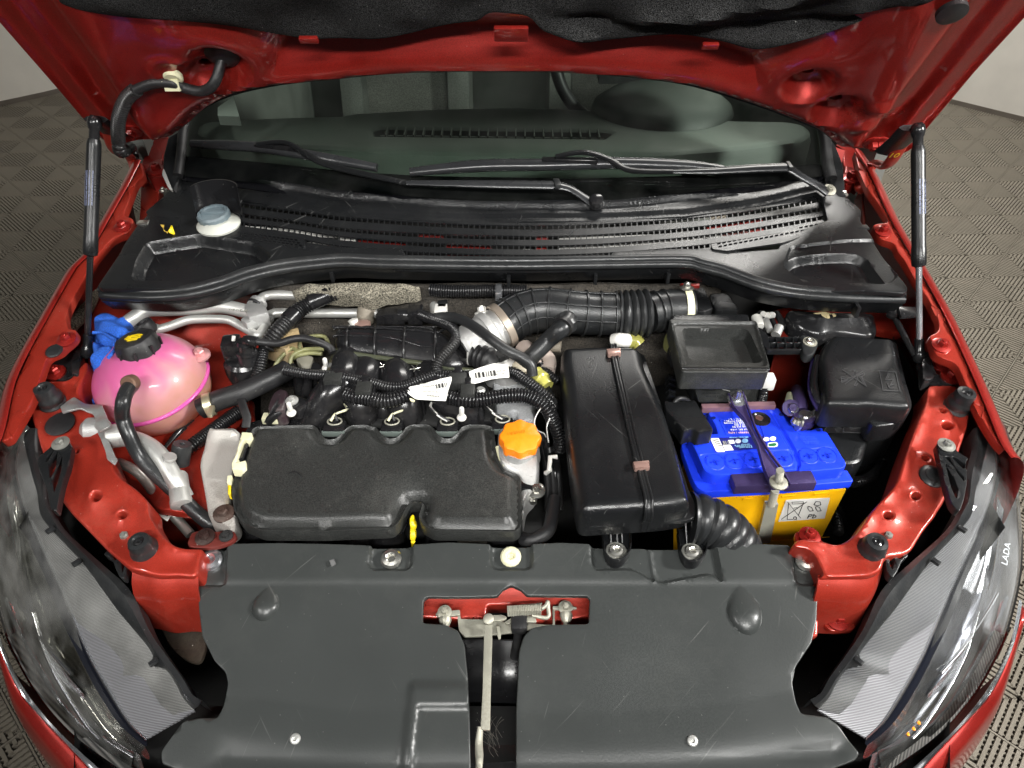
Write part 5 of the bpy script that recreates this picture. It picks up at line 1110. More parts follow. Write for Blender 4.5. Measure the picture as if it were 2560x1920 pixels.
# mass airflow block behind
mf = thing('air_outlet_box', 'black angular box where the big ribbed hose meets the filter housing', 'connector box', tuple(W('Q', 700, 300, .9)))
MFh = HF('Q', 700, 300, .915, .1)
sheet('outlet', MFh, P('Q 560 165 700 160 740 240 805 395 690 440 600 430 590 300'), BLK, mf, thick=.06, sp=.015, rnd=.006, bev=.003)
sheet('outlet', MFh.up(-.02), P('Q 740 250 960 255 1020 340 1095 440 820 445 800 400'), DRK if False else BLK, mf, thick=.05, sp=.012, rnd=.01, bev=.003, h=lambda u, v, d: .006 * np.sin(u * 40))
sheet('plug_housing', MFh.up(.002), P('Q 500 180 555 165 600 290 585 440 590 400 530 270'), GLO, mf, thick=.03, sp=.02, rnd=.003, bev=.002)
sheet('red_bracket', MFh.up(.004), P('Q 440 115 655 115 655 160 550 150 530 210 490 190 440 175'), RED, mf, thick=.004, sp=.03)
# white hose end and black wires above the arm
wp = thing('cable_bundle', 'pale connector pieces and black cables right of the tray housing', 'cables', tuple(W('Q', 1350, 550, .88)))
for a in (((1270, 490), (1300, 600), .009, WHT), ((1370, 520), (1420, 640), .006, ALU), ((1520, 600), (1480, 690), .008, ALU), ((1390, 475), (1450, 470), .006, WHT), ((1340, 455), (1370, 470), .005, WHT)):
    tube('pale_piece', [W('Q', *a[0], .885), W('Q', *a[1], .88)], a[2], a[3], wp, smooth=False)
for a, r in ((((1310, 450), (1350, 560), (1400, 650)), .006), (((1490, 450), (1550, 560), (1540, 620)), .006), (((1420, 450), (1460, 560), (1500, 680)), .004)):
    tube('cable', [W('Q', *p, .875) for p in a], r, RUB, wp)
# lattice arm with its rubber mounting eye
ar = thing('lattice_arm', 'black ribbed lattice arm ending in a rubber eye with a white washer', 'bracket arm', tuple(W('Q', 1600, 770, .9)))
AM = HF('Q', 1600, 770, .895)
hs = []
for r_, (y0, y1, xa, xb, sk) in enumerate(((712, 765, 1400, 1745, 32), (772, 832, 1415, 1760, 32))):
    for k in range(4):
        x = xa + k * 92; hs.append(P('Q %d %d %d %d %d %d %d %d' % (x, y0, x + 78, y0 + 3, x + 84, y1, x + 6, y1)))
sheet('lattice', AM, P('Q 1280 600 1330 610 1400 700 1740 705 1780 720 1790 820 1760 850 1390 850 1350 800 1310 720'), BLK, ar, holes=hs, thick=.009, sp=.02, rnd=.004, hr=.001, bev=.001)
sheet('eye', AM.up(.002), P('Q 1740 690 1790 680 1880 700 1950 720 1945 800 1900 890 1830 920 1780 880 1765 800'), RUBG, ar, thick=.012, sp=.01, rnd=.005, bev=.003)
c = AM.at(*AM.hit(px('Q', 1850, 780)), .002)
lathe('washer', c, (0, -.1, 1), [(.0112, 0), (.0112, .002), (.0075, .0022)], ZINC, ar, seg=28); bolt(c + V((0, 0, .002)), ar, STL, .0062, cross=True)
# ================================================================ fuse box
FX = HF('F', 1150, 750, .905, .03)
fx = thing('fuse_box', 'black fuse box with moulded warning symbols on its rounded lid', 'fuse box', tuple(W('F', 1150, 800, .8)))
sheet('lid', FX, P('F 960 530 985 505 1000 500 1355 522 1385 545 1400 620 1440 790 1490 940 1485 968 1440 968 1240 950 1170 955 960 948 935 930 925 800 905 650 920 600'), BLK, fx, thick=.040, sp=.007, rnd=.012, bev=.010, rings=[.002, .004, .007, .010])
sheet('lower_edge', FX.up(-.036), P('F 950 520 1395 540 1450 780 1500 950 1480 1000 1400 1080 1230 1100 1180 960 900 960 860 820 880 650'), BLK, fx, thick=.03, sp=.02, rnd=.014, bev=.004)
sheet('base', FX.up(-.075), P('F 900 620 1380 560 1450 800 1470 960 1440 1060 1330 1120 1240 1110 1210 1200 1180 1340 950 1340 930 1080 900 980'), BLK, fx, thick=.14, sp=.03, rnd=.02, bev=.01)
F6 = FX.up(.0006)
SY = BLK if False else mat('moulded_black', (.05, .05, .052), .4)
stroke('spark_symbol_frame', F6, [P('R 1345 60 1690 85 1785 495 1425 480')], .0009, SY, fx, closed=True)
stroke('spark_symbol', F6, [P('R 1540 110 1475 255 1640 245 1560 400'), P('R 1575 110 1520 235'), P('R 1510 320 1555 430 1650 430'), P('R 1570 380 1650 345'), P('R 1630 260 1590 380')], .0010, SY, fx)
stroke('forbidden_tool_symbol', F6, [P('R 550 30 1070 395'), P('R 610 345 1000 60'), P('R 530 190 540 310 660 270 680 200 530 190'), P('R 540 230 650 235'), P('R 545 270 650 255'), P('R 680 220 780 190 900 150 990 130'), P('R 810 50 880 60 870 90 820 85 810 50'), P('R 850 110 900 130 870 260 810 380 840 390 890 330'), P('R 900 170 1020 100 1030 150 960 190 1060 370'), P('R 930 200 1040 380'), P('R 980 150 1010 160'), P('R 850 130 880 200 870 260')], .0010, SY, fx)
LB = Fr(W('R', 700, 1000, .862), (1, 0, 0), (0, .5, 1))
sheet('catch', LB, P('R 430 960 480 870 560 830 980 850 1045 900 1040 1000 1010 1160 1130 1180 1100 1260 250 1200 380 1130'), BLK, fx, thick=.010, sp=.02, rnd=.006, bev=.001, holes=[P('R 530 985 890 990 870 1140 500 1120')], hr=.002)
sheet('catch_plate', LB.up(.004), P('R 540 1000 870 1000 850 1060 540 1055'), BLK, fx, thick=.008, sp=1, rnd=.001, bev=.001)
sheet('catch_base', LB.up(-.004), P('R 250 1180 1120 1200 1090 1400 130 1390'), BLK, fx, thick=.03, sp=.02, rnd=.003)
stroke('catch_panel_line', LB.up(-.0035), [P('R 590 1220 575 1360 990 1380')], .0008, SY, fx)
tube('side_flange', [W('F', 890, 650, .89), W('F', 860, 800, .885), W('F', 880, 900, .88), W('F', 950, 1000, .87)], .006, GLO, fx)
tube('side_flange', [W('F', 860, 660, .88), W('F', 835, 820, .875), W('F', 860, 930, .87), W('F', 930, 1040, .86), W('F', 970, 1060, .86)], .004, mat('purple_plastic', (.03, .02, .10), .3), fx)
# black moulded cover above the right strut tower
sk = thing('tower_cover', 'shiny black moulded cover on the strut tower under the right end of the seal', 'cover', tuple(W('F', 980, 430, .9)))
SKh = HF('F', 980, 430, .895, .1)
sheet('shell', SKh, P('F 680 330 900 350 1180 350 1260 370 1280 480 1240 520 1100 500 980 490 900 510 800 480 700 420'), GLO, sk, thick=.02, sp=.010, rnd=.03, bev=.01, h=lambda u, v, d: .016 * np.exp(-((v) / .02) ** 2) * ss(d, .0, .03))
sheet('foam_patch', SKh.up(.014), P('F 855 362 920 355 990 365 1010 385 960 400 890 390'), mat('tan_glue', (.40, .33, .18), .8, bump=1), sk, thick=.003, sp=.006, h=lambda u, v, d: .002 * np.sin(u * 300))
# stay rod at the right end
rd = thing('stay_rod', 'short black rod slanting from the seal end to the strut foot', 'rod', tuple(W('F', 1440, 500, .9)))
tube('rod', [W('F', 1370, 375, .915), W('F', 1440, 510, .90), W('F', 1510, 640, .885)], .005, GLO, rd, smooth=False)
lathe('rod_end', W('F', 1368, 370, .918), (0, 0, 1), [(.009, -.006), (.011, 0), (.009, .006), (.0001, .007)], GLO, rd)
# cable duct in the pit right of the battery
pt = thing('pit_cable', 'thin corrugated cable in the dark pit beside the battery', 'cable', tuple(W('F', 1200, 1400, .7)))
tube('sleeve', [W('F', 1110, 1455, .76), W('F', 1180, 1440, .75), W('F', 1250, 1400, .74), W('F', 1300, 1330, .73)], .008, CON, pt, corr=(.005, .0012))
tube('sleeve', [W('I', 990, 0, .62), W('I', 1010, 60, .62), W('I', 1020, 140, .62)], .008, CON, pt, corr=(.005, .0012))
bk_ = sheet('ear', HF('F', 1240, 1320, .72), P('F 1190 1320 1230 1290 1300 1300 1310 1340 1270 1360 1200 1350'), BLK, pt, thick=.01, sp=.02); bolt(W('F', 1248, 1322, .722), pt, RUBG, .012)
# ================================================================ expansion tank
def sphere_pt(c, R, th, ph): return V(c) + V((R[0] * math.cos(ph) * math.sin(th), R[1] * math.sin(ph) * math.sin(th), R[2] * math.cos(th)))
tk = thing('expansion_tank', 'round pink translucent coolant tank with a black screw cap', 'coolant tank', tuple(W('D', 985, 900, .76)))
dpt = (onz(px('D', 985, 810), .845) - C0).dot(FW); TR = 352 * K1 / FOC * dpt; TC = C0 + ray(px('D', 985, 822)) * dpt
tilt = Matrix.Rotation(.10, 3, 'X') @ Matrix.Rotation(-.13, 3, 'Y')
vs = []; n1, n2 = 40, 56
for i in range(n1 + 1):
    th = math.pi * i / n1
    for j in range(n2):
        ph = 2 * math.pi * j / n2; q = sphere_pt((0, 0, 0), (TR * 1.0, TR * .97, TR * (.90 if th < math.pi / 2 else .92)), th, ph)
        vs.append(TC + tilt @ q)
fs = [(i * n2 + j, i * n2 + (j + 1) % n2, (i + 1) * n2 + (j + 1) % n2, (i + 1) * n2 + j) for i in range(n1) for j in range(n2)]
mk('tank_shell', vs, fs, PINK, tk, ang=80)
zx = tilt @ V((0, 0, 1))
rg = [TC + tilt @ sphere_pt((0, 0, 0), (TR * 1.005, TR * .975, TR), math.pi / 2, 2 * math.pi * j / 48) for j in range(49)]
tube('weld_seam', rg, .0035, PINKS, tk, seg=10)
for ph0, k in ():
    q = [TC + tilt @ sphere_pt((0, 0, 0), (TR * 1.002, TR * .972, TR * .902), th, ph0 + .12 * math.sin(th * 2)) for th in [.45 + i * .12 for i in range(9)]]
    tube('moulded_crease', q, .0016, PINK, tk, seg=8)
CA = (W('D', 895, 575, .93) - TC).normalized() * 1
cax = V((-.20, .10, 1)).normalized(); cb0 = W('D', 905, 610, .912)
lathe('neck', cb0 - cax * .014, cax, [(.030, -.012), (.027, 0), (.027, .02)], PINKS, tk)
cp0 = cb0 - cax * .002
cpo = lathe('screw_cap', cp0, cax, [(.0315, -.010), (.0335, -.008), (.0335, .012), (.031, .022), (.029, .026), (.024, .0275), (.022, .026), (.0001, .0255)], RUB, tk, seg=64, lobes=8, lamp_=.02, lo=0)
b = MB()
X_, Y_, Z_ = basis(cax)
for k in range(8):
    a = k * math.pi / 4 + .3; b.box(cp0 + X_ * math.cos(a) * .034 + Y_ * math.sin(a) * .034 + Z_ * .004, (.003, .003, .026))
b.build('cap_grip_ribs', RUB, tk, smooth=False, kind='stuff')
CF = Fr(cp0 + Z_ * .0262, V((1, 0, .2)), V((0, 1, -.1)))
stroke('arrow_mark', CF, [[(-.014, .002), (-.008, .009), (.004, .010), (.012, .006)], [(-.014, .002), (-.006, .001)], [(-.014, .002), (-.012, .009)], [(-.010, -.001), (.012, -.001)], [(-.006, -.006), (.009, -.006)], [(-.008, .005), (.010, .004)]], .0035, YEL, tk, is_px=False, hgt=.0004)
bolt(W('D', 1290, 640, .88), tk, mat('pinkish_bolt', (.6, .3, .3), .4, .4), .012)
# pipe and hoses of the tank
hz_ = thing('overflow_hose', 'matt black rubber hose from the front of the tank down past the engine mount', 'hose', tuple(W('D', 840, 830, .93)))
tube('hose', [W('D', 850, 830, .925), W('D', 815, 870, .93), W('D', 790, 950, .925), W('D', 790, 1040, .90), W('D', 830, 1150, .88), W('D', 900, 1290, .85), W('D', 1000, 1400, .83), W('D', 1110, 1500, .81), W('D', 1200, 1590, .80), W('G', 1330, 60, .78), W('G', 1440, 130, .76)], .0105, RUBG, hz_, seg=16)
v, f = lathe_vf(W('D', 845, 815, .93), (-.1, -.9, .4), [(.012, -.004), (.0125, 0), (.0125, .008), (.011, .010)], seg=16); mk('hose_clamp', v, f, mat('rusty_clamp', (.16, .09, .06), .6, .4, dust=.6), hz_)
for k in range(2): tiny_print(W('D', 797 + 14 * k, 900, .9405), V((.12, -1, .1)), V((-.2, -.1, 1)).normalized(), .003, .05, MATS['wiper_grey'], hz_, 40 + k)
for a in range(1):
    tube('molded_mark', [W('D', 960, 1380, .852), W('D', 1080, 1500, .83)], .0015, RUB, hz_)
h2 = thing('coolant_hose', 'thick black coolant hose with a brass band running from the tank to the engine', 'hose', tuple(W('D', 1330, 950, .84)))
tube('hose', [W('D', 1290, 985, .83), W('D', 1400, 930, .84), W('D', 1550, 880, .85), W('D', 1680, 820, .855), W('D', 1800, 760, .86), W('D', 1850, 730, .86)], .0168, RUB, h2, seg=20)
v, f = lathe_vf(W('D', 1345, 955, .838), (1, .35, .1), [(.018, -.006), (.0195, -.006), (.0195, .006), (.018, .006)], seg=24); mk('band_clamp', v, f, mat('brassy_clamp', (.62, .56, .38), .35, .8, dust=.3), h2)
bbox('clamp_screw', W('D', 1358, 1000, .845), (.008, .022, .008), MATS['brassy_clamp'], h2, R=rotz(.1), bev=.002)
# blue knitted cloth wedged behind the tank
bc = thing('blue_cloth', 'bright blue knitted glove stuffed behind the pink tank', 'glove', tuple(W('D', 680, 550, .9)))
BC = HF('D', 690, 480, .915, -.1)
wv = lambda a, b_, s=1: (lambda u, v, d: .005 * np.sin(u * 90 + 2 * np.sin(v * 70)) * s + .004 * np.sin(v * 130 + u * 60))
sheet('palm', BC, P('D 595 390 640 358 700 360 790 375 830 400 870 440 860 470 790 490 770 540 720 560 690 520 620 500 590 460'), CLOTH, bc, h=wv(1, 1), thick=.02, sp=.005, rnd=.012, bev=.010, rings=[.002, .004, .007, .01])
sheet('fold', BC.up(-.012), P('D 555 450 620 480 700 530 745 540 750 600 700 670 650 685 590 670 560 640 590 600 590 520'), CLOTH, bc, h=wv(1, 1, 1.3), thick=.02, sp=.005, rnd=.012, bev=.010, rings=[.002, .004, .007, .01])
sheet('finger', HF('D', 620, 800, .86, .25), P('D 565 670 620 690 655 700 640 780 630 860 625 935 600 945 580 935 575 820'), CLOTH, bc, h=wv(1, 1, .5), thick=.03, sp=.006, rnd=.010, bev=.010, rings=[.002, .004, .007, .01])
tube('cuff_seam', [BC.at(*BC.hit(px('D', x, y)), .002) for x, y in ((600, 500), (660, 500), (710, 530), (745, 550), (745, 600), (700, 660))], .0028, CLOTH, bc)
# ================================================================ air conditioning pipes and strips
def pipe(label, s, r, m=ALU, extra=None, cat_='pipe', name='aluminium_pipe', **k):
    q = P3(s); t = thing(name, label, cat_, tuple(q[0])); tube('tube', q, r, m, t, **k); return t
p1 = pipe('fat aluminium pipe running behind the pink tank along the left strut tower', 'D 820 430 .90 870 395 .905 950 348 .91 1050 342 .91 1250 335 .91 1420 325 .91 1560 350 .905 1650 380 .90', .0125)
scrawl('stamped_line', HF('D', 1500, 345, .924), px('D', 1470, 350), px('D', 1590, 360), .006, MATS['grey_ink'], p1, seed=4)
p2 = pipe('thin bent aluminium pipe below the fat one, with a black service cap', 'D 990 480 .90 1080 455 .90 1180 420 .90 1250 408 .90 1380 405 .90 1470 412 .90 1540 445 .895 1620 490 .89 1660 508 .89 1690 470 .89 1715 420 .89', .0075)
lathe('service_cap', W('D', 925, 450, .92), (-.5, .1, 1), [(.013, -.016), (.0165, -.01), (.0165, .004), (.014, .007), (.008, .007), (.006, .004), (.0001, .004)], RUB, p2, seg=24)
lathe('valve', W('D', 985, 470, .902), (-1, 0, .2), [(.009, -.008), (.011, 0), (.009, .01)], ALU, p2)
pipe('long aluminium pipe crossing below the grey insulation', 'D 1650 320 .90 1670 285 .905 1710 258 .905 1800 250 .905 2000 258 .90 2180 268 .90 E 200 262 .90 450 258 .90 520 250 .90', .0085)
pipe('lower long aluminium pipe passing behind the intake manifold', 'D 1700 400 .885 1740 378 .885 1800 365 .885 2000 368 .88 2212 368 .88 E 260 368 .88', .0085)
jb = thing('pipe_block', 'cast aluminium junction block where the four pipes meet', 'junction block', tuple(W('D', 1660, 390, .9)))
bbox('block', W('D', 1655, 380, .902), (.034, .045, .03), CAST, jb, R=rotz(.5), bev=.006)
bbox('block', W('D', 1620, 425, .900), (.030, .022, .02), CAST, jb, R=rotz(.8), bev=.006)
tube('collar', [W('D', 1640, 330, .905), W('D', 1665, 295, .907)], .0155, CAST, jb, smooth=False); lathe('ring', W('D', 1645, 325, .906), (.4, .9, .1), [(.0165, -.002), (.0175, 0), (.0165, .002)], RUB, jb)
tube('collar', [W('D', 1690, 430, .892), W('D', 1725, 395, .89)], .011, CAST, jb, smooth=False)
p5 = pipe('white crinkled alloy pipe leading from the front corner up beside the mount', 'D 670 1135 .85 740 1150 .852 800 1165 .852 900 1195 .85 980 1240 .845 1040 1300 .84 1090 1380 .83 1130 1450 .82 1190 1560 .80', .0135, ALU)
lathe('ferrule', W('D', 755, 1155, .852), (1, .2, 0), [(.016, -.012), (.018, -.010), (.018, .014), (.015, .02)], ALU, p5, seg=20); lathe('end_sleeve', W('D', 1150, 1480, .812), (.4, -1, -.3), [(.013, -.02), (.0145, -.017), (.0145, .02), (.0155, .024), (.0155, .032), (.012, .034)], ALU, p5, seg=20)
lathe('end_sleeve', W('D', 625, 1120, .852), (1, .1, 0), [(.013, -.02), (.020, -.012), (.020, .01), (.014, .016)], CAST, p5, seg=20)
lathe('nipple', W('D', 1090, 1305, .845), (.3, .2, 1), [(.009, 0), (.010, .003), (.009, .006), (.004, .006)], ALU, p5, seg=16)
p6 = pipe('thin grey pipe with a paper sticker sloping to the front mount', 'D 765 1328 .80 860 1375 .80 930 1440 .79 1010 1550 .78 1090 1640 .77 G 1150 60 .76 1225 145 .75', .0075, mat('grey_pipe', (.38, .37, .34), .4, .7, dust=.4), name='steel_pipe')
lb_ = HF('G', 1060, 20, .775, -.1); sheet('sticker', lb_, P('D 1010 1620 1040 1600 1100 1640 1115 1655 G 1095 30 1075 60 1020 20'), PAPER, p6, thick=.0004, sp=1, bev=0, rnd=.001)
scrawl('sticker_print', lb_.up(.0006), px('G', 1035, 5), px('G', 1075, 30), .006, INK, p6, seed=7)
cst = thing('crinkled_strip', 'crinkled bare metal strip folded over the left rail beside the tank', 'metal strip', tuple(W('D', 640, 1000, .88)))
CSF = HF('D', 640, 1000, .878, .0)
MS = mat('crinkled_metal', (.52, .53, .52), .38, .75, dust=.5, dcol=(.22, .22, .2), dscale=160, bump=1, bscale=120)
sheet('strip', CSF, P('D 385 965 420 935 480 915 540 940 610 935 655 955 700 1060 715 1100 640 1130 600 1090 620 1070 590 1000 520 985 460 1005 400 1008'), MS, cst, thick=.002, sp=.005, rnd=.003, bev=.0008, h=lambda u, v, d: .004 * np.sin(u * 110 + v * 30) + .002 * np.sin(v * 200))
sheet('strip', HF('D', 660, 1200, .86, .1), P('D 600 1080 650 1075 740 1290 760 1310 740 1350 690 1310 650 1180'), MS, cst, thick=.002, sp=.006, rnd=.003, bev=.0008, h=lambda u, v, d: .003 * np.sin(v * 120))
# ================================================================ engine: mount, cover, cap, dipstick
EC = HF('O', 800, 1030, .838, .03)
mt = thing('engine_mount', 'pitted bare metal engine mount arm left of the engine cover', 'engine mount', tuple(W('D', 1430, 1400, .8)))
MTh = HF('D', 1420, 1350, .815, -.02)
rs = region(MTh, P('D 1330 1120 1560 1120 1540 1200 1320 1200'))
sheet('arm', MTh, P('D 1325 1160 1375 1120 1560 1130 1540 1240 1500 1350 1480 1450 1470 1646 G 1520 10 1520 70 1480 110 1340 30 D 1330 1620 1290 1400 1280 1330 1315 1230'), FRG, mt, thick=.03, sp=.009, rnd=.012, bev=.005, h=lambda u, v, d: .012 * ss(rs(u, v), 0, .01) + .003 * np.sin(v * 40))
bolt(W('G', 1440, 12, .82), mt, mat('brown_bolt', (.08, .05, .04), .5, .5, dust=.4), .011)
MI = region(EC, P('L 300 1420 0 1600 0 1800'))
ecv = thing('engine_cover', 'large grained black engine cover with a scalloped rear edge', 'engine cover', tuple(W('O', 800, 1030, .78)))
eo = P('L 300 1395 315 1360 345 1335 400 1322 700 1314 900 1312 940 1340 975 1400 1020 1445 1080 1458 1140 1432 1200 1362 1260 1322 1400 1316 1480 1345 K 530 1110 565 1130 610 1190 670 1230 740 1230 790 1190 830 1132 880 1108 1040 1110 1080 1140 1110 1190 1170 1235 1240 1235 1290 1190 1330 1132 1390 1110 1560 1112 1610 1130 E 990 1090 1000 1180 1010 1270 1055 1345 1140 1372 1165 1400 1168 1560 H 1168 60 1130 98 1000 100 700 98 600 98 530 60 500 10 O 912 1077 885 1075 873 1095 862 1118 845 1133 700 1137 560 1135 520 1118 500 1092 494 1045 505 1005 525 940')
notch = EC.hit((893, 1090)); notch_r = region(EC, P('O 850 1160 862 1060 880 1042 910 1042 930 1062 950 1160'))
hump = region(EC, P('O 700 905 730 905 E 0 1050 200 1060 500 1060 940 1060 960 1200 0 1200'))
bays = [EC.hit(px(*q)) for q in (('L', 1080, 1470), ('K', 705, 1245), ('K', 1205, 1250))]
def ec_h(u, v, d):
    h = -.013 + .013 * ss(d, .007, .017) + .0035 * ss(-d, -.0035, -.0005)
    for c in bays:
        q = np.hypot((u - c[0]), (v - c[1]) * 1.0); h = h - .007 * np.exp(-(q / .034) ** 2) * ss(d, .004, .014)
    h = h - .016 * np.exp(-((u - notch[0]) / .030) ** 2 - ((v - notch[1] - .008) / .032) ** 2) * ss(d, .0, .01)
    return h - .0015 * ((u) / .2) ** 2 + .002 * np.sin(u * 12)
sheet('cover_shell', EC, eo, GRN, ecv, h=ec_h, thick=.022, sp=.0055, rnd=.006, bev=.0015, ang=50)
sheet('gasket_line', EC.up(-.030), eo, GLO, ecv, thick=.008, sp=.02, rnd=.006, bev=0)
stroke('highlight_arc', EC.up(.0005), [[(p[0], p[1]) for p in [px('D', 1855 + 6 * k, 1400 - 18 * math.sin(k / 14 * math.pi) + .012 * k * k * 10) for k in range(15)]]], .0016, RUBG, ecv)  # crescent drawn in for a highlight on the grained cover
for a, c in (((1180, 1090), (1290, 1090)), ):
    pass
# cream plastic wiring channel on the left edge
ch = thing('cable_channel', 'cream plastic cable channel clipped on the left edge of the engine cover', 'cable channel', tuple(W('D', 1540, 1230, .85)))
CHF = HF('D', 1560, 1230, .842, 0)
sheet('channel', CHF, P('D 1555 1130 1620 1135 1625 1165 1590 1185 1565 1180 1535 1260 1515 1330 1580 1312 1582 1360 1560 1375 1490 1370 1488 1330 1510 1290 1530 1220'), PALEC, ch, thick=.014, sp=.01, rnd=.002, bev=.0015)
sheet('channel_tab', CHF.up(-.01), P('D 1460 1410 1490 1405 1480 1450 1455 1452'), PALEC, ch, thick=.01, sp=1, rnd=.001)
sheet('yellow_tab', CHF.up(-.014), P('D 1462 1470 1482 1468 1480 1530 1464 1525'), YEL, ch, thick=.01, sp=1, rnd=.001)
sheet('comb', CHF.up(-.006), P('D 1580 1190 1600 1185 1560 1300 1530 1305'), BLK, ch, thick=.01, sp=1, rnd=.001)
# plain filler cap and cast neck
fc = thing('oil_cap', 'bright orange lobed oil filler cap', 'oil cap', tuple(W('E', 1158, 1170, .85)))
lathe('cap', W('E', 1158, 1180, .852), (.03, -.16, 1), [(.024, -.012), (.0300, -.010), (.0305, .004), (.0290, .009), (.026, .0105), (.0001, .0115)], ORG, fc, seg=72, lobes=8, lamp_=.055, lo=0, ang=45)
cof = Fr(W('E', 1150, 1145, .8645), (1, 0, -.03), (0, 1, .16)); scrawl('moulded_word', cof, px('E', 1090, 1150), px('E', 1190, 1135), .006, mat('dark_orange', (.8, .17, .005), .4), fc, seed=8)
cn = thing('timing_housing', 'grey cast alloy housing round the oil filler neck', 'casting', tuple(W('E', 1150, 1300, .8)))
sheet('filler_neck', HF('E', 1170, 1300, .835, 0), P('E 1020 1100 1100 1080 1240 1180 1270 1240 1285 1350 1270 1430 1200 1480 1175 1646 1160 1400 1140 1372 1055 1345 1010 1270'), CAST, cn, thick=.04, sp=.008, rnd=.012, bev=.006, h=lambda u, v, d: .003 * np.sin(u * 90) - .02 * ss(-v, .0, .05))
lathe('neck_ring', W('E', 1160, 1240, .835), (0, -.1, 1), [(.031, -.02), (.029, .0), (.027, .01)], CAST, cn, seg=32)
sheet('casting_block', HF('K', 1800, 800, .83, .08), P('K 1610 760 1650 735 1760 720 1880 750 1990 850 2000 870 1960 1000 1990 1080 1980 1130 1900 1120 1840 1130 1830 1030 1780 1020 1730 1110 1650 1080 1640 960 1620 860'), mat('smooth_cast', (.42, .43, .44), .5, .3, dust=.15, bump=.6, bscale=500, grain=(400, .12)), cn, thick=.05, sp=.01, rnd=.015, bev=.006, h=lambda u, v, d: -.02 * ss(d, .0, .012) * 0 + .004 * np.sin(v * 50))
tube('cream_edge', [W('E', 1015, 1230, .83), W('E', 1035, 1300, .828), W('E', 1065, 1350, .826)], .004, PALEC, cn)
bbox('end_flange', W('E', 1190, 1500, .80), (.03, .03, .04), GLO, cn, bev=.003)
tube('small_bracket', [W('E', 1245, 1590, .80), W('E', 1245, 1490, .805), W('E', 1290, 1500, .81)], .005, STL, cn); bolt(W('E', 1262, 1510, .81), cn, STL, .010)
tube('small_bracket', [W('E', 1398, 1292, .82), W('E', 1352, 1292, .82), W('E', 1345, 1380, .81), W('E', 1325, 1395, .80)], .004, WHT, cn, smooth=False)
ds = thing('dipstick', 'bright yellow dipstick handle in front of the engine cover notch', 'dipstick', tuple(W('H', 465, 120, .8)))
DF = Fr(W('H', 465, 110, .81), (1, 0, 0), (0, .6, 1))
sheet('handle', DF, P('H 448 40 462 26 476 40 480 70 492 85 492 105 482 120 490 150 484 185 466 192 450 185 448 130 452 100 445 70'), YEL, ds, thick=.006, sp=.004, rnd=.002, bev=.002, h=lambda u, v, d: .001 * np.sin(v * 400))
tube('stem', [W('H', 470, 190, .79), W('H', 475, 240, .74)], .003, YEL, ds)
# front of the engine in the gap behind the radiator cover
en = thing('engine_block', 'dark front of the engine block showing under the engine cover', 'engine block', (0, .8, .6))
b = MB(); b.box((-.20, .77, .70), (.42, .20, .18)); b.box((-.2, .78, .55), (.5, .3, .2)); b.build('block', DRK, en, smooth=False)
for x0, x1, m, r in ((230, 400, GLO, .03), (560, 760, GLO, .03), (940, 1160, GLO, .03), (70, 210, GLO, .022)):
    xm = (x0 + x1) / 2; tube('exhaust_port', [W('H', xm, 60, .79), W('H', xm, 130, .755), W('H', xm, 230, .70)], r * .9, m, en)
tube('pale_pipe', [W('H', 840, 90, .78), W('H', 848, 150, .75), W('H', 850, 240, .70)], .0245, mat('dull_steel_pipe', (.30, .27, .22), .35, .8, dust=.4), en)
for x, y in ((-120, 150), (-350, 150), (-520, 160)): tube('exhaust_port', [W('H', x, 80, .77), W('H', x, 150, .74), W('H', x, 240, .69)], .024, GLO, en)

tube('lower_hose', [W('H', 1175, 170, .78), W('H', 1230, 180, .785), W('H', 1330, 130, .79), W('H', 1360, 40, .79), W('E', 1380, 1560, .79)], .010, RUB, en)
for k in range(5): tube('belt_side_pipe', [W('E', 1300 + 22 * k, 1150 + 40 * k, .78), W('E', 1330 + 18 * k, 1400, .75), W('E', 1340 + 18 * k, 1640, .72)], .006, (RUB, GLO)[k % 2], en)
# ================================================================ intake manifold
PL = HF('K', 750, 420, .878, .10)
im = thing('intake_manifold', 'ribbed black plastic intake manifold with four curved runners', 'intake manifold', tuple(W('K', 700, 500, .82)))
pln = P('K 205 300 240 282 340 275 590 272 850 272 1110 272 1160 310 1220 340 1330 440 1350 470 1385 540 1380 620 1260 640 1140 620 1085 600 800 560 560 525 300 492 210 460 190 420 192 350')
lenr = region(PL, P('K 200 340 1100 350 1200 360 1330 500 1300 560 1080 520 820 455 560 420 200 410'))
def pl_h(u, v, d): return .012 * ss(d, 0, .022) + .004 * ss(lenr(u, v), 0, .006)
sheet('plenum', PL, pln, GLO, im, h=pl_h, thick=.05, sp=.006, rnd=.014, bev=.008, rings=[.002, .004, .006, .008])
pr = lambda x, y, h: PL.at(*PL.hit(px('K', x, y)), h)
for x0, y0, x1, y1, bx in ((340, 278, 312, 490, -6), (588, 272, 556, 522, -8), (850, 272, 815, 556, -8), (1112, 272, 1095, 590, 0)):
    pp = [pr(x0, y0, .002)] + [pr(x0 + (x1 - x0) * t, y0 + (y1 - y0) * t, h) for t, h in ((.15, .011), (.35, .017), (.6, .017), (.85, .011))] + [pr(x1, y1, .0)]
    tube('rib', pp, .0024, GLO, im, seg=8)
for s_, hh in (('225 305 260 296 1110 300', .006), ('205 360 260 342 560 345 850 362 1110 385 1160 370 1210 340', .016), ('200 420 240 402 560 408 700 420 850 458 980 495 1110 512', .013), ('1110 500 1200 500 1250 460 1330 440', .012)):
    a = list(map(float, s_.split())); tube('rib', [pr(a[i], a[i + 1], hh) for i in range(0, len(a), 2)], .0020, GLO, im, seg=8)
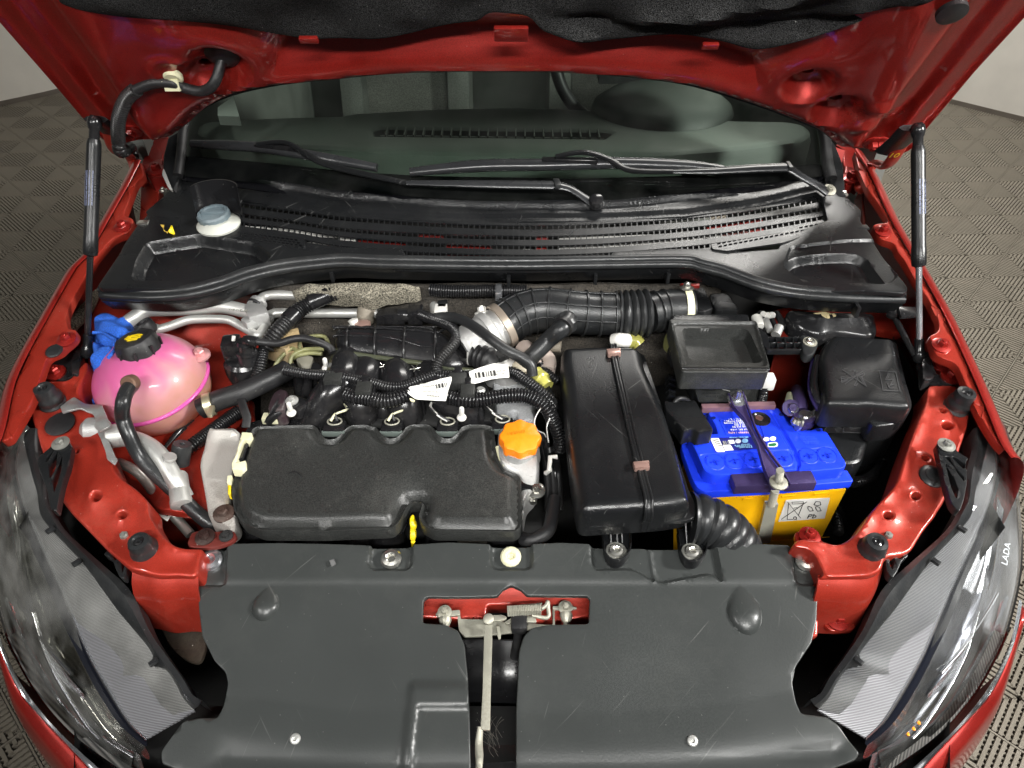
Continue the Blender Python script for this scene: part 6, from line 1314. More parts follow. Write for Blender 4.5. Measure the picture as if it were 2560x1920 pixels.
for pts, r in (('K 330 520 .85 300 640 .858 270 760 .858 190 860 .85 110 960 .835 60 1060 .82 20 1150 .80', .030), ('K 520 560 .84 490 700 .85 450 850 .845 440 1000 .83 450 1120 .80', .030), ('K 760 590 .84 760 720 .85 780 860 .845 830 1000 .83 860 1120 .80', .030), ('K 1000 620 .84 1060 740 .85 1200 900 .845 1370 1000 .83 1420 1130 .80', .028)):
    tube('runner', P3(pts), [r * .85, r, r, r * .95, r * .9], GLO, im, seg=24)
for k in range(3): tube('runner_web', P3('K %d 600 .83 %d 800 .835 %d 1000 .82 %d 1130 .79' % (380 + 250 * k, 350 + 270 * k, 350 + 290 * k, 350 + 300 * k)), .016, GLO, im, seg=12)
sheet('runner_floor', HF('K', 700, 850, .815, .02), P('K 150 560 1450 620 1620 900 1640 1130 1300 1160 0 1180 50 900'), DRK, im, thick=.02, sp=.03)
tube('fuel_rail', P3('K 160 478 .875 300 505 .878 600 550 .875 900 590 .872 1100 620 .868 1250 650 .866 1440 662 .865'), .0042, mat('olive_black_tube', (.05, .055, .035), .25, coat=.3, dust=.2, dcol=(.3, .3, .12)), im, seg=10)
for x, y in ((350, 600), (415, 610), (655, 625), (760, 610), (925, 650)):
    b = MB(); c = W('K', x, y, .872)
    for k in range(6): a = k * math.pi / 3 + x; v, f = tube_vf([c, c + V((math.cos(a) * .010, math.sin(a) * .010, .002))], .0005, seg=4, smooth=False); b.add(v, f)
    b.build('rail_clip', STL, im)
for t, x, y in (('K', 1400, 590), ('K', 1335, 1090), ('K', 130, 650), ('L', 712, 1260)):
    st_ = W(t, x, y, .862); b = MB()
    v, f = lathe_vf(st_, (.05, -.1, 1), [(.007, 0), (.0075, .002), (.0062, .005), (.0036, .007), (.0038, .012), (.0038, .022), (.003, .024), (.0001, .024)], seg=16); b.add(v, f); b.build('white_stud', WHT, im)
lathe('white_stud', W('K', 1502, 848, .86), (0, 0, 1), [(.008, 0), (.008, .003), (.005, .006), (.0001, .006)], ALU, im)
# injector plugs and wires in the scalloped bays
for i, (t, x, y) in enumerate((('K', 205, 1130), ('K', 715, 1130), ('K', 1210, 1130), ('K', 1700, 1110))):
    ij = thing('injector_plug', ('injector plug with a metal clip in the leftmost bay of the cover', 'injector plug in the middle bay of the engine cover', 'injector plug in the bay right of the middle, wire looping left', 'injector plug beside the orange oil cap')[i], 'injector plug', tuple(W(t, x, y, .83)), 'injector plugs in the scalloped bays')
    c = W(t, x, y, .832)
    bbox('plug_body', c - V((0, .006, .008)), (.034, .026, .018), GLO, ij, bev=.004); bbox('plug_edge', c - V((0, .018, .006)), (.036, .006, .010), mat('grey_green_plug', (.10, .12, .11), .4) if 'grey_green_plug' not in MATS else MATS['grey_green_plug'], ij, bev=.002)
    tube('metal_clip', [c + V((math.cos(a) * .011, math.sin(a) * .008, .003)) for a in [k * math.pi / 7 for k in range(15)]], .0014, ZINC, ij)
    for k in range(2): tube('wire', [c + V((-.006 + .01 * k, 0, .004)), c + V((.002, .008, .012)), c + V((.018, .016, .014)), c + V((.012, .03, .012))] if i in (0, 1) else [c + V((.003 * k, 0, .004)), c + V((-.016, .006, .012)), c + V((-.028, .022, .014)), c + V((-.020, .038, .016)), c + V((0, .045, .016))], .0022, (WHT, RUB)[k % 2] if i > 1 else (PALEC, RUB)[k], ij)
# sensor on top of the plenum
sn = thing('pressure_sensor', 'black sensor with plug lying behind the manifold rib', 'sensor', tuple(W('K', 780, 180, .89)))
bbox('sensor_base', W('K', 645, 185, .89), (.026, .022, .02), GLO, sn, bev=.003); bbox('sensor_body', W('K', 740, 180, .893), (.036, .024, .022), GLO, sn, bev=.004)
tube('plug', [W('K', 770, 172, .895), W('K', 880, 168, .895)], .013, GLO, sn, smooth=False, seg=16); bbox('plug_end', W('K', 925, 165, .895), (.026, .028, .026), GLO, sn, bev=.003)
lathe('white_clip', W('K', 375, 240, .885), (-.3, .4, 1), [(.007, -.012), (.0075, .0), (.009, .006), (.0001, .009)], WHT, sn); lathe('brown_plug', W('K', 450, 245, .885), (0, .2, 1), [(.014, -.01), (.014, .002), (.0001, .006)], BRN, sn)
dv = thing('brown_pipe_fork', 'grey brown forked rubber pipe behind the intake manifold', 'pipe', tuple(W('K', 480, 100, .87)))
tube('branch', P3('K 475 230 .87 480 150 .885 500 60 .895 470 10 .90 300 -10 .90 100 -20 .90'), [.015, .016, .017, .013, .010], mat('dusty_rubber', (.16, .14, .11), .6, dust=.6, dcol=(.3, .27, .22)), dv)
tube('branch', P3('K 510 50 .895 600 20 .895 760 10 .895 900 -20 .895 1000 -60 .895'), [.013, .012, .010, .009], MATS['dusty_rubber'], dv)
pipe('white hooked alloy pipe behind the sensor', 'K 740 55 .88 900 40 .885 1020 30 .885 1080 60 .885 1095 130 .885 1110 190 .88', .0085, ALU)
bbox('cable_bracket', W('K', 1150, 150, .885), (.022, .03, .02), WHT, sn, bev=.002); bbox('grey_bracket', W('K', 1165, 60, .89), (.018, .04, .01), RUBG, sn, bev=.002)
# throttle body
tr = thing('throttle_body', 'cast alloy throttle body clamped to the ribbed air hose', 'throttle body', tuple(W('K', 1600, 400, .86)))
HC0, HC1 = W('E', 1030, 455, .895), W('E', 1150, 380, .905)
hdir = (HC1 - HC0).normalized()
lathe('bore', HC0 - hdir * .075, hdir, [(.030, 0), (.036, .010), (.037, .045), (.039, .047), (.039, .058), (.034, .062), (.034, .08)], CAST, tr, seg=40)
sheet('flange', HF('K', 1560, 430, .885, 0), P('K 1340 290 1400 230 1480 215 1580 240 1720 420 1760 470 1740 560 1600 580 1500 420 1370 330'), CAST, tr, thick=.04, sp=.010, rnd=.012, bev=.006, h=lambda u, v, d: .006 * np.sin(u * 90) * np.sin(v * 80))
sheet('lower_casting', HF('K', 1600, 520, .872, 0), P('K 1490 400 1560 380 1700 480 1830 560 1860 620 1700 640 1600 600 1550 560'), CAST, tr, thick=.05, sp=.010, rnd=.01, bev=.005, h=lambda u, v, d: .004 * np.sin(u * 120))
tube('casting_rib', [W('K', 1520, 340, .905), W('K', 1600, 280, .91), W('K', 1660, 240, .91)], .010, CAST, tr); tube('casting_rib', [W('K', 1440, 390, .89), W('K', 1400, 370, .89)], .012, CAST, tr, smooth=False)
bbox('web_recess', W('K', 1690, 530, .886), (.02, .02, .01), DRK, tr, R=rotz(.6), bev=.002)
tube('actuator', [W('K', 1450, 520, .88), W('K', 1560, 560, .88), W('K', 1590, 590, .875)], .019, RUB, tr, seg=16, corr=(.008, .002)); bbox('actuator_head', W('K', 1440, 480, .875), (.045, .035, .03), GLO, tr, R=rotz(-.6), bev=.006)
bolt(W('K', 1520, 150, .91), tr, WHT, .010, ax=(-.2, .6, 1)); tube('clamp_screw', [W('K', 1522, 145, .915), W('K', 1528, 190, .90)], .007, WHT, tr)
# ribbed air hose
ah = thing('air_intake_hose', 'thick ribbed black rubber air hose with bellows joining the throttle to the filter box', 'air hose', tuple(W('E', 1500, 370, .87)))
AH = [W('E', 1030, 455, .895), W('E', 1100, 405, .90), W('E', 1200, 362, .905), W('E', 1330, 345, .908), W('E', 1500, 362, .908), W('E', 1640, 372, .905), W('E', 1790, 375, .905)]
tube('hose_body', AH, [.0375, .038, .0375, .0375, .037, .036, .036], RUBG, ah, seg=40)
tube('bellows', [W('E', 1790, 375, .905), W('E', 1860, 375, .905), W('E', 1985, 368, .905)], .0385, RUBG, ah, seg=40, corr=(.0118, .0036))
tube('hose_end', [W('E', 1985, 368, .905), W('E', 2100, 345, .905), W('E', 2260, 338, .905)], [.033, .0345, .0345], RUBG, ah, seg=40)
cu = cat(AH, 10)
def ring(i, r, w_, cu=cu, nm='rib', m=RUBG, n_=12):
    a, b_ = cu[max(i - 1, 0)], cu[min(i + 1, len(cu) - 1)]; d = (b_ - a).normalized(); v, f = lathe_vf(cu[i], d, [(r * .9, -w_), (r, -w_), (r + .0022, -w_ * .6), (r + .0022, w_ * .6), (r, w_), (r * .9, w_)], seg=40); return mk(nm, v, f, m, ah)
for i in (10, 17, 24, 31, 38, 45, 52, 58): ring(i, .0378, .0022)
X0 = len(cu)
for a_ in (-.95, -.2, .62, 1.3):
    pp = []
    for i in range(4, X0 - 2, 3):
        d = (cu[min(i + 1, X0 - 1)] - cu[i - 1]).normalized(); s1 = d.cross(V((0, 0, 1))).normalized(); u1 = s1.cross(d); pp.append(cu[i] + (u1 * math.cos(a_) + s1 * math.sin(a_)) * .0378)
    tube('long_rib', pp, .0018, RUBG, ah, seg=8)
ce = cat([W('E', 1985, 368, .905), W('E', 2100, 345, .905), W('E', 2260, 338, .905)], 10)
ring(5, .0345, .002, ce); ring(9, .0345, .0018, ce)
c_ = ce[17]; v, f = lathe_vf(c_, (1, .05, 0), [(.034, -.006), (.0362, -.006), (.0362, .006), (.034, .006)], seg=40); mk('band_clamp', v, f, PALEC, ah)
bolt(c_ + V((-.002, .01, .036)), ah, STL, .009, ax=(0, .3, 1))
v, f = lathe_vf(HC0 + hdir * .004, hdir, [(.037, -.006), (.0405, -.006), (.0405, .006), (.037, .006)], seg=40); mk('band_clamp', v, f, mat('pale_brown_clamp', (.50, .42, .34), .35, .7, dust=.4), ah)
# breather hose and vacuum hose
bh = thing('breather_hose', 'medium black rubber breather hose branching from the ribbed air hose', 'hose', tuple(W('E', 1450, 430, .92)))
tube('hose', P3('E 1465 415 .925 1420 470 .925 1340 540 .905 1260 620 .89 1200 680 .875 1160 720 .86'), [.0165, .0145, .0138, .014, .015], RUBG, bh, seg=20)
v, f = lathe_vf(W('E', 1435, 452, .928), (W('E', 1420, 470, .925) - W('E', 1465, 415, .925)), [(.0155, -.004), (.0175, -.004), (.0175, .004), (.0155, .004)], seg=24); mk('spring_clamp', v, f, RUB, bh)
lathe('elbow_cap', W('E', 1458, 412, .93), (0, 0, 1), [(.0175, -.014), (.0175, .004), (.012, .010), (.0001, .011)], RUBG, bh)
lathe('pale_ring', W('E', 1165, 728, .862), (-.6, -.7, -.2), [(.014, -.008), (.0165, -.004), (.0165, .004), (.014, .01)], mat('tan_ring', (.45, .40, .30), .5), bh)
pipe('slim matt black vacuum hose arching over the throttle body', 'E 610 400 .905 690 392 .912 780 410 .918 870 460 .92 980 540 .918 1080 610 .91 1170 655 .90 1225 700 .89 1240 770 .875', .0088, RUBG, cat_='hose', name='vacuum_hose')
# ================================================================ wiring
def loom(label, s, r, tags=(), m=CON, pitch=.0042):
    q = P3(s); t = thing('wiring_conduit', label, 'cable conduit', tuple(q[0]), 'corrugated wiring conduits'); tube('sleeve', q, r, m, t, corr=(pitch, r * .13), seg=14, ang=75); return t
l1 = loom('corrugated conduit curving from the sensor down to the paper tags', 'K 955 160 .90 1040 195 .905 1160 235 .905 1250 280 .905 1290 350 .903 1270 420 .90 1200 500 .895 1140 570 .888 1110 640 .88 1120 690 .875', .0083)
l2 = loom('thin corrugated conduit sagging across the manifold runners', 'L 650 850 .878 850 885 .878 1050 900 .878 1200 920 .876 1400 955 .874 K 500 765 .872 680 810 .870 820 800 .870 980 740 .874 1090 700 .875', .0078)
l3 = loom('corrugated conduit leaving behind the right paper tag and bending to the front', 'K 1130 715 .870 1290 710 .872 1420 715 .872 1600 690 .872 1770 680 .874 1900 750 .872 2010 830 .866 2100 910 .855 2140 960 .84', .0090)
l4 = loom('thick corrugated conduit left of the lower paper tag', 'K 310 880 .868 400 900 .869 520 915 .869 640 935 .868 760 915 .870 870 865 .872', .0108, pitch=.005)
l5 = loom('thick corrugated conduit sweeping round the engine end toward the radiator', 'K 1220 905 .868 1400 930 .869 1560 915 .869 1740 890 .870 1900 890 .868 2020 940 .862 2110 1020 .85 2150 1110 .83 E 1390 1100 .82 1415 1180 .80 1410 1250 .78', .0108, pitch=.005)
l6 = loom('fat conduit with tape descending from the bulkhead beside the alloy pipes', 'D 2190 230 .925 2080 265 .92 1950 330 .91 1860 410 .905 1790 480 .90 1740 540 .89 1710 600 .88', .0125, pitch=.0052)
tube('tape_band', P3('D 1900 365 .911 1850 415 .906'), .0148, GLO, l6, smooth=False); tube('tape_band', P3('D 2110 250 .922 1990 300 .916'), .0145, GLO, l6, smooth=False)
l7 = loom('short conduit dropping beside the purge valve', 'D 1695 600 .88 1680 680 .87 1665 740 .86 1640 800 .85', .0085)
l8 = loom('conduit running under the coolant hose to the engine mount', 'D 1540 1000 .80 1450 1060 .80 1330 1150 .80 1220 1230 .80 1160 1290 .79 1140 1380 .77', .0105)
l9 = loom('conduit lying along the bulkhead above the ribbed hose', 'E 580 218 .92 700 225 .92 850 225 .92 1000 222 .92 1200 225 .918', .0105)
bbox('loom_clip', W('E', 1020, 235, .925), (.012, .03, .02), CHS, l9, bev=.003)
l10 = loom('thin conduit beside the yellow tube right of the throttle', 'E 1270 650 .86 1310 720 .855 1370 780 .845 1400 800 .84', .0065)
for t, x, y, w_ in (('K', 1300, 760, .028), ('K', 1390, 860, .022), ('K', 195, 740, .028), ('K', 465, 840, .024)):
    kc = thing('harness_clip', {1300: 'square black harness clip between the two paper tags', 1390: 'small black harness clip right of the lower paper tag', 195: 'black harness clip with legs beside a white stud at the left', 465: 'black harness clip on the thick conduit left of the lower tag'}[x], 'cable clip', tuple(W(t, x, y, .88)), 'black harness clips')
    c = W(t, x, y, .878); bbox('clip_block', c, (w_, .026, .016), GRN, kc, bev=.002); bbox('clip_latch', c + V((0, .018, .004)), (w_ * .45, .014, .012), GLO, kc, bev=.002)
    for s_ in (-1, 1): bbox('clip_leg', c + V((s_ * w_ * .62, -.006, -.006)), (.003, .03, .012), GLO, kc, bev=.0008)
def paper(label, fr, s, bar0, bar1, bh_, lines):
    t = thing('paper_tag', label, 'label', tuple(fr.o), 'paper tags on the wiring'); sheet('paper', fr, P(s), PAPER, t, thick=.0006, sp=.006, bev=0, rnd=.002, h=lambda u, v, d: .0025 * np.sin(u * 45))
    up_ = fr.up(.0032); scrawl('bar_code', up_, px(*bar0), px(*bar1), bh_, INK, t, seed=12, bars=True)
    for i, (a, c, hh) in enumerate(lines): scrawl('print_line', up_, px(*a), px(*c), hh, MATS['grey_ink'], t, seed=30 + i)
    return t
PG1 = HF('K', 1580, 690, .888, .1); PG2 = HF('K', 1050, 840, .884, .1)
paper('upper white paper tag with a bar code, in front of the throttle body', PG1, 'K 1398 665 1500 630 1620 603 1750 622 1762 735 1600 742 1420 780', ('K', 1460, 735), ('K', 1640, 712), .012, [(('K', 1650, 680), ('K', 1720, 672), .003), (('K', 1630, 705), ('K', 1715, 698), .003)])
paper('lower white paper tag with a bar code, wrapped on the thick conduit', PG2, 'K 865 800 930 790 1100 755 1245 727 1248 760 1215 850 1195 945 1100 935 925 912 880 880 846 848', ('K', 1110, 828), ('K', 1210, 812), .0095, [(('K', 960, 790), ('K', 1200, 768), .002), (('K', 985, 815), ('K', 1100, 806), .003), (('K', 985, 855), ('K', 1140, 865), .003), (('K', 1020, 895), ('K', 1130, 908), .004)])
sheet('yellow_corner', PG2.up(-.004), P('K 865 905 920 925 915 945 880 940'), PALEC, bpy.data.objects['paper_tag.001'], thick=.001, sp=1, bev=0)
yt = thing('green_tube', 'translucent yellow-green tube connector right of the tags', 'tube connector', tuple(W('E', 1290, 790, .86)))
YG = mat('yellow_green_plastic', (.42, .40, .10), .25, coat=.6)
tube('connector', P3('E 1255 750 .865 1290 795 .862 1330 845 .858'), .013, YG, yt, smooth=False); lathe('collar', W('E', 1290, 795, .862), (.6, -.8, 0), [(.0135, -.006), (.0155, -.004), (.0155, .004), (.0135, .006)], YG, yt)
tube('tail', P3('E 1330 845 .858 1360 900 .84 1385 980 .82'), .005, RUB, yt)
tube('pale_hose', P3('E 1180 590 .87 1220 640 .87 1240 700 .86'), .016, mat('pinkish_grey', (.40, .33, .29), .5), yt); tube('pale_hose', P3('E 1310 640 .86 1340 680 .855 1330 740 .85'), .014, MATS['pinkish_grey'], yt); tube('tan_hose', P3('E 1420 585 .87 1340 575 .87 1260 560 .87'), .010, MATS['dusty_rubber'], yt)
tube('white_elbow', P3('E 1760 545 .885 1800 540 .89 1850 545 .885'), .012, WHT, yt); tube('olive_elbow', P3('E 1850 550 .875 1900 545 .875 1925 570 .87'), .012, YG, yt)
tube('thin_white_wire', P3('E 1310 960 .86 1270 1010 .858 1250 1070 .85 1270 1120 .84 1310 1140 .83 1325 1165 .82'), .0009, WHT, yt, seg=6)
tube('thin_wire', P3('E 1350 1040 .85 1330 1100 .84 1340 1200 .82'), .0012, ALU, yt, seg=6)
# purge valve on the left strut tower
pv = thing('purge_valve', 'black canister purge valve with plug on the red strut tower', 'valve', tuple(W('D', 1560, 650, .87)))
lathe('body', W('D', 1570, 700, .855), (.05, .12, 1), [(.020, -.05), (.026, -.03), (.031, -.012), (.032, .006), (.028, .012), (.020, .014), (.0001, .014)], GLO, pv, seg=28)
lathe('nozzle', W('D', 1590, 620, .885), (.05, .2, 1), [(.017, -.02), (.016, -.004), (.018, -.002), (.018, .002), (.013, .004), (.013, .014), (.016, .016), (.014, .022), (.0001, .022)], GLO, pv, seg=24)
bbox('plug', W('D', 1495, 590, .885), (.030, .034, .035), GLO, pv, R=rotz(.15), bev=.006); tube('white_pin', [W('D', 1500, 545, .905), W('D', 1503, 515, .912)], .003, WHT, pv)
tube('white_edge', P3('D 1560 755 .845 1600 748 .845 1635 725 .848'), .003, WHT, pv); tube('lower_pipe', P3('D 1580 760 .83 1590 800 .82'), .012, GLO, pv)
tube('elbow', P3('D 1580 545 .91 1610 545 .912 1650 555 .91'), .009, GLO, pv)
tube('hose', P3('D 1640 550 .91 1720 558 .905 1800 560 .905 1880 535 .91 1960 530 .91 2050 555 .905 2120 590 .895 2140 620 .89'), .0062, RUB, pv)
# small olive pipes on the left of the manifold
op = thing('fuel_pipes', 'bundle of thin olive coloured pipes beside the manifold', 'pipes', tuple(W('L', 800, 700, .85)))
for s_ in ('L 540 850 .84 580 770 .85 660 680 .86 720 645 .86 770 670 .86', 'L 700 800 .85 720 720 .86 800 665 .865 900 650 .865 1010 650 .868', 'L 730 740 .85 780 710 .86 880 690 .86 1000 695 .86', 'L 860 540 .865 960 525 .87 1030 540 .87 1060 600 .87', 'L 790 640 .85 785 590 .86 800 565 .865'):
    tube('small_pipe', P3(s_), .0036, mat('olive_pipe', (.22, .22, .10), .4, dust=.4) if 'olive_pipe' not in MATS else MATS['olive_pipe'], op, seg=10)
sheet('grey_bracket', HF('L', 840, 760, .855), P('L 750 740 840 700 920 720 910 770 880 830 820 850 790 790'), mat('grey_brown_plastic', (.22, .21, .17), .5, dust=.5), op, thick=.012, sp=.01)
for a, b_, m in (((850, 840), (860, 1100), GLO), ((780, 880), (790, 1080), GLO), ((930, 820), (930, 1000), GLO), ((700, 830), (720, 960), GLO), ((640, 830), (700, 880), GLO)):
    tube('dark_pipe', [W('L', *a, .85), W('L', *b_, .80)], .010, m, op, smooth=False)
# camshaft sensor block near the left end of the cover
cs = thing('camshaft_sensor', 'dark sensor block with a white bolt behind the left end of the engine cover', 'sensor', tuple(W('L', 600, 1150, .84)))
sheet('block', HF('L', 590, 1100, .852), P('L 540 1040 600 1010 680 1060 660 1180 640 1230 560 1240 480 1200 500 1120'), mat('dark_purple_brown', (.03, .018, .022), .35, dust=.3), cs, thick=.03, sp=.01, rnd=.006, bev=.004, h=lambda u, v, d: .003 * np.sin(u * 150))
sheet('ear', HF('L', 720, 1140, .850), P('L 670 1080 740 1070 850 1110 900 1130 820 1200 760 1240 700 1210 660 1170'), GLO, cs, thick=.015, sp=.01, rnd=.01, bev=.004)
bolt(W('L', 716, 1138, .853), cs, ALU, .0075); tube('gland', P3('L 520 1230 .84 570 1260 .835 600 1310 .83'), .020, RUB, cs, corr=(.008, .002), seg=16); bbox('cream_tab', W('L', 520, 1305, .828), (.026, .016, .012), PALEC, cs, bev=.002)
pipe('black rubber strip bending down to the cream channel', 'L 200 1050 .85 235 1130 .85 265 1220 .85 290 1300 .848 280 1390 .842', .0065, RUB, cat_='rubber strip', name='rubber_strip', sq=.4)
for s_, lb in (('D 1240 1050 .79 1150 1130 .785 1060 1240 .78', 'black tie strap crossing the lower red wing, nearer the tank'), ('D 1200 1110 .785 1130 1190 .78 1090 1250 .775', 'black tie strap crossing the lower red wing, nearer the conduit')): pipe(lb, s_, .005, GLO, cat_='strap', name='tie_strap')
gv = thing('rubber_grommet', 'small black rubber sleeve on the conduit end above the white pipe', 'grommet', tuple(W('D', 1180, 1240, .84)))
lathe('sleeve', W('D', 1165, 1260, .83), (.3, .4, 1), [(.014, -.02), (.0145, .01), (.013, .014), (.004, .014), (.003, .011), (.0001, .011)], RUBG, gv, seg=24)
# ================================================================ headlights
def zf(py): return .862 + (.700 - .862) * (py - 926) / (1640 - 926)
HL = {
 'c0': 'F 1885 1112 1875 1250 1838 1400 1825 1560 1785 1646 I 1700 130 1480 330 1300 500 1180 750 1060 930 965 1060 905 1165 838 1205',
 'c0b': 'F 1910 1100 1915 1250 1880 1400 1860 1560 1820 1646 I 1740 130 1530 330 1350 520 1200 790 1090 960 1000 1080 940 1180 865 1245',
 'c1': 'F 1945 1100 1985 1165 1932 1400 1900 1510 1880 1646 I 1820 90 1650 270 1555 385 1385 620 1165 890 1165 980 1075 1000 1000 1110 960 1190 890 1262',
 'c2': 'F 1990 1140 2030 1350 1995 1540 1960 1646 I 1900 120 1815 310 1720 510 1640 700 1560 900 1430 1130 1300 1340 1190 1450',
 'c3': 'F 2000 1142 2065 1350 2030 1540 1995 1646 I 1945 200 1840 430 1745 680 1650 880 1510 1150 1360 1370 1205 1500',
 'c4': 'F 2010 1145 2100 1350 2090 1540 2080 1646 I 2040 200 2000 430 1880 760 1790 960 1620 1220 1450 1430 1235 1560',
 'c5': 'F 2018 1150 2130 1350 2165 1540 2180 1646 I 2195 200 2180 430 2110 720 2040 900 1880 1180 1650 1440 1290 1700'}
def mir(p, s): return p if s > 0 else (2187 - p[0], p[1] + 2)
def hcurve(k, s, dz=0, drop=0, n=None):
    pp = [mir(p, s) for p in P(HL[k])]; m = len(pp) - 1
    return [onz(p, zf(p[1]) + dz - drop * (math.sin(min(1, i / m * 1.2) * math.pi / 2))) for i, p in enumerate(pp)]
def mid(a, b, t, n=20, dz=0):
    A, B_ = resn(a, n), resn(b, n); return [p.lerp(q, t) + V((0, 0, dz)) for p, q in zip(A, B_)]
def resn(c, n):
    c = cat(c, 8); L = [0]
    for a, b in zip(c, c[1:]): L.append(L[-1] + (b - a).length)
    out = []
    for i in range(n):
        s = L[-1] * i / (n - 1); j = 0
        while j < len(L) - 2 and L[j + 1] < s: j += 1
        out.append(c[j].lerp(c[j + 1], min((s - L[j]) / max(L[j + 1] - L[j], 1e-9), 1)))
    return out
for s, lab, ln in ((-1, 'left headlight with cloudy lens and a fluted silver panel', 'left'), (1, 'right headlight with clear lens, bright chrome and a fluted silver panel', 'right')):
    c = {k: hcurve(k, s, *v_) for k, v_ in {'c0': (0, 0), 'c0b': (.004, 0), 'c1': (-.002, 0), 'c2': (-.022, .004), 'c3': (-.030, .010), 'c4': (-.045, .05), 'c5': (-.03, .13)}.items()}
    t = thing('headlight', lab, 'headlight', tuple(c['c2'][5]), 'car headlights')
    c0l = [p + V((-s * .004, 0, -.03)) for p in c['c0']]
    loft('rear_frame', [c0l, c['c0'], c['c0b'], c['c1'], [p + V((s * .001, 0, -.012)) for p in c['c1']]], RUBG, t, n=60, ang=50)
    loft('fluted_panel', [mid(c['c1'], c['c2'], 0, 50, -.004), mid(c['c1'], c['c2'], .33, 50, -.003), mid(c['c1'], c['c2'], .66, 50, -.001), c['c2']], FLUTE, t, n=50, thick=.003)
    loft('bright_edge', [c['c2'], mid(c['c2'], c['c3'], .15, 50, .003), mid(c['c2'], c['c3'], .3, 50, -.001)], CHS, t, n=50)
    loft('navy_strip', [mid(c['c2'], c['c3'], .25, 50), mid(c['c2'], c['c3'], .6, 50, -.006), mid(c['c2'], c['c3'], 1.0, 50)], NAVY, t, n=50)
    A3, A4 = resn(c['c3'], 50), resn(c['c4'], 50); A5 = resn(c['c5'], 50)
    rows = []
    for k in range(13):
        q = k / 12; w_ = math.sin(q * math.pi)
        rows.append([A3[i].lerp(A4[i], q) + V((0, 0, -.026 * w_)) for i in range(50)])
    loft('reflector', rows, CHR if s > 0 else mat('shaded_chrome', (.55, .55, .52), .16, .95), t, n=50, smooth=False, ang=80)  # left chrome coloured darker for the weaker light on that side
    loft('dark_bowl', [[A4[i] + V((0, 0, .002)) for i in range(50)], [A4[i].lerp(A5[i], .35) - V((0, 0, .03)) for i in range(50)], [A4[i].lerp(A5[i], .75) - V((0, 0, .02)) for i in range(50)], [A5[i] - V((0, 0, .004)) for i in range(50)]], mat('lamp_bowl_' + ln, (.62, .63, .66) if s > 0 else (.34, .34, .33), .24, .85, var=.05), t, n=50, smooth=False)  # left bowl likewise darker, the dimmer light put into its colour
    i0, i1 = 20, 40
    loft('reflector_blade', [[A3[i].lerp(A4[i], .55 + .35 * math.sin((i - i0) / (i1 - i0) * math.pi)) + V((0, 0, .012)) for i in range(i0, i1)], [A3[i].lerp(A4[i], .6 + .9 * math.sin((i - i0) / (i1 - i0) * math.pi)) + V((0, 0, .004)) for i in range(i0, i1)]], CHS, t, n=20, smooth=False, thick=.003)
    for (a_, b_, q0, q1, r) in ((22, 36, 1.4, .6, .0028), (26, 44, .9, 1.5, .003)):
        tube('light_guide', [A3[i].lerp(A4[i], q0 + (q1 - q0) * (i - a_) / (b_ - a_)) + V((0, 0, .010)) for i in range(a_, b_ + 1, 2)], r, CHR, t, seg=8)
    loft('tile_reflection_strip', [[A4[i].lerp(A5[i], .62) + V((0, 0, .000)) for i in range(26, 50)], [A5[i] + V((0, 0, .003)) for i in range(26, 50)]], TILE_REFL, t, n=24, smooth=False)  # carries the painted reflection of the floor tiles
    loft('outer_seam', [[p for p in A5], [p + V((s * .004, -.001, -.004)) for p in A5]], CHR, t, n=50, smooth=False, thick=.002)
    for k in range(3 if s > 0 else 0): bbox('amber_bulb', A3[44 - k].lerp(A4[44 - k], 1.1) + V((0, 0, .004)), (.004, .005, .003), AMBR, t, bev=.002)
    if s > 0:
        q = A4[10]; text('moulded_brand', 'LADA', A4[17].lerp(A5[17], .30) + V((0, 0, .010)), (A4[12] - A4[18]), V((-1, .25, .3)), .014, mat('faint_silver', (.20, .21, .23), .3, .8), t)
    # clear lens over it all
    B1 = resn(c['c1'], 50); rows = []
    for k in range(9):
        q = k / 8; rows.append([B1[i].lerp(A5[i], q) + V((s * .010 * math.sin(q * math.pi) * (.3 + i / 50), 0, .030 * math.sin(q * math.pi) ** .7)) for i in range(50)])
    loft('lens', rows, LENS if s > 0 else glass_mat('hazed_headlight_lens', (.86, .86, .82), .03, haze=.32), t, n=50, smooth=False, ang=80)
    # little catches along the frame
    for x, y in ((1645, 320), (1150, 960), (1815, 110)):
        p = mir(px('I', x, y), s); q = onz(p, zf(p[1]) + .004); bbox('lens_clip', q, (.012, .007, .006), RUBG, t, R=rotz(-s * .9), bev=.002)
    # bumper corner
    bA = [mir(p, s) for p in P('I 2196 560 2140 830 2000 1120 1800 1370 1560 1600 1380 1760')]
    bB = [mir(p, s) for p in P('I 2200 600 2150 850 2015 1150 1860 1340 1640 1570 1480 1760')]
    bC = [mir(p, s) for p in P('I 2215 700 2165 880 2070 1180 1960 1360 1760 1600 1640 1760')]
    zz = [.66, .63, .60, .575, .56, .55]
    rA = [onz(p, z) for p, z in zip(bA, zz)]; rB = [onz(p, z - .002) for p, z in zip(bB, zz)]; rC = [onz(p, z - .015) for p, z in zip(bC, zz)]
    bp_ = body
    loft('bumper_trim', [mid(rA, rB, -.2, 24, -.004), mid(rA, rB, .45, 24), mid(rA, rB, .8, 24)], CHR if s > 0 else CHS, bp_, n=24, thick=.004)
    loft('bumper_edge', [mid(rA, rB, .75, 24, -.006), rB, mid(rB, rC, .5, 24, .004), rC, [p + V((s * .012, -.004, -.05)) for p in rC], [p + V((s * .022, -.008, -.16)) for p in rC], [p + V((s * .010, .0, -.34)) for p in rC]], RED, bp_, n=30, k=3)
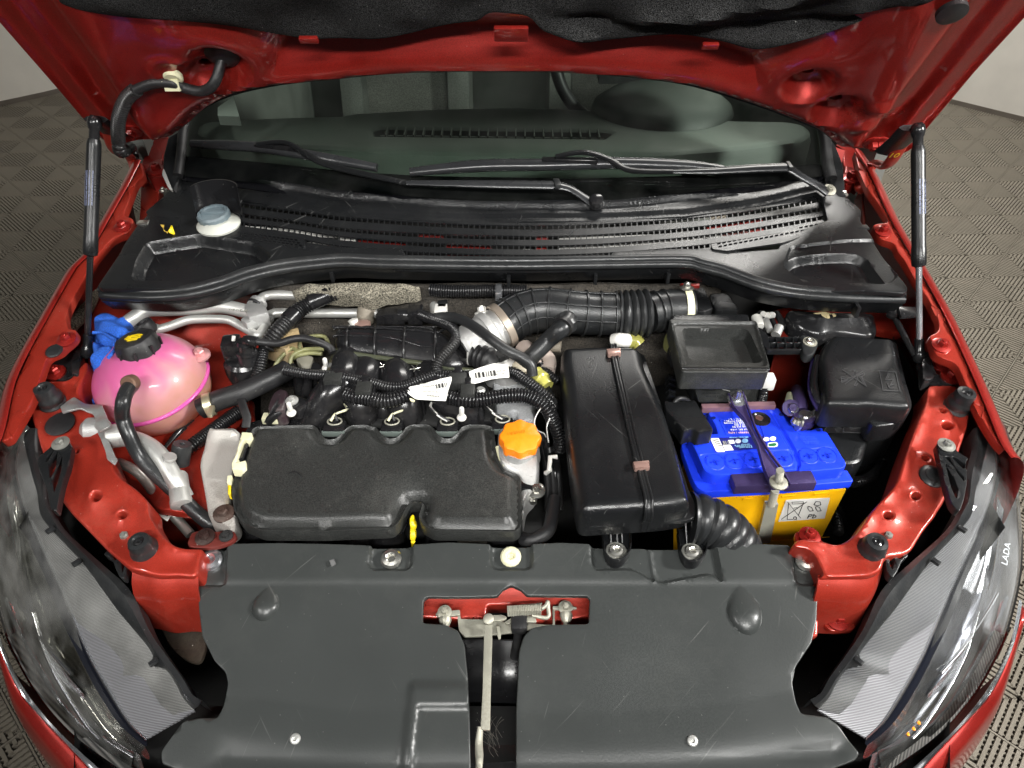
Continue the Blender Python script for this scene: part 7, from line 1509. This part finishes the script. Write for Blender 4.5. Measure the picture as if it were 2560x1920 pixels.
# front of the bumper below the cover
zt_ = rC[-1].z - .07; xe, ye = abs(rC[-1].x), rC[-1].y - .01
fc_ = [V((-xe, ye, zt_)), V((-xe * .6, ye - .05, zt_ + .005)), V((0, ye - .075, zt_ + .01)), V((xe * .6, ye - .05, zt_ + .005)), V((xe, ye, zt_))]
loft('bumper_front', [[p + V((0, .05, .012)) for p in fc_], fc_, [p + V((0, -.018, -.03)) for p in fc_], [p + V((0, -.02, -.16)) for p in fc_], [p + V((0, .02, -.34)) for p in fc_]], RED, body, n=30, k=3)
# black mounting brackets from the rails to the lamps
def lampbr(label, fr, o_, hs, bt, m=MATS['grey_washer']):
    t = thing('lamp_bracket', label, 'bracket', tuple(fr.o), 'lamp brackets')
    sheet('bracket', fr, P(o_), BLK, t, holes=[P(h_) for h_ in hs], thick=.012, sp=.01, rnd=.006, bev=.0015, hr=.002)
    c = fr.at(*fr.hit(px(*bt)), .001); lathe('washer', c, (0, -.1, 1), [(.0122, 0), (.0122, .0015), (.008, .002)], m, t); bolt(c, t, m, .0078); return t
lampbr('ribbed black lamp bracket at the rear of the left rail', HF('D', 390, 1210, .882, .1), 'D 350 1195 390 1175 440 1185 460 1220 440 1330 400 1450 380 1540 360 1646 320 1620 300 1500 250 1380 240 1290 300 1250',
       ('D 300 1290 350 1240 340 1260 290 1330', 'D 310 1340 370 1250 355 1360 320 1430', 'D 330 1440 400 1280 390 1380 345 1520'), ('D', 393, 1208))
lampbr('ribbed black lamp bracket at the rear of the right rail', HF('F', 1710, 1220, .882, .1), 'F 1650 1200 1690 1185 1740 1200 1790 1260 1860 1300 1840 1320 1850 1440 1830 1560 1800 1646 1750 1600 1720 1500 1690 1380',
       ('F 1705 1290 1730 1290 1790 1400 1830 1450 1825 1420', 'F 1710 1330 1760 1420 1790 1500 1780 1560 1740 1470', 'F 1750 1290 1780 1300 1835 1340 1830 1370'), ('F', 1710, 1220))
lampbr('black lamp bracket behind the left front bump stop', HF('G', 800, 170, .822, .1), 'G 760 150 800 115 870 120 890 150 850 230 830 300 800 430 770 420 740 360 720 300 660 270 700 240 750 220',
       ('G 720 270 760 240 770 270 740 310', 'G 770 300 800 260 800 330 785 390'), ('G', 808, 165))
lampbr('black lamp bracket beside the right front bump stop', HF('I', 1330, 170, .822, .1), 'I 1265 130 1300 110 1350 115 1390 160 1400 210 1480 275 1430 310 1400 380 1370 425 1340 400 1320 300 1310 220',
       ('I 1380 240 1440 290 1410 300 1375 270', 'I 1350 270 1385 310 1370 370 1350 340'), ('I', 1330, 165))
